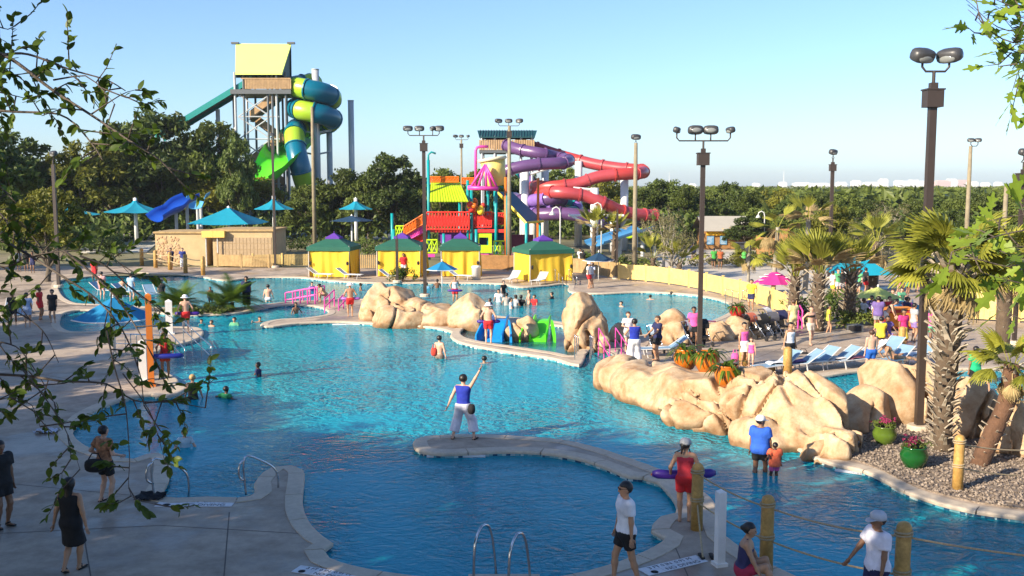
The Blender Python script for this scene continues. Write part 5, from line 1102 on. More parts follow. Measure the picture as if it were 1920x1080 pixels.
def person(px, py, label, face=0, Ht=1.72, skin='l', hair=('short', 'k'), hat=None, wear=(), hands=((-.24,-.04,.80),(.24,-.04,.80)), feet=((-.10,0),(.10,0)), sub=None, hip=None, lean=0., side=0., near=False, h=None, fat=1., z=0., Y=None, look=0., shoes=None, sm=None, tilt=0.):
    """one figure. face 0 looks at the camera, 90 to the right. sub: depth of body under the water line (py is then the water line)."""
    zb = z if sub is None else WL-sub
    b = P(px, py, z if sub is None else WL) if Y is None else Vector((X(px, Y), Y, 0))
    k = Ht/1.72; rz = math.radians(face); t = thing('person', label, 'person', (b.x, b.y, zb), rz); t.scale = (k, k, k)
    h = h or (.024 if near else .036 if b.y < 45 else .045)
    Hp = Vector(hip) if hip else Vector((0, 0, .90 if max(abs(f[0]) for f in feet) < .22 else .87)); S = Vector((side, -math.sin(lean), math.cos(lean))).normalized()
    R = Vector((1, 0, 0)); R = (R-S*R.dot(S)).normalized(); F = R.cross(S)*-1          # F: forward is -y
    F = S.cross(R)*-1 if S.cross(R).y > 0 else S.cross(R)
    sp_ = lambda u, s=0, f=0: Hp+S*u+R*s+F*f
    parts = {}
    cap = lambda a, b_, ra, rb, sq=(1, 1, 1): (tuple(a), tuple(b_), ra, rb, sq)
    parts['torso'] = [cap(sp_(.06), sp_(.40), .118*fat, .132*fat, (1.2, .80, 1)), cap(sp_(.50, -.135), sp_(.50, .135), .062, .062), cap(sp_(.42, -.07, .02), sp_(.42, .07, .02), .09*fat, .09*fat)]
    parts['hips'] = [cap(sp_(.0, -.06), sp_(.0, .06), .115*fat, .115*fat, (1, .95, 1)), cap(sp_(.02, -.06, -.04), sp_(.02, .06, -.04), .085*fat, .085*fat)]
    parts['neck'] = [cap(sp_(.50, 0, -.01), sp_(.62, 0, .01), .052, .048)]
    hc = sp_(.70, 0, .02); lk = math.radians(look); HF = (F*math.cos(lk)+R*math.sin(lk)); HF = (HF-Vector((0,0,tilt))).normalized(); HR = HF.cross(S)
    parts['head'] = [cap(hc+S*.03-HF*.015, hc+S*.02+HF*.01, .098, .092), cap(hc-S*.055+HF*.03, hc-S*.085+HF*.052, .058, .036), cap(hc+HF*.085+S*.01, hc+HF*.112-S*.025, .010, .016)]
    arms = []; legs = []
    for i, s in enumerate((-1, 1)):
        sh = sp_(.495, s*.178); hd = Vector(hands[i]); e, w = ik(sh, hd, .285, .255, Vector((s*.5, .9, -.3)))
        parts['uarm%d' % i] = [cap(sh, e, .052*fat**.5, .040)]; parts['farm%d' % i] = [cap(e, w, .040, .027)]; arms.append((sh, e, w))
        hj = sp_(-.02, s*.088); fx = feet[i]; ank = Vector((fx[0], fx[1], (fx[2] if len(fx) > 2 else 0)+.085)); kn, an = ik(hj, ank, .415, .405, Vector((s*.15, -1, .1)))
        parts['thigh%d' % i] = [cap(hj, kn, .088*fat**.6, .056)]; parts['shin%d' % i] = [cap(kn, kn.lerp(an, .35), .053, .056), cap(kn.lerp(an, .35), an, .056, .034)]
        fd = fx[3] if len(fx) > 3 else 0.; tv = Vector((s*.18, -.98, fd)); parts['foot%d' % i] = [cap(an-Vector((0, -.03, .045)), an+tv*.15-Vector((0, 0, .055)), .036, .026)]; legs.append((hj, kn, an))
    def field(keys, off=0., kk=.05):
        lst = [c for key in keys for c in parts[key]]
        def f(g):
            d = None
            for c in lst:
                e = sd_cap(g, c[0], c[1], c[2]+off, c[3]+off, c[4])*min(1, min(c[4])*1.1); d = e if d is None else smin(d, e, kk)
            return d
        return f, lst
    def bounds(lst, off):
        a = np.array([c[0] for c in lst]+[c[1] for c in lst]); m = max(max(c[2], c[3])*max(c[4]) for c in lst)+off+.06; return a.min(0)-m, a.max(0)+m
    allk = list(parts); f, lst = field(allk, 0., .035); lo, hi = bounds(lst, 0); V, Q = snet(f, lo, hi, h)
    body = link('body', npmesh('body', V, Q, SK[skin]), t)
    if near or b.y < 48:
        for i, s in enumerate((-1, 1)):
            q = MB(); sh, e, w = arms[i]; d = (w-e).normalized(); u = d.cross(Vector((0, 1, 0))); u = u.normalized() if u.length > .1 else Vector((1, 0, 0)); v = d.cross(u).normalized()
            if v.y > 0: v = -v
            q.ball(w+d*.045, 1, 8, 5, T=Matrix(((d.x, v.x, u.x), (d.y, v.y, u.y), (d.z, v.z, u.z))) @ Matrix(((.052,0,0),(0,.038,0),(0,0,.018))))
            for j, (o_, L) in enumerate(((-.027,.062),(-.009,.072),(.009,.068),(.026,.052))):
                a = w+d*.082+v*o_; q.tube([a-d*.02, a+d*L*.45+v*o_*.25, a+d*L*.8+u*s*.012+v*o_*.3, a+d*L+u*s*.026], [.0095,.009,.0085,.006], 6)
            q.tube([w+d*.02-v*.026, w+d*.045-v*.05+u*s*.01, w+d*.078-v*.056+u*s*.02], [.012,.0105,.0075], 6)
            q.build('hand', SK[skin], body, True)
        q = MB()
        for s in (-1, 1): q.ball(hc+HF*.094+HR*s*.034+S*.012, (.013,.013,.009), 6, 4)
        q.build('eyes', mEye, body); q = MB(); q.ball(hc+HF*.083-S*.058, (.024,.012,.008), 6, 4); q.build('mouth', mLip, body)
        q = MB()
        for s in (-1, 1): q.ball(hc+HR*s*.095-HF*.01, (.012,.022,.03), 6, 5)
        q.build('ears', SK[skin], body, True)
    def part(name, f, lo, hi, mat, hh=None):
        V, Q = snet(f, lo, hi, hh or h)
        if len(Q): return link(name, npmesh(name, V, Q, mat), t)
    # hair and hats
    if hair:
        st, hm = hair; hm = HC[hm]
        def fh(g):
            d = sd_cap(g, hc+S*.035-HF*.02, hc+S*.02-HF*.0, .113, .108); face_ = np.maximum(((g-np.array(hc, np.float32))@np.array(HF, np.float32))-.045, ((g-np.array(hc, np.float32))@-np.array(S, np.float32))-(.0 if False else -.052)); 
            x = (g-np.array(hc, np.float32)); fr = x@np.array(HF, np.float32); up = x@np.array(S, np.float32)
            cut = np.minimum(fr-.0, .055-up)                     # the face: in front and below the hairline
            d = np.maximum(d, cut); d = np.maximum(d, -.055-up)
            if st in ('long', 'pony', 'bun'):
                if st == 'long': d = smin(d, sd_cap(g, hc-HF*.05, hc-HF*.085-S*.30, .085, .06, (1.15, .8, 1)), .04)
                if st == 'pony': d = smin(d, sd_cap(g, hc-HF*.12+S*.03, hc-HF*.15-S*.14, .035, .022), .02)
                if st == 'bun': d = smin(d, sd_cap(g, hc-HF*.12+S*.02, hc-HF*.13+S*.025, .048, .045), .015)
            return d
        part('hair', fh, np.array(hc)-.42, np.array(hc)+.25, hm, min(h, .026))
    if hat:
        ty, c = hat; q = MB(); T = Matrix(((HR.x, HF.x, S.x, 0), (HR.y, HF.y, S.y, 0), (HR.z, HF.z, S.z, 0), (0, 0, 0, 1))); prof = [(.122,.035),(.123,.07),(.112,.115),(.075,.15),(.02,.165)]
        q.lathe(prof, 14); q.v = [tuple(hc+T.to_3x3() @ Vector(v)-HF*.012) for v in q.v]; ht = q.build('hat', cl(c), t, True); q = MB()
        if ty == 'cap':
            pl = [(-.085,.07),(-.07,.15),(-.03,.19),(.03,.19),(.07,.15),(.085,.07)]; q.prism(pl, .038, .048); q.v = [tuple(hc+T.to_3x3() @ (Vector(v)-Vector((0,0,max(0,v[1]-.1)*.3)))) for v in q.v]
        else: q.lathe([(.11,.045),(.20,.02),(.20,.028),(.11,.055)], 16); q.v = [tuple(hc+T.to_3x3() @ Vector(v)) for v in q.v]
        q.build('brim', cl(c), ht)
    # clothes follow the body
    Sn = np.array(S, np.float32); Hn = np.array(Hp, np.float32)
    def lim(f, lo_=None, hi_=None):
        def g_(g):
            d = f(g); u = (g-Hn)@Sn
            if lo_ is not None: d = np.maximum(d, lo_-u)
            if hi_ is not None: d = np.maximum(d, u-hi_)
            return d
        return g_
    def limbcut(f, segs):
        """keep only up to a share of each limb"""
        def g_(g):
            d = f(g)
            return d
        return g_
    for wv in wear:
        ty, c = wv[0], wv[1]; off = wv[2] if len(wv) > 2 else .018; mat = cl(c)
        if ty in ('tshirt', 'vest', 'tank', 'suit', 'band'):
            f, lst = field(['torso', 'hips'], off, .05)
            hi_ = {'tshirt': .555, 'vest': .545, 'tank': .47, 'suit': .42, 'band': .44}[ty]; lo_ = {'tshirt': -.10, 'vest': -.02, 'tank': -.03, 'suit': -.09, 'band': .32}[ty]; base = lim(f, lo_, hi_)
            if ty == 'tshirt':
                sl_ = []
                for i in range(2): sh, e, w = arms[i]; m = sh.lerp(e, .62); sl_.append((tuple(sh), tuple(m), .062+off, .058+off, np.array((e-sh).normalized(), np.float32), np.array(m, np.float32)))
                def f2(g, base=base, sl_=sl_):
                    d = base(g)
                    for a, m, ra, rb, n_, mm in sl_: d = smin(d, np.maximum(sd_cap(g, a, m, ra, rb), (g-mm)@n_), .03)
                    return d
                lst = lst+[s_[:4]+((1,1,1),) for s_ in sl_]
            elif ty in ('tank', 'suit'):
                st_ = [(tuple(sp_(.40, s*.08, .095)), tuple(sp_(.565, s*.085, 0))) for s in (-1, 1)]+[(tuple(sp_(.565, s*.085, 0)), tuple(sp_(.40, s*.06, -.115))) for s in (-1, 1)]
                def f2(g, base=base, st_=st_):
                    d = base(g)
                    for a, b_ in st_: d = np.minimum(d, sd_cap(g, a, b_, max(.018, h*.6), max(.018, h*.6)))
                    return d
            else: f2 = base
            lo, hi = bounds(lst, off); part({'tshirt': 'shirt', 'vest': 'vest', 'tank': 'top', 'suit': 'swimsuit', 'band': 'top'}[ty], f2, lo, hi, mat)
        elif ty in ('shorts', 'pants', 'briefs'):
            frac = {'shorts': .62, 'pants': 1., 'briefs': .16}[ty]; f, lst = field(['hips'], off, .04); base = lim(f, None, .09); seg = []
            for i in range(2):
                hj, kn, an = legs[i]; m = hj.lerp(kn, frac); seg.append((hj, m, .098*fat**.6+off*.6, (.07+off if ty != 'briefs' else .1), (kn-hj).normalized(), m))
                if ty == 'pants': m2 = kn.lerp(an, .72); seg.append((kn, m2, .066+off*1.3, .062+off*1.6, (an-kn).normalized(), m2))
            def f2(g, base=base, seg=seg):
                d = base(g)
                for a, m, ra, rb, n_, mm in seg: d = smin(d, np.maximum(sd_cap(g, tuple(a), tuple(m), ra, rb), (g-np.array(mm, np.float32))@np.array(n_, np.float32)), .03)
                return d
            lst = lst+[(tuple(s_[0]), tuple(s_[1]), s_[2], s_[3], (1,1,1)) for s_ in seg]; lo, hi = bounds(lst, off); part({'shorts': 'shorts', 'pants': 'trousers', 'briefs': 'briefs'}[ty], f2, lo, hi, mat)
        elif ty in ('skirt', 'dress'):
            f, lst = field(['torso', 'hips'], off, .05); L = wv[3] if len(wv) > 3 else .42; mid = (legs[0][1]+legs[1][1])/2; e = Hp+(mid-Hp).normalized()*L
            lst = lst+[(tuple(Hp), tuple(e), .15, .17*fat, (1.15, .95, 1))]; n_ = np.array((e-Hp).normalized(), np.float32); en = np.array(e, np.float32); up = .10 if ty == 'skirt' else .53
            def f2(g, f=lim(f, None, up), e=e, n_=n_, en=en): return np.maximum(smin(f(g), sd_cap(g, tuple(Hp), tuple(e), .135*fat, .17*fat, (1.15, .9, 1)), .05), (g-en)@n_)
            lo, hi = bounds(lst, off); part(ty, f2, lo, hi, mat)
    if shoes:
        q = MB()
        for i in range(2):
            an = legs[i][2]; a = an-Vector((0, -.05, .062)); tv = Vector(((-1, 1)[i]*.18, -.98, feet[i][3] if len(feet[i]) > 3 else 0)); q = MB(); q.tube([a, a+tv*.09, a+tv*.18, a+tv*.235], [.04,.046,.05,.03], 8, flat=.42); q.tube([an+Vector((-.05,0,-.03)), an+tv*.07+Vector((0,0,.0)), an+Vector((.05,0,-.03))], .012, 5); q.build('sandal', cl(shoes), t, True)
    return t
BK, WH, NV, RB, RD, PK, YL, GY = (.012,.012,.014), (.72,.72,.74), (.015,.02,.08), (.012,.03,.34), (.62,.02,.025), (.70,.10,.35), (.72,.62,.05), (.35,.36,.38)
HD = ((-.24,-.04,.80),(.24,-.04,.80))
# near figures
person(869, 824, 'person in blue vest and white baggy trousers reaching up on the curved spit', 165, 1.80, 'l', ('short','k'), None, [('vest',RB,.022),('pants',(.66,.64,.72),.045)], ((-.50,.02,1.92),(.42,.08,.80)), ((-.27,-.05),(.27,.05)), near=True, shoes=BK, tilt=-.2)
person(1172, 1096, 'person in white T-shirt, black shorts and sunglasses walking at the front pool edge', -78, 1.80, 't', ('short','k'), None, [('tshirt',(.78,.78,.82),.028),('shorts',BK,.03)], ((-.26,-.10,.80),(.25,.02,.78)), ((-.10,-.16),(.10,.20)), near=True, fat=1.1, shoes=BK)
person(1283, 978, 'lifeguard in red shorts and grey cap holding a purple tube by the rope post', 168, 1.70, 't', ('pony','k'), ('cap',GY), [('tank',(.50,.03,.05),.010),('shorts',RD,.022)], ((-.30,-.12,.95),(.30,-.12,.95)), ((-.09,0),(.09,.03)), near=True, look=-30)
person(1424, 886, 'person in blue T-shirt and white cap wading with the child', 150, 1.68, 'b', ('short','k'), ('cap',WH), [('tshirt',(.02,.10,.50),.035),('shorts',BK,.03)], ((-.30,-.12,.70),(.26,.0,.78)), ((-.1,-.12),(.1,.12)), sub=.30, near=True, fat=1.28, look=-50)
person(1452, 893, 'small child in orange and pink swim vest wading beside the adult', 185, 1.08, 'd', ('bun','k'), None, [('tshirt',(.75,.14,.06),.05),('shorts',(.70,.10,.30),.03)], ((-.3,-.12,.8),(.32,-.05,1.1)), sub=.26, near=True, fat=1.1)
person(1392, 1100, 'seated person with dark hair bun and bare shoulders at the bottom edge', 75, 1.70, 't', ('bun','k'), None, [('suit',(.03,.03,.10),.012),('shorts',(.35,.02,.06),.02)], ((-.22,-.30,.30),(.22,-.30,.30)), ((-.15,-.55),(.15,-.5)), hip=(0,0,.32), lean=.12, near=True, fat=1.12)
person(1640, 1170, 'person in white polo shirt and grey cap behind the front rope post', -75, 1.78, 'b', ('short','k'), ('cap',(.40,.43,.48)), [('tshirt',(.70,.69,.78),.03),('shorts',NV,.03)], ((-.30,-.34,.86),(.25,-.1,.85)), near=True, fat=1.12)
person(137, 1072, 'person in black dress with long dark hair walking on the shaded deck', 172, 1.70, 't', ('long','k'), None, [('dress',BK,.016,.40)], ((-.34,.05,.80),(.33,.02,.82)), ((-.05,-.12),(.06,.16,.06,-.5)), near=True, fat=1.12, shoes=BK)
person(199, 942, 'person in patterned orange shirt and black shorts with a shoulder bag', 150, 1.68, 'l', ('short','k'), None, [('tshirt',(.301,.12,.06),.022),('shorts',BK,.03)], ((-.26,-.22,1.05),(.26,-.10,1.02)), ((-.13,0),(.13,.03)), near=True, fat=1.08, shoes=BK)
person(6, 988, 'dark-clothed person cut by the left frame edge', 60, 1.76, 'b', ('short','k'), None, [('tshirt',BK,.03),('shorts',BK,.035)], HD, near=True, fat=1.1, shoes=BK)
person(347, 838, 'boy in pale shirt standing chest deep near the left lobe', 20, 1.35, 'l', ('short','k'), None, [('tshirt',(.45,.55,.60),.012)], ((-.4,-.2,.95),(.4,-.2,.95)), sub=.88, near=True)
person(485, 705, 'swimmer in dark shirt up to the waist left of the pool centre', -60, 1.45, 'd', ('short','k'), None, [('tshirt',NV,.015)], ((-.4,-.2,.9),(.4,-.2,.9)), sub=.95)
person(424, 746, 'swimmer in green shirt with arms spread', 150, 1.5, 'd', ('short','k'), None, [('tshirt',(.01,.20,.08),.015)], ((-.6,-.1,1.25),(.6,-.1,1.25)), sub=1.12)
person(362, 748, 'person in black swimsuit standing waist deep beside the left steps', 185, 1.66, 'l', ('bun','y'), None, [('suit',BK,.010)], ((-.3,-.15,.85),(.3,-.15,.85)), sub=.86, near=True)
person(311, 709, 'lifeguard holding a blue tube on the left steps', 20, 1.66, 'b', ('pony','n'), None, [('tank',RD,.010),('shorts',(.45,.05,.02),.02)], ((-.28,-.12,.95),(.28,-.12,.95)))
person(349, 624, 'lifeguard with white hat and red shorts on the far left deck tip', 200, 1.75, 'l', None, ('bucket',WH), [('shorts',RD,.03)], ((-.34,-.12,.95),(.34,-.12,.95)))
person(378, 610, 'child swimmer with turquoise float near the planted spit', 20, 1.3, 't', ('short','k'), None, [('vest',(.0,.35,.40),.02)], sub=1.0)
person(397, 612, 'swimmer right of the child with the float', -20, 1.5, 't', ('short','n'), None, [], sub=1.2)
person(487, 604, 'swimmer with one arm raised near the pale spit tip', 40, 1.5, 't', ('short','k'), None, [], ((-.5,-.1,1.55),(.3,-.1,.9)), sub=1.22)
person(463, 578, 'person in navy shirt and dark trousers on the planted spit', 10, 1.78, 'b', ('short','k'), None, [('tshirt',NV,.03),('pants',BK,.03)], HD, fat=1.15)
person(503, 566, 'shirtless person standing thigh deep in the back pool', 185, 1.76, 'l', ('short','k'), None, [('briefs',WH,.02)], ((-.32,-.1,.85),(.32,-.1,.85)), sub=.72)
person(395, 578, 'boy at the edge of the planted spit', 30, 1.2, 'b', ('short','k'), None, [('shorts',(.2,.3,.5),.025)], HD)
person(303, 552, 'person in black shirt standing in the back pool at left', 10, 1.74, 'b', ('short','k'), None, [('tshirt',BK,.02)], HD, sub=.8)
person(657, 594, 'lifeguard with white bucket hat and purple tube beside the rock mound', 200, 1.76, 't', None, ('bucket',WH), [('shorts',RD,.03)], ((-.30,-.14,.98),(.30,-.14,.98)))
person(853, 566, 'lifeguard with purple tube behind the pale rock mound', 20, 1.7, 't', ('short','k'), None, [('tank',WH,.008),('shorts',RD,.03)], ((-.26,-.14,.98),(.26,-.14,.98)), sub=.15)
person(916, 644, 'lifeguard in long red shorts with purple tube at the kiddie slides', 178, 1.76, 'l', None, ('bucket',WH), [('shorts',RD,.035)], ((-.30,-.10,.98),(.30,-.10,.98)))
person(824, 672, 'shirtless person wading with a red bag at the pool centre', 150, 1.72, 'l', ('short','k'), None, [('shorts',(.25,.18,.14),.02)], ((-.34,0,.80),(.30,-.1,.85)), sub=.80, near=True)
person(908, 681, 'swimmer in the pool just beyond the raised hand', 200, 1.7, 't', ('short','k'), None, [], ((-.5,-.2,1.2),(.4,-.2,1.1)), sub=1.42)
for i, (x, y, s, sk, c, lab) in enumerate([(935,566,.85,'t',WH,'bather in white shirt at the left of the far group'),(944,556,.6,'l',BK,'tall bather standing at the back of the far group'),(958,578,1.0,'t',WH,'bather sitting low in the middle of the far group'),(967,574,.95,'b',GY,'bather in grey shirt right of the middle of the far group'),(977,573,1.0,'b',BK,'bather in black at the right of the far group'),(950,572,.9,'t',(.5,.45,.4),'bather in pale shirt in the far group'),(919,574,1.15,'b',NV,'dark bather alone left of the far group'),(992,570,.75,'l',None,'broad bare-backed bather right of the far group'),(1002,572,1.0,'t',RD,'child held beside the bare-backed bather')]):
    person(x, y, lab, (40*i) % 360, 1.6, sk, ('short','k'), None, [('tshirt',c,.015)] if c else [], ((-.35,-.2,.9),(.35,-.2,.9)), sub=s)
person(607, 566, 'person crouching on the pink-railed steps', -70, 1.65, 't', ('bun','k'), None, [('suit',(.5,.35,.2),.01)], ((-.25,-.45,.5),(.25,-.45,.5)), ((-.12,-.15),(.12,-.2)), hip=(0,.15,.42), lean=.6)
person(757, 519, 'person in red shirt before the second cabana', 15, 1.75, 'b', ('short','k'), None, [('tshirt',RD,.03),('shorts',WH,.03)], ((-.3,-.2,1.05),(.3,-.2,1.05)), fat=1.1)
person(1104, 541, 'lifeguard in white shirt and cap beside the navy umbrella', 60, 1.74, 't', ('short','k'), ('cap',WH), [('tshirt',WH,.025),('shorts',RD,.03)], HD); person(1111, 540, 'second person in white shirt next to the capped lifeguard', -60, 1.7, 't', ('short','n'), None, [('tshirt',(.6,.62,.7),.025),('shorts',GY,.03)], HD)
person(1219, 562, 'lone swimmer with arms out in the right back pool', 180, 1.6, 'l', ('short','k'), None, [], ((-.6,-.1,1.3),(.6,-.1,1.3)), sub=1.3); person(1259, 553, 'distant swimmer by the far right pool edge', 180, 1.6, 'b', ('short','k'), None, [], sub=1.4)
person(1408, 582, 'lifeguard in yellow top by the curved fence', -30, 1.7, 't', ('short','k'), None, [('tshirt',YL,.025),('shorts',NV,.03)], ((-.28,-.1,.95),(.28,-.1,.95)))
person(1192, 684, 'person in blue vest, turquoise sash and white trousers on the rocks', 185, 1.78, 't', ('short','k'), None, [('vest',RB,.025),('pants',WH,.06),('skirt',(.0,.40,.42),.03,.10)], ((-.22,-.35,1.1),(.30,-.25,1.12)), ((-.14,0),(.14,.03)), Y=37, near=True)
person(1236, 676, 'person in navy T-shirt with sunglasses on the head', -70, 1.76, 't', ('short','n'), None, [('tshirt',NV,.03),('shorts',BK,.03)], ((-.2,-.35,1.0),(.2,-.35,1.0)), Y=38, near=True)
person(1180, 668, 'person behind the blue vest holding a white towel', 10, 1.66, 'l', ('short','n'), None, [('tshirt',WH,.02),('shorts',GY,.03)], ((-.2,-.35,1.15),(.2,-.35,1.15)), Y=40)
person(1394, 686, 'person in white towel and pink top behind the left bollard', 20, 1.66, 't', ('short','k'), None, [('tank',PK,.012),('skirt',WH,.03,.35)], HD)
person(1408, 690, 'child in pink swimsuit beside the left bollard', -20, 1.15, 'l', ('long','n'), None, [('suit',PK,.012)], HD)
person(1480, 690, 'person in white top with backpack straps behind the bamboo bollard', 30, 1.72, 't', ('short','k'), None, [('tank',WH,.02),('shorts',BK,.03)], ((-.3,.02,.85),(.3,0,.85)))
person(1519, 647, 'person in black strapless top and white shorts walking on the right deck', 20, 1.68, 'l', ('short','n'), None, [('band',BK,.014),('shorts',(.6,.5,.4),.02)], ((-.34,.05,.95),(.3,-.05,.85)), ((-.08,-.12),(.08,.12)))
person(1553, 627, 'child in yellow shirt walking along the hedge', 70, 1.35, 't', ('short','k'), None, [('tshirt',YL,.03)], HD, ((-.08,-.12),(.08,.12)))
person(1486, 632, 'person with pale shirt standing at the fence end', 200, 1.7, 't', ('short','n'), None, [('tshirt',(.66,.6,.3),.03),('shorts',(.6,.5,.3),.03)], HD)
person(1632, 702, 'shirtless boy in blue shorts standing by the loungers', 185, 1.62, 'l', ('short','n'), None, [('shorts',(.02,.12,.48),.03)], HD, near=True)
person(1827, 722, 'person in bright green shirt and black shorts wading behind the palm', 195, 1.68, 'b', ('short','k'), None, [('tshirt',(.01,.42,.17),.03),('shorts',BK,.03)], HD, sub=.32, near=True, fat=1.05)
person(1845, 735, 'boy ducking beside the person in the green shirt', -40, 1.3, 't', ('short','k'), None, [], HD, sub=.7)
person(1692, 655, 'person in pink shirt and yellow skirt behind the right bollard', 20, 1.68, 'b', ('short','k'), None, [('tshirt',(.62,.03,.18),.03),('skirt',(.7,.5,.05),.03,.45)], HD)
person(1645, 625, 'person in purple shirt at the drinks cart', 160, 1.72, 't', ('short','k'), None, [('tshirt',(.15,.10,.30),.04),('shorts',GY,.03)], HD, fat=1.15)
person(1660, 622, 'person leaning with long dark hair beside the drinks cart', 60, 1.66, 'l', ('long','k'), None, [('band',BK,.014),('shorts',WH,.02)], ((-.2,-.45,.8),(.2,-.45,.8)), lean=.6)
person(321, 505, 'left person in dark shirt walking behind the rope posts', 10, 1.74, 't', ('short','k'), None, [('tshirt',NV,.03),('shorts',BK,.03)], HD); person(343, 505, 'person in blue shirt and white trousers behind the rope posts', 20, 1.74, 'l', ('short','n'), None, [('tshirt',(.03,.05,.25),.03),('pants',WH,.03)], HD)
r_ = random.Random(5); pal = [WH, (.3,.2,.5), RD, (.1,.3,.5), PK, BK, (.5,.5,.55), (.1,.35,.2), YL]
crowd = [(1620,592),(1632,586),(1668,588),(1682,594),(1700,590),(1652,570),(1672,572),(1690,568),(1634,566)]
nm = ['white','purple','red','blue','pink','black','grey','green','yellow']
for i, (x, y) in enumerate(crowd):
    person(x, y+14, f'{nm[i]}-shirted person seated in the crowd under the lime umbrella', r_.choice((-60, 20, 100, 180)), 1.65, r_.choice('ltb'), ('short', r_.choice('kn')), None, [('tshirt',pal[i],.03),('shorts',r_.choice(pal),.03)], ((-.25,-.35,.55),(.25,-.35,.55)), ((-.12,-.45),(.12,-.45)), hip=(0,.05,.48), h=.05)
crowd = [(1585,545),(1603,548),(1622,545),(1683,543),(1692,540),(1718,540),(1728,542),(1570,548)]
nm2 = ['white','blue','black','grey','red','navy','pale','green']
pal2 = [WH,(.05,.2,.5),BK,GY,RD,NV,(.6,.55,.45),(.1,.35,.15)]
for i, (x, y) in enumerate(crowd):
    person(x, y+8, f'{nm2[i]}-shirted person standing near the teal shade umbrella', r_.choice((-60, 20, 100, 180)), 1.7, r_.choice('ltb'), ('short', r_.choice('kn')), None, [('tshirt',pal2[i],.03),('shorts',r_.choice(pal),.03)], HD, h=.055)
for i, (x, y, c, lab, f_, sk) in enumerate([(26,612,BK,'person in dark swimsuit in the left shade beside the loungers',30,'b'),(52,614,(.3,.4,.6),'person in pale blue shirt in the left shade',190,'t'),(76,600,RD,'person in red shirt in the left shade',90,'b'),(100,606,BK,'person seated behind branches on the left deck',0,'t'),(50,510,BK,'dark figure walking far back in the left shade',20,'b'),(62,512,NV,'second dark figure far back in the left shade',0,'b'),(36,508,GY,'grey figure far back in the left shade',40,'t'),(192,562,(.6,.3,.3),'bare-shouldered person above the blue umbrella',180,'l'),(247,566,(.3,.45,.6),'person in pale blue shirt on a lounger above the blue umbrella',170,'l'),(178,530,RD,'person in red by the far left pool edge',0,'b'),(45,445,(.75,.2,.03),'person in orange far left under the trees',0,'t'),(190,440,PK,'bather in pink on the far beach',0,'l'),(198,442,RD,'bather in red on the far beach',0,'l')]):
    person(x, y, lab, f_, 1.68, sk, ('short','k'), None, [('tshirt',c,.025),('shorts',c,.03)], HD, h=.05)
for x, y, c, lab in ((1300,490,NV,'left person in navy on the plaza by the tall lamp pole'),(1316,490,BK,'right person in black on the plaza by the tall lamp pole'),(1327,466,RD,'person in red before the grey-roofed hut'),(1333,467,(.0,.4,.4),'person in turquoise before the grey-roofed hut'),(1338,504,(.05,.3,.05),'person in green costume on the plaza behind the fence'),(1350,505,(.4,.1,.03),'person in orange-brown on the plaza behind the fence'),(1394,503,(.1,.5,.1),'person in bright green by the black cart'),(1088,505,WH,'person in white by the rightmost cabana'),(1092,508,BK,'person in black by the rightmost cabana'),(1300,650,PK,'person in pink sitting in the shade by the low rock bank')):
    person(x, y, lab, random.choice((0, 60, 180)), 1.7, 'b', ('short','k'), None, [('tshirt',c,.03),('shorts',BK,.03)], HD, h=.055)
# things people hold or carry
mTube = M('purple_rescue_tube', (.045, .012, .22), .45, .06)
def rescue_tube(px, py, Y, label, rz=0., s=1., m=None):
    p = A(px, py, Y); t = thing('rescue_tube', label, 'rescue tube', tuple(p), rz); q = MB(); n = 12; L = .62*s; pts = [Vector((L*(i/n*2-1), -.10*s*(1-(i/n*2-1)**2)+.10*s, 0)) for i in range(n+1)]
    q.tube(pts, [.045*s]+[.075*s]*(n-1)+[.045*s], 8, flat=1.25); q.build('tube', m or mTube, t, True)
    q = MB(); q.tube([(-.1*s,.0,.06*s),(-.16*s,.16*s,.4*s),(.1*s,.2*s,.52*s),(.16*s,.05*s,.3*s),(.1*s,0,.06*s)], .016*s, 5); q.build('strap', cl(BK), t, True)
rescue_tube(1284, 890, P(1283,978).y+.22, 'purple rescue tube held by the lifeguard at the rope post', 0.05, 1.05)
rescue_tube(310, 668, P(311,709).y-.22, 'blue rescue tube of the lifeguard on the left steps', .2, .95, M('blue_rescue_tube', (.01, .02, .25), .45))
rescue_tube(350, 588, P(349,624).y+.1, 'purple rescue tube of the lifeguard on the far left deck tip', 0, .9); rescue_tube(657, 560, P(657,594).y+.1, 'purple rescue tube of the lifeguard by the rock mound', 0, .8, M('lilac_rescue_tube', (.30, .10, .45), .45))
rescue_tube(853, 545, P(853,566).y-.15, 'purple rescue tube of the lifeguard behind the rock mound', 0, .7); rescue_tube(916, 603, P(916,644).y+.1, 'purple rescue tube of the lifeguard at the kiddie slides', 0, .8)
def bag(px, py, Y, w, h, c, label, strap=True, d=.12):
    p = A(px, py, Y); t = thing('bag', label, 'bag', tuple(p)); q = MB(); q.ball((0,0,0), (w/2, d/2+.04, h/2), 12, 8); q.v = [(math.copysign(abs(x/(w/2))**.7*w/2, x), y, math.copysign(abs(z/(h/2))**.7*h/2, z)) for x, y, z in q.v]; q.build('bag_body', cl(c), t, True)
    if strap: q = MB(); q.tube([(-w*.3,0,h*.42),(-w*.15,.03,h*.85),(w*.15,.03,h*.85),(w*.3,0,h*.42)], .014, 5); q.build('handle', cl(c), t, True)
    return t
bag(884, 767, P(869,824).y-.14, .20, .28, BK, 'black hip bag of the person on the curved spit', False); bag(178, 873, P(199,942).y-.2, .46, .30, BK, 'black shoulder bag of the person in the patterned shirt'); bag(814, 660, P(824,672).y, .26, .34, (.60,.05,.03), 'red bag carried by the wading person')
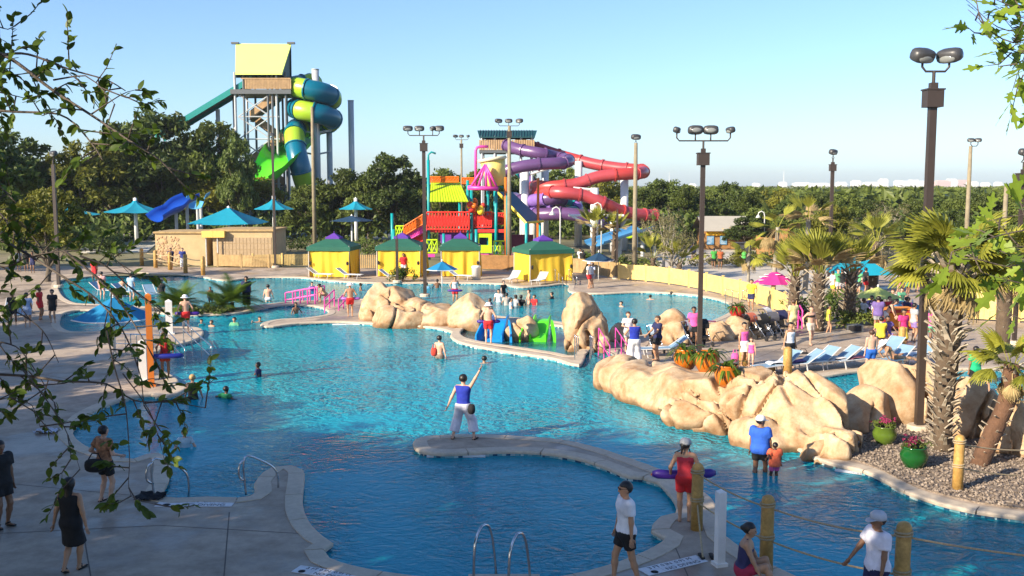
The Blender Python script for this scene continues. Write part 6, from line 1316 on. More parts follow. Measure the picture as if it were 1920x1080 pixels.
bag(1378, 603+67, 37.5, .3, .35, PK, 'pink bag at the end of the loungers'); bag(1506, 668, 39.6, .55, .36, BK, 'black bag on a lounger on the right'); bag(1553, 668, 39.8, .34, .42, YL, 'yellow bag on a lounger on the right'); bag(1599, 668, 40, .4, .3, WH, 'white bundled towel on a lounger'); bag(1533, 668, 40.4, .3, .4, BK, 'tall black bag beside the yellow bag')
# sunglasses on the walking man
p = thing('sunglasses', 'dark sunglasses on the person in the white T-shirt', 'sunglasses', (0,0,0)); _w = P(1172,1096); p.location = (_w.x, _w.y, 0); p.rotation_euler = (0,0,math.radians(-78)); q = MB()
for s in (-1, 1): q.ball((s*.038,-.125,1.70), (.03,.012,.02), 8, 5); q.tube([(s*.065,-.115,1.705),(s*.1,-.02,1.71)], .006, 4)
q.build('lens_pair', cl(BK), p)

# more of the crowd
more = [(1560,560,'white',WH,0),(1578,556,'black',BK,0),(1596,562,'red',RD,0),(1610,556,'green',(.1,.35,.15),0),(1700,556,'blue',(.05,.2,.5),0),(1738,560,'white',WH,0),(1742,548,'yellow',YL,0),(1640,610,'white',WH,1),(1700,604,'navy',NV,1),(1712,640,'grey',GY,0),(1745,650,'pink',PK,0),(1664,648,'purple',(.15,.1,.35),1),(1650,650,'yellow',YL,1)]
for i, (x, y, nm_, c, sit) in enumerate(more):
    where = ['left of the teal shade umbrella post','below the teal shade umbrella','right of the teal shade umbrella','by the tied palms','left of the large lamp pole','right of the large lamp pole','high behind the large palm','behind the drinks cart','beside the drinks cart','near the large lamp pole','behind the large palm trunk','on a chair by the bamboo bollard','on a chair left of the bamboo bollard'][i]
    person(x, y, f"{nm_}-shirted person {'sitting' if sit else 'standing'} {where}", r_.choice((-60, 20, 100, 180)), 1.68, r_.choice('ltb'), ('short', r_.choice('kn')), None, [('tshirt',c,.03),('shorts',r_.choice(pal),.03)], ((-.25,-.35,.55),(.25,-.35,.55)) if sit else HD, ((-.12,-.45),(.12,-.45)) if sit else ((-.1,0),(.1,0)), hip=(0,.05,.48) if sit else None, h=.05)
for i, (x, y, s_, sk, lab) in enumerate(((230,540,.9,'t','bather in the far left arm of the back pool'),(585,546,1.0,'l','bather near the pink rail in the back pool'),(676,545,1.1,'b','bather behind the left end of the rock mound'),(800,541,1.2,'t','bather before the small blue umbrella'),(820,540,1.0,'b','second bather before the small blue umbrella'),(1035,560,1.2,'t','bather left of the rock pillar in the back pool'),(1165,575,1.3,'l','swimmer right of the rock pillar'),(440,610,1.2,'t','swimmer below the planted spit'),(555,588,1.0,'b','child in the small pocket pool'))):
    person(x, y, lab, 50*i, 1.6, sk, ('short','k'), None, [('tshirt',pal[i % 9],.015)] if i % 2 else [], ((-.4,-.2,.95),(.4,-.2,.95)), sub=s_)
# ---------------------------------------------------------------- rope posts
mLog = M('varnished_log', (.50, .30, .085), .55, .22, 3, .3, fine=(9, (.62, .55, .45))); mRope = M('sisal_rope', (.42, .33, .20), .95, .2, 30, .6, bscale=90)
def logpost(px, base, top, label, r=None, grp='timber rope posts', Y=None, wraps=2):
    b = P(px, base) if Y is None else Vector((X(px, Y), Y, 0)); z = A(px, top, b.y).z; r = r or .115; t = thing('rope_post', label, 'post', (b.x, b.y, 0), 0, grp)
    q = MB(); q.tube([(0,0,-.02),(0,0,z*.5),(.006,0,z-r*.75),(.006,0,z-r*.4),(.005,0,z-r*.1),(.004,0,z)], [r*1.04,r*1.0,r*.97,r*.86,r*.55,r*.12], 14); q.build('log', mLog, t, True)
    for k in range(wraps):
        zz = z*(.84 if k == 0 else .42); q = MB(); pts = [(math.cos(a*.5)*(r+.012), math.sin(a*.5)*(r+.012), zz+.004*a) for a in range(0, 30)]; q.tube(pts, .016, 6); q.build('rope_wrap', mRope, t, True)
    return b, z
def rope(a, b, sag, label, r=.017, grp='ropes between the posts'):
    pts = [a.lerp(b, k/14)-Vector((0, 0, sag*4*(k/14)*(1-k/14))) for k in range(15)]; o = pts[0].copy(); q = MB(); q.tube([p-o for p in pts], r, 7); return tag(q.build('rope', mRope, None, True, tuple(o)), label, 'rope', grp)
p1 = logpost(1306, 993, 868, 'rope post beside the lifeguard in red'); p2 = logpost(1436, 1072, 928, 'rope post left of the seated person'); p3 = logpost(1688, 1150, 978, 'front rope post beside the person in the white polo', .12)
p4 = logpost(1795, 921, 815, 'tall bamboo-like rope post on the gravel bed'); p5b, p5z = Vector((X(2060, 15.2), 14.4, 0)), 1.35
def tops(p, f): return Vector((p[0].x, p[0].y, p[1]*f))
for f, nm in ((.84, 'upper'), (.42, 'lower')):
    rope(tops(p1, f), tops(p2, f), .06, f'{nm} rope from the lifeguard post to the post by the seated person'); rope(tops(p2, f), tops(p3, f), .08, f'{nm} rope from the post by the seated person to the front post'); rope(tops(p3, f), Vector((p5b.x, p5b.y, p5z*f)), .06, f'{nm} rope from the front post out of frame at right')
    rope(tops(p4, f), A(1960, 842 if f > .5 else 890, 23.0), .08, f'{nm} rope across the gravel bed')
rope(tops(p1, .42), P(1318, 1045, .05), .02, 'loose rope end hanging to the deck at the lifeguard post')
lp = []
for i, (x, y0, y1) in enumerate(((266,497,465),(292,502,469),(319,506,472),(348,512,476),(381,516,480))):
    lp.append(logpost(x, y0, y1, ['leftmost','second','third','fourth','rightmost'][i]+' of the five pale rope posts before the shower hut', .16, 'rope posts before the shower hut', wraps=0))
for i in range(4):
    for f in (.8, .5): rope(tops(lp[i], f), tops(lp[i+1], f), .1, f"{'upper' if f > .6 else 'lower'} pale rope span {['one','two','three','four'][i]} from the left before the shower hut", .03, 'ropes before the shower hut')
for x, y0, y1, r, lab in ((1394,685,640,.17,'short thick bollard before the child in pink'),(1476,702,650,.16,'tall bamboo bollard before the person in white'),(1445,698,680,.16,'stubby bollard behind the rock outcrop'),(1690,662,612,.14,'bamboo bollard right of the reclining bather')):
    logpost(x, y0, y1, lab, r, 'bollards on the right deck', wraps=0)
# white and orange posts
def sqpost(px, base, top, w, m, label, Y=None, extra=False):
    b = P(px, base) if Y is None else Vector((X(px, Y), Y, 0)); z = A(px, top, b.y).z; t = thing('square_post', label, 'post', (b.x, b.y, 0), .3); q = MB(); q.box(-w,w,-w,w,0,z); q.add([(-w,-w,z),(w,-w,z),(w,w,z),(-w,w,z),(0,0,z+w*.7)], [(0,1,4),(1,2,4),(2,3,4),(3,0,4)]); q.build('shaft', m, t)
    q = MB(); q.box(-w*1.5,w*1.5,-w*1.5,w*1.5,0,.06); q.build('base_plate', m, t)
sqpost(1349, 1060, 922, .075, mWhite, 'white square post between the two rope posts'); sqpost(318, 626, 565, .15, mWhite, 'white square post on the far left deck tip'); sqpost(269, 714, 641, .13, mWhite, 'white square post left of the orange post'); sqpost(284, 724, 553, .10, M('orange_post_paint', (.62, .17, .02), .5, .06), 'tall orange post on the left steps')
# ---------------------------------------------------------------- rails and ladders
def rail(name, label, lines, m=None, r=.024, cat='handrail', grp=None):
    o = Vector(lines[0][0]); o.z = 0; t = thing(name, label, cat, tuple(o), 0, grp)
    for l in lines: q = MB(); q.tube(catmull([Vector(p)-o for p in l], .08, False), r, 8); q.build('tube_rail', m or mSteel, t, True)
    return t
def ladder(px, py, label, az, w=.5, H=.85):
    b = P(px, py); f = Vector((math.sin(az), math.cos(az), 0)); s = Vector((f.y, -f.x, 0)); L = []
    for k in (-1, 1):
        c = b+s*(k*w/2); L.append([c-f*.55+Vector((0,0,0)), c-f*.5+Vector((0,0,H*.75)), c-f*.3+Vector((0,0,H)), c-f*.08+Vector((0,0,H*.9)), c+f*.06+Vector((0,0,H*.4)), c+f*.12+Vector((0,0,-.1)), c+f*.12+Vector((0,0,-.7))])
    t = rail('pool_ladder', label, L, cat='pool ladder')
    for k in range(2): q = MB(); o = L[0][0].copy(); o.z = 0; c = b+f*.12+Vector((0,0,-.25-.3*k))-o; q.tube([c-s*w/2, c+s*w/2], .03, 6); q.build('step', mSteel, t)
b = P(945, 1092)
ladder(955, 1090, 'chrome pool ladder at the bottom centre of the front pool', .6, .72, 1.0)
q = MB(); q.box(-.62,.62,-.3,.25,-.08,.05); tag(q.build('ladder_platform', mCop, loc=(P(945,1090).x, P(945,1090).y-.1, .02)), 'pale concrete ladder platform under the chrome ladder', 'platform')
def loop_rail(px, py, label, d, H=.85, L=.75):
    b = P(px, py); f = Vector((d[0], d[1], 0)).normalized(); rail('grab_rail', label, [[b, b+Vector((0,0,H)), b+f*L*.35+Vector((0,0,H*.92)), b+f*L+Vector((0,0,H*.45)), b+f*L*1.02+Vector((0,0,-.4))], [b+Vector((0,0,H*.95)), b-f*.12+Vector((0,0,H*.85)), b-f*.14+Vector((0,0,H*.5)), b+Vector((0,0,H*.38))]])
loop_rail(289, 934, 'grab rail at the steps of the left near bay', (.45, .4)); loop_rail(461, 928, 'grab rail beside the rounded deck finger', (.45, .4))
def stairs(name, label, px0, py0, px1, py1, m, w, H=.9, n=3, r=.022):
    a, b = P(px0, py0), P(px1, py1); s = (b-a).normalized(); s = Vector((-s.y, s.x, 0))*w; L = []
    for k in (-1, 1):
        for hz in (H, H*.55): L.append([a+s*k+Vector((0,0,hz)), b+s*k+Vector((0,0,hz-.35))])
        for i in range(n+1): p = a.lerp(b, i/n)+s*k; L.append([p+Vector((0,0,-.2)), p+Vector((0,0,H-.35*i/n))])
    return rail(name, label, L, m, r)
stairs('stair_rail', 'steel handrails going down the left steps into the pool', 322, 640, 372, 678, mSteel, .5); stairs('stair_rail', 'steel handrails behind the orange post on the left deck', 230, 668, 292, 652, mSteel, .4)
stairs('stair_rail', 'pink handrails at the steps beside the crouching person', 600, 568, 545, 566, mPink, .6, .95, 4, .04); stairs('stair_rail', 'pink handrail behind the lifeguard with the bucket hat', 640, 575, 622, 582, mPink, .4, .95, 2, .035)
stairs('stair_rail', 'pale rail left of the blue-vested person on the rocks', 1138, 660, 1160, 680, mPink, .35, 1.0, 2); stairs('stair_rail', 'steel ladder rail at the end of the kiddie pool wall', 1092, 676, 1098, 660, mSteel, .3, 1.0, 2)
stairs('stair_rail', 'pink rail over the low rock bank', 1275, 640, 1330, 628, mPink, .3, 1.0, 2, .03); stairs('stair_rail', 'pale rail at the far pool corner by the capped lifeguard', 1054, 528, 1068, 535, mSteel, .5, .9, 2, .03); stairs('stair_rail', 'pale handrails by the yellow-topped lifeguard', 1376, 572, 1400, 566, mSteel, .5, .9, 2)
stairs('stair_rail', 'pink rail beside the curved fence end', 1487, 604, 1500, 616, mPink, .1, 1.2, 2, .04)
# ---------------------------------------------------------------- depth markers on the deck and the walls
mMark = M('marker_white', (.66, .66, .68), .5, .08, 5); mInk = M('marker_ink', (.02, .02, .025), .6)
TXT = {}
def txt(s, size):
    if (s, size) not in TXT: TXT[(s, size)] = text_mesh(s, size, mInk, .001)
    return TXT[(s, size)]
def marker(px, py, az, w, label, l1='3 FT 0 IN  0.91 M', l2='NO DIVING'):
    b = P(px, py, .004); t = thing('depth_marker', label, 'depth marker', tuple(b), az); d = w*.26
    n = 7
    for r_ in range(2):
        for k in range(n): q = MB(); x0 = -w/2+w*k/n; q.box(x0+.004, x0+w/n-.004, -d/2+r_*d/2+.003, -d/2+(r_+1)*d/2-.003, 0, .006); q.build('tile', mMark, t)
    for s, y, sz in ((l1, d*.25, d*.38), (l2, -d*.25, d*.42)): o = link('lettering', txt(s, sz), t, (0 if s == l1 else w*.12, y, .0075))
    q = MB(); q.lathe([(d*.2,.0065),(d*.2,.0085),(d*.16,.0085),(d*.16,.0065)], 20, c=(-w*.36, -d*.25, 0)); q.box(-d*.2,d*.2,-.012,.012,.0066,.0082,T=Matrix.Translation((-w*.36,-d*.25,0)) @ Matrix.Rotation(.8,4,'Z')); q.build('no_diving_symbol', mInk, t)
marker(367, 944, 0, 1.65, 'white depth marker reading no diving on the left deck'); marker(612, 1075, -.35, 1.25, 'white depth marker at the bottom edge left of the ladder'); marker(1262, 1060, .52, 1.35, 'white depth marker on the deck by the white post')
def wall_marker(px, py, az, w, label, s='2 FT 0 IN  0.61 M', zz=-.1):
    b = P(px, py, 0); t = thing('depth_tile', label, 'depth marker', (b.x, b.y, 0), az); q = MB(); q.box(-w/2, w/2, -.012, .06, -.125, -.075); q.build('tile_strip', mMark, t); o = link('lettering', txt(s, .045), t, (0, -.0135, -.1)); o.rotation_euler = (math.pi/2, 0, 0)
wall_marker(855, 848.5, 0, 1.5, 'white depth tile on the wall of the curved spit'); wall_marker(655, 604.5, 0, 1.7, 'white depth tile on the pale spit wall below the lifeguard'); wall_marker(1610, 880, -.5, 1.1, 'white depth tile on the gravel bed wall')
# skimmer mouth, deck drains, flip-flops
q = MB(); q.box(-.22,.22,-.03,.06,-.125,-.074); tag(q.build('skimmer', mDkSteel, loc=tuple(P(1563,868)+Vector((0,-.0,0)))), 'dark skimmer mouth in the gravel bed wall', 'skimmer').rotation_euler = (0,0,-.5)
for i, (px, py, lab) in enumerate(((1325,1046,'black sandals beside the white post'),(283,934,'dark towel heap at the left bay rail'),(88,810,'pale towel patch on the left deck'))):
    b = P(px, py); t = thing('sandal_pair' if i == 0 else 'towel', lab, 'sandals' if i == 0 else 'towel', tuple(b))
    if i == 0:
        for k in (-1, 1): q = MB(); q.tube([(k*.09,-.12,.03),(k*.1,0,.035),(k*.1,.13,.03)], [.04,.05,.045], 8, flat=.5); q.build('sandal', cl(BK), t, True)
    else:
        q = MB(); n = 10; vs = [(.3*(x/n-.5)*2, .22*(y/n-.5)*2, .02+.10*abs(noise3(np.array([x*.5+i*9, y*.5, 1.0])))) for x in range(n+1) for y in range(n+1)]; q.add([(float(a), float(c), float(d)) for a, c, d in vs], [(x*(n+1)+y, (x+1)*(n+1)+y, (x+1)*(n+1)+y+1, x*(n+1)+y+1) for x in range(n) for y in range(n)]); q.build('cloth', cl(BK if i == 1 else (.5,.52,.6)), t, True)
# saw-cut joints across the deck
jt = MB()
for (xa, ya), (xb, yb) in (((0,905),(262,930)),((0,1000),(300,985)),((300,985),(560,1000)),((60,760),(160,775)),((0,690),(280,735)),((1248,985),(1290,1080)),((1340,700),(1500,640)),((1420,650),(1760,640)),((1160,655),(1330,640)),((430,960),(420,1080)),((150,960),(170,1080)),((30,640),(320,640)),((1500,660),(1560,628)),((1640,665),(1680,625))):
    a, b = P(xa, ya, .003), P(xb, yb, .003); d = (b-a).normalized(); s = Vector((-d.y, d.x, 0))*.012; jt.add([a-s, b-s, b+s, a+s], [(0,1,2,3)])
struct(jt.build('deck_joints', M('joint_grout', (.14, .11, .09), .9)))
# ---------------------------------------------------------------- loungers, chairs, strollers, cart
mSling = M('blue_sling', (.22, .36, .50), .7, .08, 4, trans=.1); mFrame = M('lounger_frame', (.62, .62, .62), .4); mSlW = M('white_sling', (.70, .72, .74), .7, .06, 4, trans=.1)
def lounger_proto(m):
    t = bpy.data.objects.new('lounger', None); COL.objects.link(t); t['category'] = 'lounger'
    def slab(y0, z0, y1, z1, nm):
        q = MB(); n = 6; vs = []
        for i in range(n+1):
            u = i/n; sg = -.03*math.sin(u*math.pi); y, z = y0+(y1-y0)*u, z0+(z1-z0)*u+sg; vs += [(-.28,y,z),(.28,y,z),(.28,y,z+.02),(-.28,y,z+.02)]
        q.add(vs, [(i*4+j, i*4+(j+1) % 4, (i+1)*4+(j+1) % 4, (i+1)*4+j) for i in range(n) for j in range(4)]+[(3,2,1,0),(4*n,4*n+1,4*n+2,4*n+3)]); q.build(nm, m, t)
    slab(-1.0,.33,.25,.35,'seat'); slab(.27,.36,.9,.78,'backrest')
    for s in (-1, 1):
        q = MB(); q.tube([(s*.31,-1.02,.33),(s*.31,.26,.35),(s*.31,.92,.80)], .02, 6); q.build('side_rail', mFrame, t)
        for y in (-.8, .2): q = MB(); q.tube([(s*.31,y,.33),(s*.31,y+.08,0)], .02, 6); q.build('leg', mFrame, t)
    return t
LB = lounger_proto(mSling); LW = lounger_proto(mSlW); _used = set()
def lounger(px, py, az, label, proto=None, grp='loungers on the right deck', Y=None):
    proto = proto or LB; b = P(px, py) if Y is None else Vector((X(px, Y), Y, 0))
    if proto.name in _used: o = dup(proto, tuple(b), az, None, label)
    else: o = proto; _used.add(proto.name); o.location = b; o.rotation_euler = (0, 0, az); o['label'] = label
    o['group'] = grp; return o
for x, y, az, lab in ((1458,700,-1.35,'lounger nearest the stubby bollard'),(1495,697,-1.3,'lounger under the black bag'),(1530,692,-1.3,'lounger beside the tall black bag'),(1566,690,-1.3,'lounger under the yellow bag'),(1604,688,-1.3,'lounger left of the shirtless boy'),(1672,690,-1.2,'lounger of the reclining bather'),(1245,668,-1.2,'blue lounger behind the person in navy'),(1660,672,-.7,'raised blue sling chair right of the shirtless boy'),(1720,680,-1.3,'lounger behind the large lamp pole')):
    lounger(x, y, az+random.uniform(-.35, .35), lab)
for x, y, az, lab in ((960,530,-.4,'white lounger left of the rightmost cabana'),(1012,533,-.4,'white lounger before the rightmost cabana'),(600,522,1.3,'flat lounger before the leftmost cabana'),(655,523,1.3,'lounger right of the leftmost cabana'),(735,526,1.3,'white lounger below the thin dark pole'),(862,525,1.2,'white lounger before the third cabana')):
    lounger(x, y, az, lab, LW, 'white loungers by the cabanas')
for x, y, az, lab in ((20,590,.3,'blue lounger in the left shade'),(45,598,.3,'blue lounger beside the dark swimsuit person'),(196,553,1.2,'blue lounger above the blue umbrella, left'),(238,556,1.2,'blue lounger above the blue umbrella, right'),(285,560,.6,'pale lounger beside the spit palms')):
    lounger(x, y, az, lab, LB, 'loungers on the left deck')
person(1676, 690, 'bather with white cap reclining on a lounger', 95, 1.66, 't', None, ('bucket',WH), [('briefs',(.4,.2,.1),.015),('band',(.4,.2,.1),.012)], ((-.25,.35,.4),(.25,.35,.4)), ((-.1,-.85,.28),(.12,-.8,.3)), hip=(0,0,.45), lean=-.75, h=.035)
def stroller(px, py, label, c, az):
    b = P(px, py); t = thing('stroller', label, 'stroller', tuple(b), az, 'strollers beside the low rock bank'); q = MB()
    for s in (-1, 1): q.tube([(s*.24,-.42,.12),(s*.24,.05,.55),(s*.24,.42,1.02)], .016, 6); q.tube([(s*.24,.35,.12),(s*.24,-.1,.55)], .016, 6)
    q.tube([(-.24,.42,1.02),(.24,.42,1.02)], .02, 6); q.build('frame', mSteel, t, True)
    q = MB(); q.add([(-.22,-.15,.42),(.22,-.15,.42),(.22,.15,.45),(-.22,.15,.45),(-.22,.28,.85),(.22,.28,.85)], [(0,1,2,3),(3,2,5,4)]); q.box(-.22,.22,-.16,.16,.36,.42); q.build('seat', cl(BK), t)
    q = MB(); n = 8; vs = []
    for i in range(n+1):
        a = math.pi*.05+math.pi*.55*i/n; vs += [(-.24,.28-.42*math.sin(a)*.9,.78+.30*math.cos(a)+.05),(.24,.28-.42*math.sin(a)*.9,.78+.30*math.cos(a)+.05)]
    q.add(vs, [(2*i,2*i+1,2*i+3,2*i+2) for i in range(n)]); q.build('hood', cl(c), t, True)
    for s in (-1, 1):
        for y in (-.42, .35): q = MB(); q.tube([(s*.24-.02,y,.11),(s*.24+.02,y,.11)], .11, 12); q.build('wheel', cl(BK), t)
for x, y, c, az, lab in ((1410,634,(.55,.14,.08),.6,'stroller with orange hood at the left of the row'),(1432,637,BK,.5,'black stroller second in the row'),(1450,632,(.10,.10,.12),.4,'dark grey stroller third in the row'),(1466,628,NV,.3,'navy stroller nearest the fence end'),(1440,622,WH,.8,'white-hooded stroller behind the row'),(1318,648,BK,.3,'black stroller in the shade behind the brown lamp pole'),(1296,650,(.3,.3,.35),.5,'grey stroller against the upright boulder'),(1228,660,(.5,.6,.7),.2,'pale stroller between the two people in blue')): stroller(x, y, lab, c, az)
def cart(px, py, label, c1, c2, w, h):
    b = P(px, py); t = thing('drinks_cart', label, 'cart', tuple(b)); q = MB(); q.box(-w,w,-.4,.4,.1,h); q.build('cabinet', cl(c1), t); q = MB(); q.box(-w-.05,w+.05,-.45,.45,h+.002,h+.06); q.build('counter', cl(c2), t)
    q = MB(); q.box(-w*.8,w*.8,-.42,-.402,.2,h-.15); q.build('front_panel', cl(c2), t)
    for s in (-1, 1): q = MB(); q.tube([(s*w*.7-.03,-.3,.1),(s*w*.7+.03,-.3,.1)], .1, 10); q.build('wheel', cl(BK), t)
cart(1678, 618, 'red and orange drinks cart beside the hedge', (.35,.03,.02), (.65,.22,.02), .7, 1.0); cart(1393, 500, 'black cart on the plaza behind the fence', BK, (.05,.05,.06), .6, 2.0)
# white bin, black speaker box, life ring, duck
b = P(893, 524); t = thing('towel_bin', 'white towel bin before the third cabana', 'bin', tuple(b)); q = MB(); q.lathe([(.30,0),(.34,.85),(.36,.86),(.36,.92),(.31,.92)], 14); q.build('bin_body', mWhite, t, True); q = MB(); q.lathe([(.37,.921),(.30,1.0),(.05,1.03)], 14); q.build('lid', mWhite, t, True)
b = P(1600, 622); t = thing('speaker_rock', 'dark wedge-shaped speaker on the right deck kerb', 'speaker', tuple(b)); q = MB(); q.prism([(-.4,-.2),(.4,-.2),(.3,.25),(-.25,.25)], 0, .35); q.build('speaker_case', mDkSteel, t); q = MB(); q.box(-.3,.3,-.21,-.202,.05,.3); q.build('grille', mDark, t)
b = P(1584, 604); t = thing('speaker_box', 'black box on a stand in the shrub bed', 'speaker', tuple(b)); q = MB(); q.box(-.3,.3,-.2,.2,.6,1.1); q.build('speaker_case', mDark, t); q = MB(); q.tube([(0,0,0),(0,0,.6)], .04, 6); q.build('stand', mDkSteel, t)
b = P(1216, 902, WL); t = thing('rubber_duck', 'small orange pool toy floating beside the platform', 'pool toy', tuple(b)); q = MB(); q.ball((0,0,.05), (.14,.09,.07)); q.ball((.1,0,.14), .06); q.build('float_body', mOrg, t, True); q = MB(); q.ball((.165,0,.14), (.03,.02,.012), 6, 4); q.build('beak', mYelR, t)
b = P(600, 572); 
t = thing('low_wall', 'curved low kerb in front of the seated crowd', 'wall', tuple(P(1560,632))); o = P(1560,632); q = MB(); pts = catmull([P(1470,655)-o, P(1520,634)-o, P(1600,622)-o, P(1700,616)-o], .5, False); q.tube(pts, .12, 6); q.build('kerb', mCop, t)

def towel(px, py, c, label, z=.40, az=0., w=.5, l=.9):
    b = P(px, py, 0); t = thing('towel', label, 'towel', (b.x, b.y, z), az); q = MB(); n = 10
    vs = [(w*(x/n-.5), l*(y/n-.5), .03*float(noise3(np.array([x*.45+px, y*.45, 2.0])))-(.16*max(0, abs(y/n-.5)-.36)*6)) for x in range(n+1) for y in range(n+1)]
    q.add(vs, [(x*(n+1)+y, (x+1)*(n+1)+y, (x+1)*(n+1)+y+1, x*(n+1)+y+1) for x in range(n) for y in range(n)]); q.build('cloth', cl(c), t, True)
for x, y, c, lab in ((1458,699,(.62,.66,.72),'pale towel on the lounger nearest the stubby bollard'),(1498,696,(.20,.10,.30),'purple towel under the black bag'),(1568,690,(.66,.62,.60),'cream towel under the yellow bag'),(1606,688,(.55,.20,.25),'red towel on the lounger left of the shirtless boy'),(1722,680,(.60,.62,.66),'white towel on the lounger behind the large lamp pole'),(22,590,(.4,.45,.55),'grey towel on a lounger in the left shade')): towel(x, y, c, lab, .40, random.uniform(-1.5, -1.1))
# ---------------------------------------------------------------- branches of the two trees the camera stands under
mTwig = M('twig_bark', (.10, .08, .065), .9, .3, 20, .4); mLfA = leafmat('near_leaf', (.025, .055, .008), (.14, .21, .025), .4, .4); mLfO = leafmat('oak_lobed_leaf', (.11, .19, .02), (.36, .48, .06), .5, .4)
def leaf_oval(k):
    n = 7; vs = []; r = random.Random(k)
    for i in range(n):
        u = i/(n-1); w = .0165*math.sin(math.pi*min(1, .06+u*.94))**.8*(1.1-.25*u); z = -.012*u*u+.004; vs += [(u*.055, -w, z+.003), (u*.055, 0, z), (u*.055, w, z+.003)]
    fs = []
    for i in range(n-1):
        a = i*3; fs += [(a, a+1, a+4, a+3), (a+1, a+2, a+5, a+4)]
    b = MB(); b.add(vs, fs, 0, (k+.5)/5); return b.mesh('leaf', mLfA, True)
def leaf_lobed(k):
    pr = [(0,.002),(.03,.004),(.045,.02),(.055,.014),(.065,.030),(.085,.042),(.088,.022),(.10,.020),(.125,.044),(.14,.042),(.135,.018),(.155,.012),(.175,.012),(.19,.0)]
    b = MB(); vs = [(x, 0, -.0012*(x*100)**1.0*.1) for x, _ in pr]+[(x, w, .1*w-.02*x) for x, w in pr]+[(x, -w, .1*w-.02*x) for x, w in pr]; n = len(pr); fs = []
    for i in range(n-1): fs += [(i, i+1, n+i+1, n+i), (i+1, i, 2*n+i, 2*n+i+1)]
    b.add(vs, fs, 0, (k+.5)/4); return b.mesh('leaf', mLfO, False)
LO = [leaf_oval(k) for k in range(5)]; LL = [leaf_lobed(k) for k in range(4)]
def put_leaf(me, par, p, d, s, org, roll=None):
    o = bpy.data.objects.new('leaf', me); COL.objects.link(o); o.parent = par; d = Vector(d).normalized(); q = d.to_track_quat('X', 'Z') @ Quaternion((1, 0, 0), random.uniform(-1.2, 1.2) if roll is None else roll)
    o.location = Vector(p)-org; o.rotation_mode = 'QUATERNION'; o.rotation_quaternion = q; o.scale = (s, s, s); return o
def foretree(name, label, base, trunk, branches, leafm, count, ls, spread, seed, every, tw=(.16, .34)):
    """branches: list of (pixel polyline, distance, radius). Side twigs and leaves grow along them."""
    r = random.Random(seed); t = thing(name, label, 'tree', base); org = Vector(base); q = MB(); q.tube([Vector(p)-org for p in trunk[0]], trunk[1], 10); q.build('trunk', mTwig, t, True); nl = 0; extra = ([], [])
    for pl, Y, rad in branches:
        pts = [A(x, y, Y+dy) for x, y, dy in pl]; line = catmull(pts, .05, False); n = len(line); q = MB(); q.tube([p-org for p in line], [rad*.62*(1-.75*i/(n-1)) for i in range(n)], 6); br = q.build('branch', mTwig, t, True); i = 2
        while i < n:
            p = line[i]; d = (line[min(i+1, n-1)]-line[i-1]).normalized(); sd = Vector((r.gauss(0, 1), r.gauss(0, .8), r.gauss(0, 1))).normalized(); sd = (sd-d*sd.dot(d)*.6+d*.35).normalized(); L = r.uniform(*tw)
            e1 = p+sd*L*.5+Vector((0, 0, r.uniform(-.02, .02))); e2 = p+sd*L+Vector((0, 0, r.uniform(-.06, .05))); q = MB(); q.tube([p-org, e1-org, e2-org], [.0042, .003, .0016], 4); q.build('twig', mTwig, br, True)
            m = r.randint(*count)
            for k in range(m):
                u = .3+.7*(k+1)/m; lp_ = (p.lerp(e1, u*2) if u < .5 else e1.lerp(e2, u*2-1)); ld = (sd+Vector((r.gauss(0, .6), r.gauss(0, .6), r.gauss(-.1, .5)))).normalized(); s = ls*r.uniform(.7, 1.25); me = leafm[r.randrange(len(leafm))]
                if nl < 295: put_leaf(me, t, lp_, ld, s, org, r.uniform(-1.2, 1.2)); nl += 1
                else:
                    M4 = Matrix.LocRotScale(lp_-org, ld.to_track_quat('X', 'Z') @ Quaternion((1, 0, 0), r.uniform(-1.2, 1.2)), Vector((s, s, s))); extra[0].append(M4); extra[1].append(me)
            i += every+r.randint(0, 2)
    if extra[0]:
        b = MB()
        for M4, me in zip(*extra):
            vs = [M4 @ v.co for v in me.vertices]; b.add(vs, [tuple(p_.vertices) for p_ in me.polygons], 0, me.attributes['v'].data[0].value)
        stuff(b.build('foliage', leafm[0].materials[0], t))
    return t
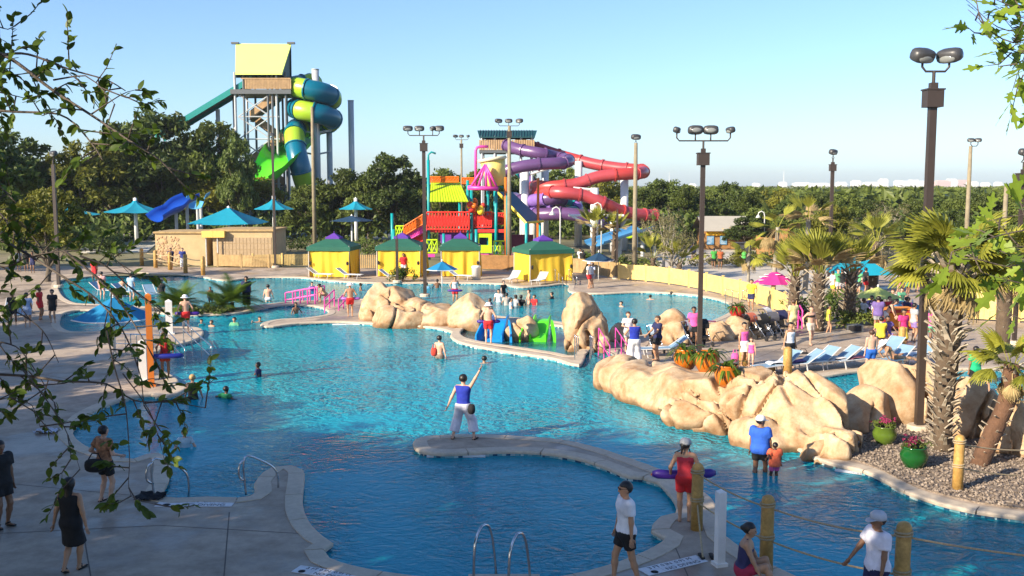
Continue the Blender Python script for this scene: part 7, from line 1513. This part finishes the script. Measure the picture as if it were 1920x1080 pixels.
LBR = [([(-70,120,.3),(40,100,.1),(130,130,0),(200,150,0),(235,170,-.1)], 5.2, .016), ([(-60,80,.2),(20,110,0),(100,170,0),(170,215,-.1),(240,262,-.2),(300,300,-.3),(330,332,-.3)], 5.0, .018), ([(-60,205,0),(40,210,0),(110,214,0),(140,232,0),(180,280,-.1),(192,300,-.2)], 4.8, .013), ([(100,150,0),(160,142,0),(180,155,0),(215,195,-.1)], 5.0, .008), ([(170,215,0),(215,185,0),(240,172,.1),(268,166,.1)], 5.0, .007),
       ([(-40,30,.2),(15,55,0),(40,40,0)], 5.4, .01), ([(-60,160,0),(30,180,0),(70,190,0)], 5.1, .01), ([(-50,130,.2),(30,140,.1),(80,128,0)], 5.3, .01),
       ([(-60,420,.4),(40,470,.2),(120,520,0),(180,560,0),(230,620,-.1),(262,700,-.2),(270,760,-.2)], 5.6, .016), ([(120,470,0),(170,510,0),(220,560,0),(262,625,-.1),(300,690,-.2)], 5.5, .012), ([(150,480,0),(200,500,0),(250,545,0),(300,585,0)], 5.4, .01), ([(-50,700,.2),(50,705,.1),(120,715,0),(200,720,0),(250,750,0),(330,755,-.1),(385,765,-.1)], 5.2, .014), ([(40,690,0),(80,740,0),(120,800,0),(140,850,0),(150,880,0)], 5.0, .007), ([(200,620,0),(215,690,0),(235,760,0),(243,860,0),(246,930,0),(290,945,0)], 5.0, .007), ([(230,700,0),(280,770,0),(300,830,0),(310,870,0)], 5.1, .006),
       ([(-60,560,.3),(20,580,.1),(80,620,0),(110,680,0)], 5.6, .012), ([(-50,640,.3),(30,650,0),(70,700,0),(110,770,0)], 5.4, .01), ([(-60,480,.3),(10,500,.1),(60,480,0),(130,470,0),(200,475,0),(250,520,0)], 5.7, .01), ([(-50,770,.1),(20,745,0),(60,760,0),(75,800,0)], 5.1, .008), ([(-60,350,.3),(0,400,.2),(40,450,0),(90,470,0)], 5.9, .012), ([(-60,290,.3),(-10,340,.2),(30,380,0)], 6.0, .012)]
foretree('overhanging_tree', 'dark leafy branches hanging in from the left frame edge', (-4.6, 4.4, 0), ([(-4.6,4.4,0),(-4.5,4.5,3),(-4.2,4.7,6),(-3.9,5,8.2)], [.2,.16,.12,.06]), LBR, LO, (6, 11), .92, .5, 3, 1, (.10, .32))
RBR = [([(1990,-30,.1),(1940,60,0),(1900,80,0),(1860,60,0),(1835,35,0),(1815,18,0)], 4.6, .010), ([(1990,20,0),(1930,20,0),(1880,5,0),(1850,-10,0)], 4.7, .008), ([(1990,140,0),(1930,105,0),(1908,92,0)], 4.6, .007), ([(1990,110,0),(1935,115,0),(1905,120,0)], 4.6, .005)]
RBR += [([(x+dx, y+dy, d) for x, y, d in pl], Y+.12, r*.8) for pl, Y, r in RBR for dx, dy in ((14, 20), (-8, -22), (30, 45))]
RBR2 = [([(2000,420,.1),(1930,430,0),(1880,440,0),(1820,460,-.1),(1785,472,-.1)], 4.3, .009), ([(2000,480,.1),(1940,490,0),(1890,500,0),(1850,490,0),(1815,480,0)], 4.3, .008), ([(2000,390,.1),(1950,400,0),(1900,405,0),(1850,415,0)], 4.4, .008), ([(2000,540,.1),(1950,540,0),(1910,530,0),(1870,520,0),(1840,510,0)], 4.4, .006), ([(2000,455,.1),(1960,460,0),(1910,462,0),(1870,468,0)], 4.35, .006), ([(2000,600,.1),(1950,590,0),(1915,585,0)], 4.4, .005)]
foretree('overhanging_oak', 'lobed oak leaves hanging in at the right frame edge', (4.2, 3.6, 0), ([(4.2,3.6,0),(4.1,3.8,3),(3.9,4.1,6),(3.7,4.4,8.4)], [.2,.16,.12,.05]), RBR+RBR2, LL, (2, 4), .72, .4, 9, 2, (.08, .2))
# ---------------------------------------------------------------- the air
q = MB(); q.box(-4200, 4200, -60, 4400, -2.5, 60); hz = stuff(q.build('haze', [])); hm = bpy.data.materials.new('summer_haze'); hm.use_nodes = True; N = hm.node_tree.nodes
N.remove(N['Principled BSDF']); v = N.new('ShaderNodeVolumePrincipled'); v.inputs['Color'].default_value = (.80, .88, 1.0, 1); v.inputs['Density'].default_value = .00014; v.inputs['Anisotropy'].default_value = .1
hm.node_tree.links.new(v.outputs[0], N['Material Output'].inputs['Volume']); hz.data.materials.append(hm)
